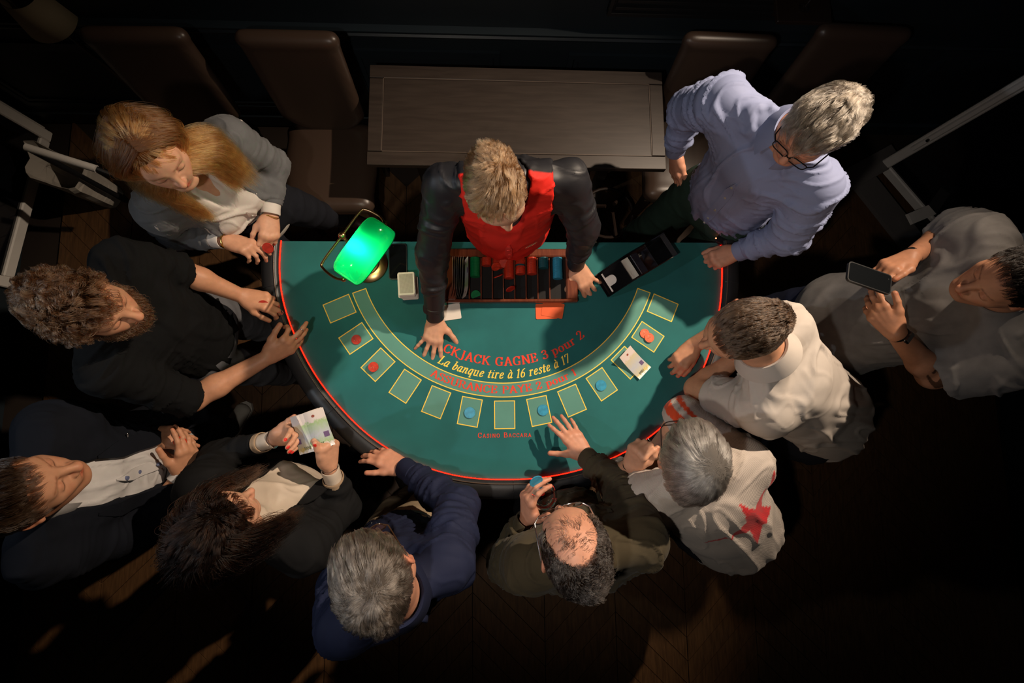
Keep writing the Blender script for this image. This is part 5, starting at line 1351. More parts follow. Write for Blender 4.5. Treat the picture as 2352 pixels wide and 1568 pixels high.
        p = p[keep]; wd_ = np.linalg.norm(p - np.array(whorl), axis=1) < .035; p = np.concatenate([p[:n], np.repeat(p[wd_][:int(n * .12)], 3, 0) + r_.normal(0, .002, (3 * len(p[wd_][:int(n * .12)]), 3))]); nn = (p - SCALP_C) / SCALP_R ** 2; nn /= np.linalg.norm(nn, axis=1, keepdims=True); N_ = len(p)
        wv = np.array(whorl); cmb = np.array(comb, float)
        p = SCALP_C + (p - SCALP_C) * (1 + 0.10 * thick / .09); pts = [p.copy()]; Ln = length * r_.uniform(0.65, 1.1, N_) * k; st_ = (Ln / seg / k)[:, None]
        lay = thick * (0.35 + 0.75 * r_.uniform(size=N_)) * layers; q = p.copy()
        root = p + clump * r_.normal(0, 0.004, p.shape)
        for i in range(seg):
            nn = (q - SCALP_C) / SCALP_R ** 2; nn /= np.linalg.norm(nn, axis=1, keepdims=True)
            fl = q - wv; fl -= nn * (fl * nn).sum(1, keepdims=True); fl /= np.linalg.norm(fl, axis=1, keepdims=True) + 0.03
            t = (i + 0.5) / seg
            pr = root * freq * 0.35 + np.array([0, 0, t * 2.2 * nl]); w_ = np.stack([vnoise(pr), vnoise(pr + 17.1), vnoise(pr + 31.7)], 1)
            pr2 = q * freq * 2.2 + r_.uniform(0, .35, (N_, 1)) + 5; w2 = np.stack([vnoise(pr2), vnoise(pr2 + 13.3), vnoise(pr2 + 23.9)], 1)
            dr = fl + cmb + nn * lift * (1 - 1.6 * t) + curl * (w_ * 1.7 + w2 * 0.6); dr /= np.linalg.norm(dr, axis=1, keepdims=True)
            q = q + dr * st_
            e_ = (q - SCALP_C) / (SCALP_R + (lay * min(1, (i + 1) / 3))[:, None] * 0.9); l_ = np.linalg.norm(e_, axis=1, keepdims=True)
            l_in = np.linalg.norm((q - SCALP_C) / (SCALP_R + 0.002), axis=1, keepdims=True)
            q = np.where(l_ < 1, SCALP_C + (q - SCALP_C) / np.maximum(l_, 0.6) * (0.35 + 0.65 * l_), q)
            pts.append(q.copy())
        A = np.stack(pts, 1)
        if tuft > 0:
            nc_ = ntuft; gi = r_.choice(N_, nc_, replace=False); near_ = np.empty(N_, int)
            for c0_ in range(0, N_, 2000): near_[c0_:c0_ + 2000] = np.argmin(((p[c0_:c0_ + 2000, None] - p[gi][None]) ** 2).sum(2), 1)
            G_ = A[gi][near_]; tt = np.linspace(0, 1, seg + 1)[None, :, None] ** .8
            A = A + (G_ + (A[:, :1] - G_[:, :1]) * 0.30 - A) * tt * tuft
        A = H.c + (A * k) @ H.M.T
        s.strands('hair_strands' if o else 'hair', A, m, rad, o)
        return o
    def strands(s, name, A, m, rad=0.0004, parent=None):
        N_, K, _ = A.shape; hc = bpy.data.hair_curves.new(name); hc.add_curves([K] * N_)
        hc.attributes['position'].data.foreach_set('vector', (A - s.off).astype(np.float32).ravel())
        a = hc.attributes.get('radius') or hc.attributes.new('radius', 'FLOAT', 'POINT')
        a.data.foreach_set('value', np.tile(rad * np.interp(np.linspace(0, 1, K), [0, .6, 1], [1, .9, .25]), N_).astype(np.float32))
        hc.materials.append(m); o = bpy.data.objects.new(name, hc); COL.objects.link(o); o.parent = parent or s.root; o['kind'] = 'stuff'; return o
    def guided(s, m, guides, n=1500, spread=0.02, rad=0.00045, K=14, seed=2, wave=0.006, name='hair_strands', parent=None, wf=3.0):
        """long locks: strands drawn between neighbouring guide lines (lists of world points)"""
        r_ = np.random.default_rng(seed); G_ = []
        for g in guides:
            P = np.array(crv(g, 8)); d_ = np.r_[0, np.cumsum(np.linalg.norm(np.diff(P, axis=0), axis=1))]; t = np.linspace(0, d_[-1], K); G_.append(np.stack([np.interp(t, d_, P[:, i]) for i in range(3)], 1))
        G_ = np.array(G_); x = r_.uniform(0, len(G_) - 1, n); i = np.minimum(x.astype(int), len(G_) - 2); f = (x - i)[:, None, None]
        A = G_[i] * (1 - f) + G_[i + 1] * f; t = np.linspace(0, 1, K)
        A += r_.normal(0, 1, (n, 1, 3)) * spread * np.interp(t, [0, .3, 1], [.35, 1, .8])[None, :, None]
        ck = np.floor(x * 9)[:, None]; ph = ck * 2.3
        A += wave * np.stack([np.sin(wf * 2 * math.pi * t + ph), np.cos(wf * 1.7 * math.pi * t + ph), np.sin(wf * 2.2 * math.pi * t + ph * 1.3)], 2) * t[None, :, None] ** .5
        A += 0.004 * np.stack([vnoise(A * 30), vnoise(A * 30 + 9), vnoise(A * 30 + 19)], 2) * t[None, :, None]
        cut = r_.uniform(0.82, 1.0, n)[:, None]; tt = t[None, :] * cut
        idx = tt * (K - 1); i0 = np.minimum(idx.astype(int), K - 2); ff = (idx - i0)[..., None]; rI = np.arange(n)[:, None]
        A = A[rI, i0] * (1 - ff) + A[rI, i0 + 1] * ff
        return s.strands(name, A, m, rad, parent)
m_lens = thin_glass('spectacle_lens', edge=0.15)
def hair_mat(name, cols, rough=0.3, ior=1.5, root=None):
    """cols: strand colours picked at random per strand"""
    m = bpy.data.materials.new(name); m.use_nodes = True; nt = m.node_tree; nt.nodes.remove(nt.nodes['Principled BSDF'])
    h = nt.nodes.new('ShaderNodeBsdfHairPrincipled'); h.parametrization = 'COLOR'; h.inputs['Roughness'].default_value = rough; h.inputs['IOR'].default_value = ior; h.inputs['Radial Roughness'].default_value = 0.4; h.inputs['Random Roughness'].default_value = 0.3
    hi = nt.nodes.new('ShaderNodeHairInfo'); cr = nt.nodes.new('ShaderNodeValToRGB'); cr.color_ramp.interpolation = 'LINEAR'
    while len(cr.color_ramp.elements) > 1: cr.color_ramp.elements.remove(cr.color_ramp.elements[-1])
    cr.color_ramp.elements[0].color = (*cols[0], 1); cr.color_ramp.elements[0].position = 0
    for i, c in enumerate(cols[1:]):
        e = cr.color_ramp.elements.new((i + 1) / (len(cols) - 1)); e.color = (*c, 1)
    tc_ = nt.nodes.new('ShaderNodeTexCoord'); nz = nt.nodes.new('ShaderNodeTexNoise'); nz.inputs['Scale'].default_value = 55; nt.links.new(tc_.outputs['Object'], nz.inputs['Vector'])
    m1 = nt.nodes.new('ShaderNodeMapRange'); m1.inputs['From Min'].default_value = .3; m1.inputs['From Max'].default_value = .7; nt.links.new(nz.outputs['Fac'], m1.inputs['Value'])
    m2 = nt.nodes.new('ShaderNodeMath'); m2.operation = 'MULTIPLY_ADD'; m2.inputs[1].default_value = .45; nt.links.new(m1.outputs[0], m2.inputs[0])
    m3 = nt.nodes.new('ShaderNodeMath'); m3.operation = 'MULTIPLY'; m3.inputs[1].default_value = .55; nt.links.new(hi.outputs['Random'], m3.inputs[0]); nt.links.new(m3.outputs[0], m2.inputs[2]); nt.links.new(m2.outputs[0], cr.inputs[0]); colr = cr.outputs[0]
    if root is not None:
        mr_ = nt.nodes.new('ShaderNodeMapRange'); mr_.inputs['From Min'].default_value = 0.10; mr_.inputs['From Max'].default_value = 0.5; nt.links.new(hi.outputs['Intercept'], mr_.inputs['Value'])
        mxx = nt.nodes.new('ShaderNodeMix'); mxx.data_type = 'RGBA'; mxx.inputs[6].default_value = (*root, 1); nt.links.new(mr_.outputs[0], mxx.inputs[0]); nt.links.new(colr, mxx.inputs[7]); colr = mxx.outputs[2]
    nt.links.new(colr, h.inputs['Color']); nt.links.new(h.outputs[0], nt.nodes['Material Output'].inputs[0]); return m
# ------------------------------------------------------------------ the eleven people
sk_fair = skin_mat('skin_fair', (0.56, 0.30, 0.19)); sk_warm = skin_mat('skin_warm', (0.50, 0.25, 0.145)); sk_ruddy = skin_mat('skin_ruddy', (0.55, 0.265, 0.17)); sk_tan = skin_mat('skin_tan', (0.42, 0.20, 0.115))
c_black = cloth('black_cotton', (0.008, 0.008, 0.009)); c_satin = cloth('black_satin', (0.013, 0.013, 0.016), 0.48, spec=0.5, bump=.08)
c_trs = cloth('dark_trousers', (0.012, 0.013, 0.018)); c_denim = cloth('dark_denim', (0.018, 0.022, 0.045)); c_shoe = mat('black_shoe_leather', (0.012, 0.010, 0.009), 0.3)
m_btn = mat('shirt_button', (0.35, 0.33, 0.28), 0.3); m_blkbtn = mat('black_button', (0.01, 0.01, 0.01), 0.3); m_steel = mat('silver_metal', (0.6, 0.6, 0.62), 0.2, metal=1.0); m_goldm = mat('gold_metal', (0.8, 0.5, 0.15), 0.25, metal=1.0)
UP = np.array([0, 0, 1.0])
def ring_on(p, tips_i, m, name='ring', t=0.55, r=0.0088): # a ring around a finger near its tip data
    P_, d, n, r1 = tips_i; c = P_ - d * 0.036 - n * 0.006; X, Y, Z = frame(d); mb = MB(); mb.tube([c + (X * math.cos(a) + Y * math.sin(a)) * r for a in np.linspace(0, 2 * math.pi, 18, endpoint=False)], 0.0013, n=6, closed=True); p.put(mb, name, m)
def band_on(p, q, m, name, off=0.02, r=0.031, tr=0.0022, n=1, gap=0.004, flat=0.85):
    J = p.j; d = nrm(J['w' + q] - J['e' + q]); X, Y, Z = frame(d, UP)
    mb = MB()
    for k in range(n):
        c = J['w' + q] - d * (off + gap * k); mb.tube([c + (X * math.cos(a) + Y * math.sin(a) * flat) * r * (1 + .04 * math.sin(5 * a + k)) + d * .002 * math.sin(3 * a + k) for a in np.linspace(0, 2 * math.pi, 26, endpoint=False)], tr, n=6, closed=True)
    return p.put(mb, name, m)

# 1 dealer
P = Person('person in black shirt and red waistcoat leaning on the felt with both hands', dict(head=(1140, 440, 1.60), sL=(1018, 420, 1.39), sR=(1308, 412, 1.39), eL=(993, 585, 1.17), wL=(1000, 728, .945), eR=(1340, 528, 1.17), wR=(1322, 606, .957), pel=np.array([0.015, 0.02, 1.0])), sk_fair, hk=.93, hf=(.38, -.80, -.42), hipshift=(0, .13, -.02), toes={'L': np.array([-.14, .36, .09]), 'R': np.array([.14, .33, .09])})
P.body({'L': dict(d=(990, 820, .905), n=UP + [0, -.12, 0], side=-1, curls=((6, 8, 4), (5, 8, 4), (5, 8, 4), (5, 8, 4)), spread=(-4, 5, 18, 34), thumb=(52, 8, 5, 10)) | dict(spread=(8, -3, -16, -36)),
        'R': dict(d=(1358, 668, .905), n=UP + [0, -.1, 0], side=1, curls=((6, 8, 4),) * 4, spread=(6, 0, -8, -28), thumb=(55, 8, 8, 10))}, dict(nose=1.1), dict(brow=(.62, .48, .36)))
g = P.torso(Sdf(.0065), o=0.004, dims=((0.155, 0.105), (0.135, 0.10), (0.145, 0.10)))
for q in 'LR': P.sleeve(g, q, 1.86, o=0.011, r=(.053, .048, .044, .035))
P.garment('shirt', g, c_satin, .0085, [(P.m, P.j['pel'], 4, 13, .15)] + P.bones(arm=(15, 9))[1:], 3.0)
for q in 'LR': P.cuff(q, c_satin, r=0.040, w_=0.062)
P.collar(c_satin, r=0.060, gap=0.5); P.legs(c_trs, top=-.05, o=.0); P.shoes(c_shoe)
m_vest = cloth('waistcoat_cloth', (1, 1, 1), 0.6, tint=True)
g = P.torso(Sdf(.0065), o=0.018, dims=((0.158, 0.104), (0.140, 0.112), (0.150, 0.118)), hem=-0.015, sh=0.050)
g.cone(P.m + P.up * 0.06 + P.v * 0.03, P.m - P.up * 0.10 + P.v * 0.16, 0.07, 0.03, k=0.01, op='-'); g.cone(P.neck, P.neck + P.up * .12, 0.064, 0.075, k=.01, op='-')
def vt(V):
    t_ = np.clip(-((V - P.m) @ P.up) / np.linalg.norm(P.m - P.j['pel']), 0, 1); f = ((V - P.m - t_[:, None] * (P.j['pel'] - P.m)) @ P.v > 0.012)[:, None]; return np.where(f, np.array([[.62, .022, .014]]), np.array([[.014, .014, .017]]))
mm_, uu_, up_ = P.m, P.u, P.up
def arm_cut(X, Y, Z, G):
    x = np.abs((X - mm_[0]) * uu_[0] + (Y - mm_[1]) * uu_[1] + (Z - mm_[2]) * uu_[2]); y = -((X - mm_[0]) * up_[0] + (Y - mm_[1]) * up_[1] + (Z - mm_[2]) * up_[2])
    return np.maximum(G, (x - (0.142 + np.clip(y - .10, 0, .12) * 0.7)).astype(np.float32))
g.fn(arm_cut, P.m - P.up * .1, .34)
P.garment('waistcoat', g, m_vest, 1.5 * .0045, P.bones(), 9.0, tint=vt, label='red front, black satin back')
P.strip('waistcoat', [(0.0, y) for y in np.linspace(0.20, 0.40, 12)], 0.026, mat('vest_red', (.60, .022, .014), .6), 'placket', taper=True); P.buttons('waistcoat', (0.215, 0.265, 0.315, 0.365), mat('red_button', (.62, .03, .02), .4), r=0.008)
pp, nn_ = P.on('waistcoat', 0.080, 0.27); X_, Y_, Z_ = frame(nn_, P.up); X_ = X_ if X_[0] > 0 else -X_; Y_ = np.cross(nn_, X_)
mb = MB(); mb.tube([pp + nn_ * .003 + X_ * 0.026 * math.cos(a) + Y_ * (0.009 * math.sin(a)) for a in np.linspace(0.3, 5.6, 22)], 0.0009, n=5)
for k in range(6): mb.tube([pp + nn_ * .003 + X_ * (-0.018 + k * .0065 + .002 * math.cos(a)) + Y_ * 0.0042 * math.sin(a) for a in np.linspace(0, 4.6 + .3 * k, 8)], 0.0008, n=4)
for k in range(10): mb.box(pp + nn_ * .003 + X_ * (-0.012 + k * .0030) - Y_ * 0.012, (0.0016, 0.0016, .001))
P.put(mb, 'embroidered_logo', m_foil)
hm = hair_mat('light_brown_hair', [(.055, .028, .013), (.15, .082, .040), (.27, .155, .080), (.42, .26, .15)])
P.hair(hm, 0.012, length=0.040, line=[(-0.14, -0.085), (-0.06, -0.062), (0.0, -0.030), (0.010, -0.005), (0.026, 0.030), (0.046, 0.068), (0.07, 0.092), (0.12, 0.10)], n=9500, whorl=(0.0, -0.06, 0.085), comb=(0.1, -.55, .25), curl=.6, lift=.4, freq=26, tuft=.6, capm=mat('hair_under_brown', (.10, .055, .028), .95, spec=0), mask=lambda p: np.where(((p[:, 0]) / .03) ** 2 + ((p[:, 1] + .045) / .03) ** 2 < 1, .35, 1.0), clump=1.0)

# 2 blonde woman
P = Person('person with long blonde hair, grey cardigan and white blouse, fingering chips', dict(head=(345, 345, 1.52), sL=(352, 478, 1.28), sR=(520, 312, 1.30), eL=(405, 540, 1.03), wL=(515, 552, 1.07), eR=(630, 378, 1.07), wR=(622, 492, 1.04), pel=np.array([-1.04, .12, .90])), sk_fair, hf=(.58, -.70, -.12), hk=0.97, build=.92, toes={'R': U(800, 500, .09), 'L': np.array([-1.05, .08, .09])})
P.body({'L': dict(d=(612, 578, 1.05), n=UP + [0.1, .5, 0], side=-1, curls=((25, 30, 15), (35, 35, 20), (45, 40, 25), (50, 45, 25)), thumb=(30, 15, 20, 25), sz=.93),
        'R': dict(d=(618, 560, 1.03), n=UP * .7 + [.7, 0, 0], side=1, curls=((25, 30, 20), (35, 40, 20), (40, 40, 25), (40, 40, 25)), thumb=(35, 20, 15, 25), sz=.93)}, dict(nose=.9, jaw=.86), dict(lips=(1, .42, .38), brow=(.55, .42, .3)), neck_r=.050, arm_r=(.040, .035, .024))
c_blouse = cloth('white_blouse', (.62, .57, .52), .7); c_card = cloth('grey_cardigan', (.115, .117, .122), .95, sheen=.1, var=.12)
D_ = ((0.140, 0.100), (0.122, 0.094), (0.150, 0.108))
g = P.torso(Sdf(.0065), o=0.008, dims=D_, hem=.09, hemr=(.158, .118)); g.cone(P.neck + P.up * .05, P.m - P.up * .09 + P.v * .12, .05, .025, k=.01, op='-')
for sx in (-1, 1): g.ell(P.m - P.up * .19 + P.v * .075 + P.u * sx * .062, (.066, .058, .062), P.u, P.v, k=.05)
P.garment('blouse', g, c_blouse, 1.5 * .0065, [(P.m, P.j['pel'], 8, 12)], 1.0)
P.strip('blouse', [(0.01, y) for y in np.linspace(0.16, 0.44, 14)], 0.022, c_blouse, 'placket', taper=True); P.buttons('blouse', (.20, .27, .34), m_btn, x=.01)
g = P.torso(Sdf(.0065), o=0.019, dims=D_, hem=.12, hemr=(.165, .120))
for sx in (-1, 1): g.ell(P.m - P.up * .19 + P.v * .070 + P.u * sx * .075, (.062, .052, .064), P.u, P.v, k=.05)
for q in 'LR': P.sleeve(g, q, 1.80, o=0.016, r=(.050, .044, .042, .031))
g.cone(P.neck + P.up * .03 + P.v * .05, P.m - P.up * .16 + P.v * .13, (.060, .09, .06), (.075, .10, .06), u=P.u, k=.01, op='-'); g.cone(P.m - P.up * .16 + P.v * .13, P.j['pel'] - P.up * .2 + P.v * .14, (.075, .10, .06), (.16, .13, .06), u=P.u, k=.01, op='-')
g.cone(P.neck, P.neck + P.up * .1, .062, .08, k=.01, op='-')
P.garment('cardigan', g, c_card, 1.5 * .007, P.bones(arm=(26, 5.6)), 5.0)
for q in 'LR': P.cuff(q, c_blouse, r=.037, w_=.045); P.cuff(q, c_card, r=.042, w_=.045, name='ribbed_cuff', at=P.j['w' + q] - nrm(P.j['w' + q] - P.j['e' + q]) * .062)
P.collar(c_blouse, r=.055, gap=1.3, flare=.022, drop=.02); P.legs(c_trs, taper=.038); P.shoes(mat('dark_brown_shoe', (.04, .015, .012), .4), dirs={'R': np.array([.9, -.35, 0])})
band_on(P, 'L', m_goldm, 'bracelet', off=-.012, r=.030, n=2); band_on(P, 'R', m_goldm, 'bracelet', off=-.012, r=.029)
hm = hair_mat('honey_hair', [(.10, .034, .009), (.22, .088, .024), (.40, .185, .055), (.62, .35, .13)], root=(.075, .028, .009)); hb = mat('hair_under_honey', (.10, .038, .012), .9, spec=0)
cap = P.hair(hm, 0.014, length=0.055, n=6500, whorl=(0.012, 0.03, 0.105), comb=(0, -.35, -.1), curl=.22, lift=.1, freq=22, capm=hb, clump=1.0, line=[(-0.14, -0.12), (-0.02, -0.09), (0.02, -0.04), (0.045, 0.02), (0.062, 0.055), (0.085, 0.068), (0.12, 0.07)])
H = P.H
Gd = [[H.P(.010, .050, .098), H.P(.052, .050, .075), H.P(.082, .034, .02), U(468, 385, 1.42), U(512, 410, 1.31), U(548, 440, 1.23)],
      [H.P(.012, .03, .106), H.P(.058, .036, .076), H.P(.087, .026, .01), U(470, 378, 1.42), U(516, 405, 1.32), U(558, 436, 1.24)],
      [H.P(.02, -.0, .108), H.P(.066, .020, .072), H.P(.090, .015, .0), U(470, 372, 1.42), U(520, 400, 1.32), U(565, 430, 1.24)],
      [H.P(.015, -.035, .108), H.P(.068, .015, .075), H.P(.092, .02, .0), U(485, 350, 1.42), U(545, 385, 1.33), U(592, 428, 1.24)],
      [H.P(.01, -.05, .105), H.P(.066, -.02, .075), H.P(.094, -.01, .0), U(480, 320, 1.43), U(535, 350, 1.35), U(600, 405, 1.25)],
      [H.P(.005, -.06, .10), H.P(.06, -.05, .075), H.P(.09, -.045, .0), U(470, 290, 1.43), U(505, 310, 1.38), U(540, 345, 1.33)]]
P.guided(hm, Gd, n=4200, spread=.007, seed=5, wave=.006, parent=cap)
Gd = [[H.P(.004, .050, .098), H.P(-.048, .052, .075), H.P(-.079, .036, .02), U(398, 436, 1.40), U(450, 470, 1.29), U(498, 505, 1.2)],
      [H.P(.004, .03, .106), H.P(-.056, .036, .076), H.P(-.085, .028, .01), U(396, 438, 1.40), U(445, 470, 1.30), U(495, 507, 1.2)],
      [H.P(0, .0, .112), H.P(-.064, .020, .072), H.P(-.088, .02, .0), U(392, 440, 1.40), U(440, 470, 1.30), U(492, 508, 1.20)],
      [H.P(-.0, -.02, .11), H.P(-.066, .015, .072), H.P(-.09, .02, .0), U(370, 430, 1.42), U(425, 480, 1.31), U(470, 515, 1.21)],
      [H.P(-.005, -.045, .105), H.P(-.066, -.015, .07), H.P(-.093, -.01, -.01), U(325, 420, 1.42), U(345, 455, 1.33), U(332, 470, 1.30)],
      [H.P(-.01, -.06, .10), H.P(-.062, -.05, .07), H.P(-.088, -.05, -.01), U(275, 375, 1.40), U(300, 410, 1.35), U(315, 440, 1.32)],
      [H.P(-.005, -.07, .095), H.P(-.04, -.088, .06), H.P(-.05, -.10, -.01), U(270, 330, 1.40), U(285, 355, 1.33), U(300, 380, 1.28)],
      [H.P(.0, -.07, .095), H.P(.03, -.09, .06), H.P(.045, -.10, -.01), U(350, 265, 1.41), U(375, 285, 1.35), U(400, 310, 1.3)]]
P.guided(hm, Gd, n=4800, spread=.007, seed=6, wave=.006, parent=cap)

# 3 curly-haired man
P = Person('person with curly brown hair and beard in a black short-sleeved top, reaching for chips', dict(head=(192, 702, 1.60), sL=(272, 602, 1.40), sR=(240, 850, 1.39), eL=(415, 622, 1.17), wL=(552, 678, 1.02), eR=(440, 918, 1.13), wR=(612, 822, 1.06), pel=np.array([-1.20, -.40, .95])), sk_warm, hk=.95, hf=(.93, -.18, -.18), toes={'L': np.array([-1.25, -.28, .09])})
P.body({'L': dict(bare=True, d=(600, 690, 1.0), n=UP + [0, .3, 0], side=1, curls=((30, 45, 30), (35, 50, 30), (40, 50, 30), (45, 50, 30)), thumb=(35, 20, 12, 20)),
        'R': dict(bare=True, d=(665, 790, 1.06), n=UP * .6 + [0, -.8, 0], side=-1, curls=((45, 55, 30), (15, 20, 12), (25, 20, 10), (30, 25, 10)), thumb=(40, 5, 8, 12), spread=(14, 2, -6, -12))}, dict(nose=1.25), dict(brow=(.12, .08, .06), stub=(.22, .15, .12)))
c_btee = cloth('black_jersey', (.0050, .0052, .0056), .95)
g = P.torso(Sdf(.0065), o=.016, hem=.04)
for q in 'LR': P.sleeve(g, q, .98, o=.016, flare=.004)
P.garment('t_shirt', g, c_btee, 1.5 * .007, P.bones(), 2.0); P.legs(cloth('grey_trousers', (.12, .12, .13)), taper=.045); P.shoes(c_shoe)
ring_on(P, P.tips[0][1], m_steel); ring_on(P, P.tips[1][1], m_steel)
hm = hair_mat('chestnut_hair', [(.018, .008, .004), (.045, .020, .009), (.10, .045, .018), (.24, .115, .05)]); hb = mat('hair_under_dark', (.014, .008, .005), .95, spec=0)
P.hair(hm, .030, length=.075, n=11000, whorl=(0, -.03, .09), comb=(0, -.12, 0), curl=1.5, lift=.45, freq=34, capm=hb, nl=2.6, clump=1.0, layers=1.0)
Gb = [[P.H.P(x, y, z), P.H.P(x * 1.05, y + .012, z - .02), P.H.P(x * .9, y + .018, z - .042)] for x, y, z in ((-.068, .01, -.05), (-.06, .04, -.07), (-.04, .065, -.085), (-.015, .085, -.09), (.015, .085, -.09), (.04, .065, -.085), (.06, .04, -.07), (.068, .01, -.05))]
P.guided(hm, Gb, n=1600, spread=.006, K=7, wave=.004, name='beard')

# 4 man in dark suit
P = Person('person in dark navy suit and white shirt, hands clasped over red chips', dict(head=(36, 1132, 1.60), sL=(118, 992, 1.39), sR=(105, 1272, 1.39), eL=(235, 975, 1.10), wL=(338, 1000, 1.05), eR=(320, 1215, 1.10), wR=(418, 1090, 1.05), pel=np.array([-1.33, -.86, .95])), sk_warm, hf=(.82, .46, -.14), toes={'L': U(520, 985, .09), 'R': np.array([-1.35, -1.0, .09])})
P.body({'L': dict(d=(425, 1005, 1.08), n=UP + [0, .35, 0], side=1, curls=((20, 35, 20), (22, 40, 20), (28, 45, 20), (35, 45, 20)), thumb=(38, 10, 10, 15)),
        'R': dict(d=(438, 1000, 1.09), n=UP * .35 + [.9, 0, 0], side=-1, curls=((15, 20, 10), (25, 30, 15), (30, 35, 20), (35, 35, 20)), thumb=(42, 10, 5, 10))}, dict(nose=1.3), dict(brow=(.45, .3, .22), stub=(.72, .62, .56)))
c_shirt = cloth('white_shirt_cotton', (.52, .50, .49), .75); c_suit = cloth('navy_suit_wool', (.0055, .0068, .011), .9)
g = P.torso(Sdf(.0065), o=.008, hem=.05); P.garment('shirt', g, c_shirt, 1.5 * .006, [(P.m, P.j['pel'], 7, 14)], 4.0)
P.strip('shirt', [(0, y) for y in np.linspace(.08, .46, 18)], .034, c_shirt, 'placket', taper=True); P.buttons('shirt', (.11, .19, .27, .35, .43), mat('blue_button', (.13, .15, .25), .3), r=.007)
g = P.torso(Sdf(.0065), o=.024, hem=.16, hemr=(.185, .14), sh=.064)
for q in 'LR': P.sleeve(g, q, 1.90, o=.018, r=(.060, .052, .050, .036))
g.cone(P.neck + P.up * .04 + P.v * .06, P.j['pel'] + P.up * .05 + P.v * .165, (.055, .10, .06), (.085, .10, .06), u=P.u, k=.008, op='-'); g.cone(P.j['pel'] + P.up * .05 + P.v * .165, P.j['pel'] - P.up * .25 + P.v * .18, (.085, .10, .06), (.12, .12, .06), u=P.u, k=.01, op='-'); g.cone(P.neck, P.neck + P.up * .1, .064, .085, k=.01, op='-')
P.garment('jacket', g, c_suit, 1.5 * .005, P.bones(arm=(22, 4.9)), 6.0)
for sx in (-1, 1): P.strip('jacket', [(sx * (.080 + .012 * math.sin(t * 3)), .03 + t * .36) for t in np.linspace(0, 1, 14)], .052, c_suit, 'lapel', h=.004, taper=True)
pp, nn_ = P.on('jacket', -.115, .16); mb = MB(); mb.cyl(pp + P.u * -.008 + nn_ * .004, pp + P.u * .008 + nn_ * .004, .0022, n=8); mb.sphere(pp + P.u * .009 + nn_ * .004, .003, 8, 6); mb.sphere(pp - P.u * .009 + nn_ * .004, .003, 8, 6); P.put(mb, 'lapel_pin', m_steel)
for q in 'LR': P.cuff(q, c_shirt, r=.036, w_=.03)
P.collar(c_shirt, r=.060, gap=1.0, flare=.024, drop=.018); P.legs(c_suit, taper=.05)
P.shoes(mat('white_sneaker', (.42, .38, .32), .7), dirs={'L': np.array([.45, .85, 0])}, sole=mat('sneaker_sole', (.5, .46, .4), .6))
hm = hair_mat('dark_brown_hair', [(.012, .006, .003), (.028, .014, .007), (.06, .033, .018)])
P.hair(hm, .013, length=.034, n=8500, comb=(0, .05, 0), curl=.35, lift=.3, freq=30, capm=hb, tuft=.45)

# 5 dark-haired woman with banknotes
P = Person('person with long dark wavy hair in a black blazer counting banknotes, red nails', dict(head=(503, 1212, 1.52), sL=(462, 1122, 1.29), sR=(695, 1262, 1.29), eL=(505, 1048, 1.05), wL=(632, 1007, 1.15), eR=(788, 1163, 1.05), wR=(757, 1072, 1.17), pel=np.array([-.80, -1.06, .90])), sk_fair, hf=(.45, .78, -.28), hk=.94, build=.93, toes={'L': np.array([-.85, -1.0, .09])})
P.body({'L': dict(d=(700, 988, 1.21), n=np.array([-.1, .55, -.75]), side=1, curls=((35, 40, 20), (40, 45, 20), (45, 45, 25), (45, 45, 25)), thumb=(22, -25, 8, 5), sz=.95),
        'R': dict(d=(757, 1010, 1.22), n=np.array([.85, .1, .5]), side=-1, curls=((60, 60, 25), (65, 60, 30), (68, 60, 30), (70, 60, 30)), thumb=(22, 0, 0, 8), sz=.95)}, dict(nose=.95, jaw=.88), dict(lips=(1, .35, .33), brow=(.2, .14, .1)), neck_r=.050, arm_r=(.040, .035, .024), nail=(1.05, .06, .07))
c_cream = cloth('cream_top', (.55, .46, .37), .6); c_blz = cloth('black_blazer', (.0075, .0075, .008), .9)
D_ = ((0.142, 0.104), (0.128, 0.102), (0.155, 0.115))
g = P.torso(Sdf(.0065), o=.008, dims=D_, hem=.03, belly=.03)
for sx in (-1, 1): g.ell(P.m - P.up * .19 + P.v * .085 + P.u * sx * .062, (.068, .062, .065), P.u, P.v, k=.06)
P.garment('top', g, c_cream, 1.5 * .0035, [(P.m, P.j['pel'], 7, 8)], 8.0)
g = P.torso(Sdf(.0065), o=.022, dims=D_, hem=.14, hemr=(.18, .14))
for sx in (-1, 1): g.ell(P.m - P.up * .19 + P.v * .085 + P.u * sx * .075, (.070, .066, .068), P.u, P.v, k=.06)
for q in 'LR': P.sleeve(g, q, 1.72, o=.016, r=(.052, .046, .043, .034))
g.cone(P.neck + P.up * .04 + P.v * .05, P.j['pel'] + P.up * .05 + P.v * .20, (.060, .11, .06), (.105, .12, .06), u=P.u, k=.008, op='-'); g.cone(P.j['pel'] + P.up * .05 + P.v * .20, P.j['pel'] - P.up * .25 + P.v * .2, (.105, .12, .06), (.16, .14, .06), u=P.u, k=.01, op='-')
P.garment('blazer', g, c_blz, 1.5 * .005, P.bones(arm=(24, 5.6)), 11.0)
for sx in (-1, 1): P.strip('blazer', [(sx * (.085 + .02 * math.sin(t * 3)), .04 + t * .34) for t in np.linspace(0, 1, 14)], .05, c_blz, 'lapel', h=.004, taper=True)
for q in 'LR':
    d_ = nrm(P.j['w' + q] - P.j['e' + q]); P.cuff(q, c_cream, r=.033, w_=.055, name='cream_cuff', at=P.j['w' + q] - d_ * .035); P.cuff(q, cloth('beige_lining', (.36, .25, .16), .6), r=.040, w_=.022, name='turned_cuff', at=P.j['w' + q] - d_ * .062)
band_on(P, 'R', m_steel, 'bracelet', off=0.0, r=.029, tr=.001); band_on(P, 'L', m_steel, 'wristwatch', off=.008, r=.029, tr=.003)
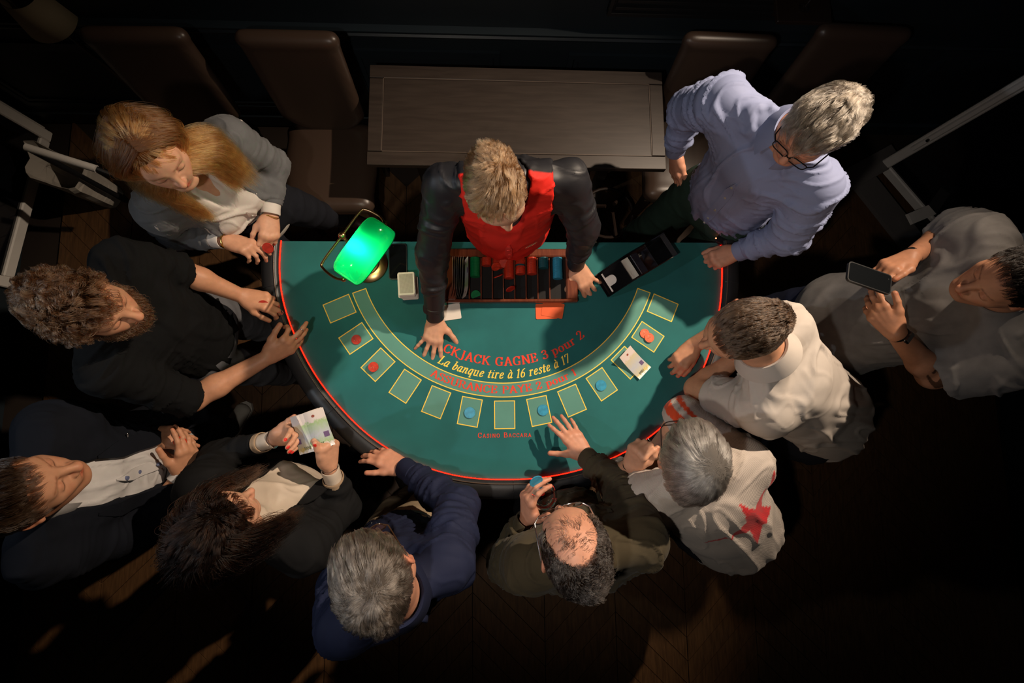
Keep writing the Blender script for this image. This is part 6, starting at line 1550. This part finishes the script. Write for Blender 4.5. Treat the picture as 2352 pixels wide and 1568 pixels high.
P.legs(c_trs, taper=.04); P.shoes(c_shoe)
hm = hair_mat('espresso_hair', [(.004, .0025, .002), (.009, .005, .0035), (.022, .010, .006), (.075, .028, .011)], ior=1.28); hb2 = mat('hair_under_espresso', (.005, .003, .002), .95, spec=0)
cap = P.hair(hm, .022, length=.08, n=8000, whorl=(.012, .03, .11), comb=(0, -.45, -.2), curl=.5, lift=.1, freq=22, capm=hb2, clump=1.0, nl=1.6, line=[(-0.14, -0.12), (-0.02, -0.09), (0.02, -0.05), (0.04, 0.0), (0.06, 0.045), (0.085, 0.062), (0.12, 0.07)])
H = P.H; Gd = []
for an_ in np.radians([118, 100, 75, 45, 15, -20, -60, -95, -125, -150]):     # around the back, from one cheek to the other
    X_ = math.cos(an_ - math.pi / 2 * 0) ; sx_, sy_ = math.sin(an_), -math.cos(an_)
    w0 = H.c + np.array([0, 0, .09]); o1 = H.r * sx_ * .085 + H.f * (sy_ * .105 - .012); o1[2] *= .3
    Gd.append([w0 + o1 * .25, H.c + o1 * 1.05 + UP * .045, H.c + o1 * 1.14 + UP * -.03, H.c + o1 * 1.24 + UP * -.11, H.c + o1 * 1.30 + UP * -.20 + np.array([.01, 0, 0])])
P.guided(hm, Gd, n=7500, spread=.009, seed=9, wave=.016, parent=cap, wf=2.2)

# 6 navy shirt
P = Person('person with short grey hair in navy shirt and khaki trousers, hand over the rail', dict(head=(862, 1322, 1.63), sR=(1028, 1296, 1.40), sL=(800, 1440, 1.39), eR=(1052, 1165, 1.18), wR=(930, 1074, .985), eL=(775, 1345, 1.10), wL=(850, 1255, .95), pel=np.array([-.42, -1.22, .95])), sk_ruddy, hf=(-.50, .66, -.60), toes={'L': np.array([-.5, -1.2, .09])})
P.body({'R': dict(d=(835, 1028, .985), n=UP * .8 + [.15, .5, 0], side=-1, curls=((15, 25, 15), (20, 28, 15), (25, 30, 15), (28, 30, 15)), thumb=(35, 5, 5, 8), spread=(6, 0, -5, -10)),
        'L': dict(d=(880, 1215, .90), n=np.array([-.5, -.3, .6]), side=1)}, dict(nose=1.05), dict(brow=(.6, .5, .45), stub=(.86, .8, .78)))
c_navy = cloth('navy_shirt', (.014, .018, .044), .75)
g = P.torso(Sdf(.0065), o=.016, hem=-.01, belly=.02)
for q in 'LR': P.sleeve(g, q, 1.86, o=.017, r=(.062, .054, .050, .036))
P.garment('shirt', g, c_navy, 1.5 * .0085, P.bones(torso=(4.0, 14), arm=(25, 4.9)), 14.0)
P.strip('shirt', [(0, y) for y in np.linspace(.08, .44, 16)], .032, c_navy, 'placket', taper=True); P.buttons('shirt', (.14, .24, .34), m_blkbtn)
for q in 'LR': P.cuff(q, c_navy, r=.046, w_=.065)
P.collar(c_navy, r=.064, gap=.7, hgt=.036, flare=.026, drop=.016); P.legs(cloth('khaki_trousers', (.33, .25, .16), .8), o=.02, taper=.05); P.shoes(c_shoe)
mb = MB(); bq = P.j['pel'] + P.up * .045; mb.tube([bq + P.u * .172 * math.cos(a) + P.v * .128 * math.sin(a) for a in np.linspace(0, 2 * math.pi, 40, endpoint=False)], .014, n=8, closed=True); P.put(mb, 'belt', c_shoe)
P.glasses(mat('tortoise_frame', (.05, .025, .012), .25))
hm = hair_mat('pepper_hair', [(.015, .011, .009), (.055, .043, .034), (.17, .14, .115), (.40, .35, .30)]); hb3 = mat('hair_under_grey', (.06, .05, .042), .95, spec=0)
P.hair(hm, .014, length=.048, n=10500, whorl=(.005, -.075, .065), comb=(0, .1, 0), curl=.42, lift=.28, freq=30, capm=hb3, clump=1.0, tuft=.65, ntuft=650)

# 7 olive-brown sweatshirt, balding
P = Person('person balding, in an olive-brown sweatshirt, one hand over the felt, one holding a wine glass', dict(head=(1318, 1262, 1.61), sR=(1475, 1240, 1.40), sL=(1222, 1296, 1.40), eR=(1432, 1130, 1.17), wR=(1347, 1050, 1.01), eL=(1165, 1290, 1.12), wL=(1213, 1192, 1.20), pel=np.array([.24, -1.20, .95])), sk_ruddy, hf=(-.22, .78, -.50))
P.body({'R': dict(d=(1302, 985, 1.0), n=UP + [.15, .1, 0], side=-1, curls=((6, 10, 5), (6, 10, 5), (8, 12, 6), (10, 14, 8)), thumb=(50, 5, -5, 5), spread=(10, 2, -6, -14)),
        'L': dict(d=(1212, 1120, 1.27), n=np.array([-.9, -.15, .35]), side=1, curls=((28, 30, 20), (32, 32, 22), (38, 35, 22), (40, 38, 25)), thumb=(58, 5, 15, 10))}, dict(nose=1.15), dict(brow=(.3, .24, .2), stub=(.86, .8, .76)))
c_olive = cloth('olive_brown_jersey', (.062, .050, .030), .92, sheen=.05, var=.08)
g = P.torso(Sdf(.0065), o=.020, hem=.03, hemr=(.16, .118), belly=.055)
for q in 'LR': P.sleeve(g, q, 1.84, o=.018, r=(.062, .054, .050, .036))
P.garment('sweatshirt', g, c_olive, 1.5 * .0085, P.bones(torso=(4.0, 13), arm=(23, 4.9)), 17.0)
for q in 'LR': P.cuff(q, c_olive, r=.046, w_=.062, name='ribbed_cuff')
P.collar(c_olive, r=.076, gap=.2, hgt=.014, fold_=False, name='neckband'); c_tee = cloth('white_tee', (.5, .48, .46), .8); P.collar(c_tee, r=.066, gap=.25, hgt=.024, fold_=False, name='white_undershirt')
P.strip('sweatshirt', [(0.10 + .0 * y, y) for y in np.linspace(.03, .22, 10)], .012, c_olive, 'pocket_seam', h=.004)
pp, nn_ = P.on('sweatshirt', -.115, .105); X_, Y_, Z_ = frame(nn_, P.up); X_ = X_ if X_[0] > 0 else -X_; Y_ = np.cross(nn_, X_)
mb = MB(); mb.ell = None; mb.add([pp + nn_ * .003 + X_ * .012 * math.cos(a) + Y_ * .008 * math.sin(a) for a in np.linspace(0, 2 * math.pi, 20, endpoint=False)] + [pp + nn_ * .005], [[i, (i + 1) % 20, 20] for i in range(20)]); P.put(mb, 'gold_emblem', m_goldm)
mb = MB()
for k in range(8): mb.tube([pp + nn_ * .003 + Y_ * (.013 + .004 * (i % 2)) + X_ * (-.012 + k * .0045 + .0012 * i) for i in range(4)], .0006, n=4)
P.put(mb, 'red_stitched_lettering', mat('dark_red_thread', (.14, .01, .012), .8))
P.legs(c_trs); P.shoes(c_shoe); P.glasses(m_steel, square=False, metal=True)
hm = hair_mat('dark_grizzled_hair', [(.006, .0045, .004), (.015, .011, .009), (.045, .036, .031), (.24, .21, .19)])
balding = lambda p: np.where(((p[:, 0]) / .056) ** 2 + ((p[:, 1] - .03) / .082) ** 2 < 1, np.where(p[:, 2] > .03, .03, 1), 1.0) * np.where((p[:, 1] > .045), .12, 1)
P.hair(hm, .010, length=.026, n=9500, whorl=(0, .0, .112), curl=.9, lift=.45, freq=60, capm=hb, mask=balding, tuft=.3, bald=((0, .035, .09), (.058, .095, .07)), line=[(-0.14, -0.075), (-0.06, -0.058), (0.0, -0.035), (0.014, -0.012), (0.030, 0.012), (0.045, 0.04), (0.085, 0.072), (0.12, 0.07)])
gl_p = U(1252, 1146, 1.30); wine_glass((gl_p[0] - .0, gl_p[1], 1.30 - .193), 'stemmed wine glass in the hand of the balding person', 1.0, wine=True)
bp_ = U(1231, 1104, 1.285); CMb = chip('blue', bp_, 'blue chip pinched above the wine glass by the balding person', R=rotz(.5) @ np.array([[1, 0, 0], [0, .75, -.66], [0, .66, .75]]))

# 8 woman in sweater with red star
P = Person('person with silver bobbed hair and glasses in an off-white sweater with a red star', dict(head=(1588, 1052, 1.50), sL=(1490, 1142, 1.27), sR=(1708, 1058, 1.27), eL=(1422, 1098, 1.02), wL=(1450, 1068, 1.19), eR=(1572, 958, 1.08), wR=(1506, 1030, 1.00), pel=np.array([.90, -1.18, .90])), sk_fair, hf=(.02, .85, -.32), hk=.98, build=1.02)
P.body({'L': dict(bare=True, d=(1468, 1030, 1.27), n=np.array([-.6, .1, .75]), side=1, curls=((65, 80, 45), (68, 82, 45), (70, 82, 45), (65, 80, 45)), thumb=(30, 30, 20, 30), sz=.95),
        'R': dict(bare=True, d=(1480, 1080, .98), n=UP, side=-1, sz=.92)}, dict(nose=.95, jaw=.9), dict(lips=(1, .45, .42), brow=(.6, .5, .45)), neck_r=.052, arm_r=(.046, .041, .028))
m_knit = cloth('knit_sweater', (1, 1, 1), .95, sheen=.1, bump=.8, tint=True, wave=120, var=.03)
D_ = ((0.155, 0.118), (0.150, 0.122), (0.170, 0.130))
g = P.torso(Sdf(.0065), o=.020, dims=D_, hem=.05, hemr=(.165, .125), belly=.02)
for sx in (-1, 1): g.ell(P.m - P.up * .20 + P.v * .085 + P.u * sx * .065, (.075, .065, .07), P.u, P.v, k=.06)
P.sleeve(g, 'R', 1.12, o=.018, r=(.058, .054, .052, .042)); P.sleeve(g, 'L', 1.35, o=.018, r=(.058, .052, .050, .042))
g.cone(P.neck + P.up * .0, P.neck + P.up * .1 - P.v * .02, .068, .10, k=.01, op='-')
def star_pts(cx, cy, R_, r_, rot): return np.array([(cx + (R_ if k % 2 == 0 else r_) * math.cos(rot + k * math.pi / 5), cy + (R_ if k % 2 == 0 else r_) * math.sin(rot + k * math.pi / 5)) for k in range(10)])
def inpoly(x, y, Pg):
    c = np.zeros(len(x), bool); n = len(Pg)
    for i in range(n):
        x1, y1 = Pg[i]; x2, y2 = Pg[(i + 1) % n]; c ^= ((y1 > y) != (y2 > y)) & (x < (x2 - x1) * (y - y1) / (y2 - y1 + 1e-12) + x1)
    return c
def kt(V):
    q = V - P.m; x = q @ P.u; y = -(q @ P.up); b = q @ P.v; T = np.ones((len(V), 3)) * np.array([.47, .41, .36])
    bf = lambda u_, v_, z_: ((U(u_, v_, z_) - P.m) @ P.u, -((U(u_, v_, z_) - P.m) @ P.up))
    cx, cy = bf(1716, 1165, 1.22); st_ = inpoly(x, y, (star_pts(0, 0, .10, .042, -.5) * np.array([1, 1.5]) + np.array([cx, cy]))) & (b < .08)
    ln = np.zeros(len(V), bool); A_ = [bf(1748, 1050, 1.28), bf(1755, 1085, 1.26), (cx, cy), bf(1640, 1203, 1.20), bf(1600, 1210, 1.18)]
    for (x1, y1), (x2, y2) in zip(A_[:-1], A_[1:]):
        dx, dy = x2 - x1, y2 - y1; t = np.clip(((x - x1) * dx + (y - y1) * dy) / (dx * dx + dy * dy + 1e-9), 0, 1); ln |= np.hypot(x - x1 - t * dx, y - y1 - t * dy) < .006
    ln &= b < .08
    T[st_ | ln] = (.52, .018, .022)
    Xe, de = P.j['eR'], nrm(P.j['wR'] - P.j['eR']); t = (V - Xe) @ de; near = np.linalg.norm(V - Xe, axis=1) < .12
    T[near & (t > -.02) & (t < .016)] = (.66, .075, .025); T[near & (t > -.055) & (t < -.04)] = (.66, .075, .025)
    return T
P.garment('sweater', g, m_knit, 1.5 * .0055, P.bones(torso=(3.2, 12), arm=(20, 4.9)), 20.0, tint=kt, label='off-white knit with red star and orange cuff stripes')
P.collar(cloth('sweater_rib', (.46, .40, .35), .95), r=.072, gap=.15, hgt=.008, fold_=False, name='neckband')
P.cuff('L', cloth('white_cuff', (.48, .43, .38), .9), r=.056, w_=.03, name='sleeve_hem', at=P.j['eL'] * .65 + P.j['wL'] * .35)
P.legs(c_trs, o=.02); P.shoes(c_shoe); P.glasses(mat('spotted_frame', (.05, .03, .025), .3), square=True)
ring_on(P, P.tips[0][0], m_steel); ring_on(P, P.tips[0][2], m_steel); band_on(P, 'L', c_shoe, 'bracelet', off=-.004, r=.029, tr=.0015)
hm = hair_mat('silver_hair', [(.05, .044, .04), (.15, .138, .125), (.33, .305, .28), (.58, .54, .50)]); hb4 = mat('hair_under_silver', (.11, .10, .09), .95, spec=0)
cap = P.hair(hm, .022, length=.115, n=11000, whorl=(.005, -.055, .10), comb=(0, 0, -.25), curl=.22, lift=.12, freq=24, capm=hb4, clump=1.0, line=[(-0.14, -0.085), (-0.03, -0.07), (0.01, -0.055), (0.03, -0.015), (0.055, 0.035), (0.085, 0.06), (0.12, 0.07)])

# 9 polo
P = Person('person with short brown hair in a pale beige polo shirt leaning over the rail', dict(head=(1706, 758, 1.60), sR=(1800, 752, 1.38), sL=(1752, 942, 1.35), eR=(1700, 742, 1.12), wR=(1596, 790, .985), eL=(1602, 893, 1.03), wL=(1690, 822, 1.08), pel=np.array([1.29, -.74, .95])), sk_warm, hk=.93, hf=(-.85, -.34, -.30), build=1.03)
P.body({'R': dict(bare=True, d=(1545, 850, .955), n=UP + [-.1, .1, 0], side=-1, curls=((35, 30, 20), (38, 35, 20), (42, 38, 20), (45, 40, 20)), thumb=(28, 15, 10, 15)),
        'L': dict(bare=True, d=(1715, 790, 1.18), n=np.array([.3, .5, .6]), side=1, curls=((50, 60, 30),) * 4)}, dict(nose=1.1), dict(brow=(.3, .2, .14), stub=(.74, .66, .62)), arm_r=(.048, .044, .029))
c_polo = cloth('beige_polo', (.47, .42, .375), .7, var=.03)
g = P.torso(Sdf(.0065), o=.016, hem=.04, hemr=(.165, .122))
for q in 'LR': P.sleeve(g, q, .68, o=.016, flare=.006, r=(.060, .052, .05, .04))
P.garment('polo_shirt', g, c_polo, .0105, [(P.j['sL'], P.j['pel'], 2.2, 10)] + P.bones(arm=(16, 7))[1:], 23.0)
P.collar(c_polo, r=.062, gap=.6, hgt=.03, flare=.030, drop=.020); P.legs(c_trs, o=.018); P.shoes(c_shoe)
hm = hair_mat('short_brown_hair', [(.010, .006, .0035), (.026, .014, .008), (.06, .034, .019), (.13, .078, .046)])
P.hair(hm, .010, length=.028, n=11500, whorl=(.0, -.085, .045), comb=(0, .2, 0), curl=.35, lift=.45, freq=45, tuft=.5, ntuft=700, capm=mat('hair_under_brown2', (.022, .013, .008), .95, spec=0))
cp = U(1582, 880, .93)
for k in range(3): chip('red', cp + np.array([.004 * k, .0015 * k, .0]), 'red chip held on edge under the fingers of the polo wearer', R=rotz(-.6) @ np.array([[0, 0, 1], [0, 1, 0], [-1, 0, 0.0]]), group='red chips in the polo wearer hand')

# 10 grey T-shirt, phone
P = Person('person in a loose grey T-shirt looking at a phone, tattooed upper arms', dict(head=(2335, 640, 1.60), sR=(2262, 556, 1.38), sL=(2300, 838, 1.36), eR=(2180, 532, 1.17), wR=(2092, 590, 1.29), eL=(2142, 862, 1.20), wL=(2060, 766, 1.30), pel=np.array([1.47, -.36, .95])), sk_tan, hf=(-.88, -.12, -.24), build=1.05, toes={'R': np.array([1.20, -.24, .09]), 'L': np.array([1.36, -.50, .09])})
tatt = {q: [(P.j['s' + q] * .16 + P.j['e' + q] * .84, P.j['e' + q] - P.j['s' + q], .026, 210)] for q in 'LR'}
P.body({'R': dict(bare=True, d=(2020, 622, 1.29), n=np.array([0, .75, .6]), side=-1, curls=((25, 25, 15), (30, 30, 15), (32, 30, 20), (35, 35, 20)), thumb=(40, -5, 25, 20)),
        'L': dict(bare=True, d=(1985, 680, 1.27), n=np.array([-.25, -.75, .5]), side=1, curls=((12, 15, 8), (25, 25, 12), (30, 28, 15), (32, 30, 18)), thumb=(38, -5, 8, 12))}, dict(nose=1.15), dict(brow=(.15, .1, .08), stub=(.6, .52, .48)), arm_r=(.046, .042, .028), marks=tatt)
c_gtee = cloth('grey_marl', (.165, .155, .148), .92, sheen=.08, var=.12)
g = P.torso(Sdf(.0065), o=.026, hem=.10, hemr=(.19, .15), belly=.035)
for q in 'LR': P.sleeve(g, q, .74, o=.024, flare=.014, r=(.062, .056, .05, .04))
P.garment('t_shirt', g, c_gtee, .0095, P.bones(torso=(4, 7), arm=(20, 4.9)), 27.0); P.collar(c_gtee, r=.068, gap=.15, hgt=.012, fold_=False, name='neckband')
P.legs(c_denim, o=.016); P.shoes(c_shoe)
band_on(P, 'R', c_shoe, 'cord_bracelet', off=.0, r=.031, tr=.0022, n=3); d_ = nrm(P.j['wL'] - P.j['eL']); P.cuff('L', c_shoe, r=.033, w_=.021, name='watch_strap', at=P.j['wL'] - d_ * .012)
wp_ = P.j['wL'] - d_ * .012 + nrm(np.cross(d_, [-.6, -.3, 0])) * 0; wn = nrm(np.array([-.45, .2, .85]) - d_ * (d_ @ np.array([-.45, .2, .85]))); mb = MB(); mb.box((0, 0, 0), (.022, .040, .010), bev=.003); Rw = np.stack([d_, np.cross(wn, d_), wn], 1); mb.V = [v @ Rw.T + wp_ + wn * .033 for v in mb.V]; P.put(mb, 'smartwatch_case', m_screen, None, False)
hm = hair_mat('black_hair', [(.003, .002, .0018), (.007, .005, .004), (.02, .013, .01)], ior=1.35)
P.hair(hm, .011, length=.030, n=9000, whorl=(0, -.08, .05), comb=(0, .2, 0), curl=.4, lift=.35, freq=40, capm=hb2, tuft=.35, line=[(-0.14, -0.075), (-0.06, -0.058), (0.0, -0.035), (0.014, -0.012), (0.034, 0.030), (0.060, 0.066), (0.085, 0.085), (0.12, 0.09)])
ph = U(1993, 640, 1.34); a_ = U(1952, 610, 1.34); b_ = U(2038, 640, 1.34); xh = nrm(b_ - a_); zh = nrm(np.array([.25, .1, .95]) - xh * (xh @ np.array([.25, .1, .95]))); yh = np.cross(zh, xh)
phone(ph, np.stack([yh * -1, xh, zh], 1), 'black smartphone held sideways in both hands of the grey T-shirt wearer')

# 11 blue shirt
P = Person('person with wavy grey hair, black glasses and light blue shirt, fist on the table corner', dict(head=(1876, 292, 1.63), sL=(1668, 228, 1.41), sR=(1880, 428, 1.39), eL=(1582, 252, 1.16), wL=(1550, 348, .96), eR=(1812, 538, 1.16), wR=(1695, 578, .985), pel=np.array([.94, .16, .95])), sk_ruddy, hk=.93, hf=(-.62, -.66, -.26), build=1.03, toes={'L': np.array([.80, .30, .09]), 'R': np.array([1.02, .10, .09])})
P.body({'L': dict(d=(1552, 420, .88), n=np.array([-.9, .1, .25]), side=-1, curls=((12, 20, 12),) * 4, thumb=(25, 8, 8, 10)),
        'R': dict(d=(1640, 598, .955), n=UP + [-.2, -.1, 0], side=1, curls=((55, 60, 40), (60, 65, 40), (62, 68, 40), (62, 68, 40)), thumb=(30, 20, 10, 20))}, dict(nose=1.2), dict(brow=(.55, .45, .4), stub=(.84, .78, .75)))
c_blue = cloth('light_blue_shirt', (.21, .24, .38), .65, var=.03)
g = P.torso(Sdf(.0065), o=.016, hem=.015, belly=.02)
for q in 'LR': P.sleeve(g, q, 1.86, o=.017, r=(.062, .055, .050, .037))
P.garment('shirt', g, c_blue, 1.5 * .0085, P.bones(torso=(4.0, 14), arm=(25, 4.9)), 31.0)
P.strip('shirt', [(0, y) for y in np.linspace(.09, .46, 18)], .034, c_blue, 'placket', taper=True); P.buttons('shirt', (.12, .20, .28, .36, .43), m_btn)
for q in 'LR': P.cuff(q, c_blue, r=.046, w_=.068)
P.collar(c_blue, r=.064, gap=.7, hgt=.036, flare=.028, drop=.018); P.legs(cloth('dark_green_trousers', (.028, .055, .042), .85), o=.02); P.shoes(c_shoe)
mb = MB(); bq = P.j['pel'] - np.array([0, 0, .01]); ring_on(P, P.tips[1][2], m_steel); P.glasses(mat('black_frame', (.008, .008, .01), .2), square=True)
hm = hair_mat('grey_wavy_hair', [(.018, .014, .011), (.07, .056, .042), (.17, .145, .115), (.38, .33, .27)])
P.hair(hm, .018, length=.065, n=10500, whorl=(.0, -.07, .07), comb=(0, -.05, .0), curl=.55, lift=.3, freq=22, capm=hb3, nl=1.5, clump=1.0, tuft=.6)

# small things in hands
def in_hand(u, v, z, n, kind, lb, grp, rx=0.6, dz=.0036):
    for k in range(n): chip(kind, U(u, v, z) + np.array([.0006 * k, .0005 * k, dz * k]), lb, rotz(.3 * k) @ np.array([[1, 0, 0], [0, math.cos(rx), -math.sin(rx)], [0, math.sin(rx), math.cos(rx)]]) if rx else None, grp)
in_hand(416, 1014, 1.085, 3, 'red', 'red chip cupped in the clasped hands of the suited person', 'red chips in the suited person hands')
in_hand(606, 702, 1.0, 3, 'dkred', 'dark red chip gripped by the curly-haired person', 'dark red chips in the curly-haired person hand')
in_hand(616, 570, 1.035, 2, 'dkred', 'dark red chip between the fingers of the blonde person', 'chips in the blonde person hands')
# fan of banknotes held by the dark-haired woman
c0 = U(712, 992, 1.235); a_ = U(692, 942, 1.235); b_ = U(722, 1040, 1.22); axn = nrm(b_ - a_)
for k in range(6):
    fan = -0.30 + 0.115 * k; tl = 0.9 - 0.30 * k; ax2 = rot_axis(axn, UP, fan * .55); sd2 = nrm(np.cross(UP, ax2)); wd2 = nrm(sd2 * math.cos(tl) + UP * math.sin(tl) * (1 if k < 3 else 1))
    def sf(s_, t_, ax2=ax2, wd2=wd2, k=k): return c0 + ax2 * (s_ - .5) * NL + wd2 * -((t_ - .1) * NW * (1 if k != 5 else 1)) * (-1 if k < 3 else 1) * -1 + UP * (.006 * math.sin(4 * t_)) + sd2_off[k]
    sd2_off = {i: nrm(np.cross(UP, axn)) * (-.004 * i + .01) for i in range(6)}
    banknote(sf, 'held banknote of 1000, green side up, at the right of the fan' if k == 5 else ('held banknote on the left of the fan, folded upwards' if k == 0 else 'banknote in the middle of the fan held by the dark-haired person'), m_note_g if k >= 3 else m_note_y, None if k in (0, 5) else 'banknotes held by the dark-haired person', digits=True)
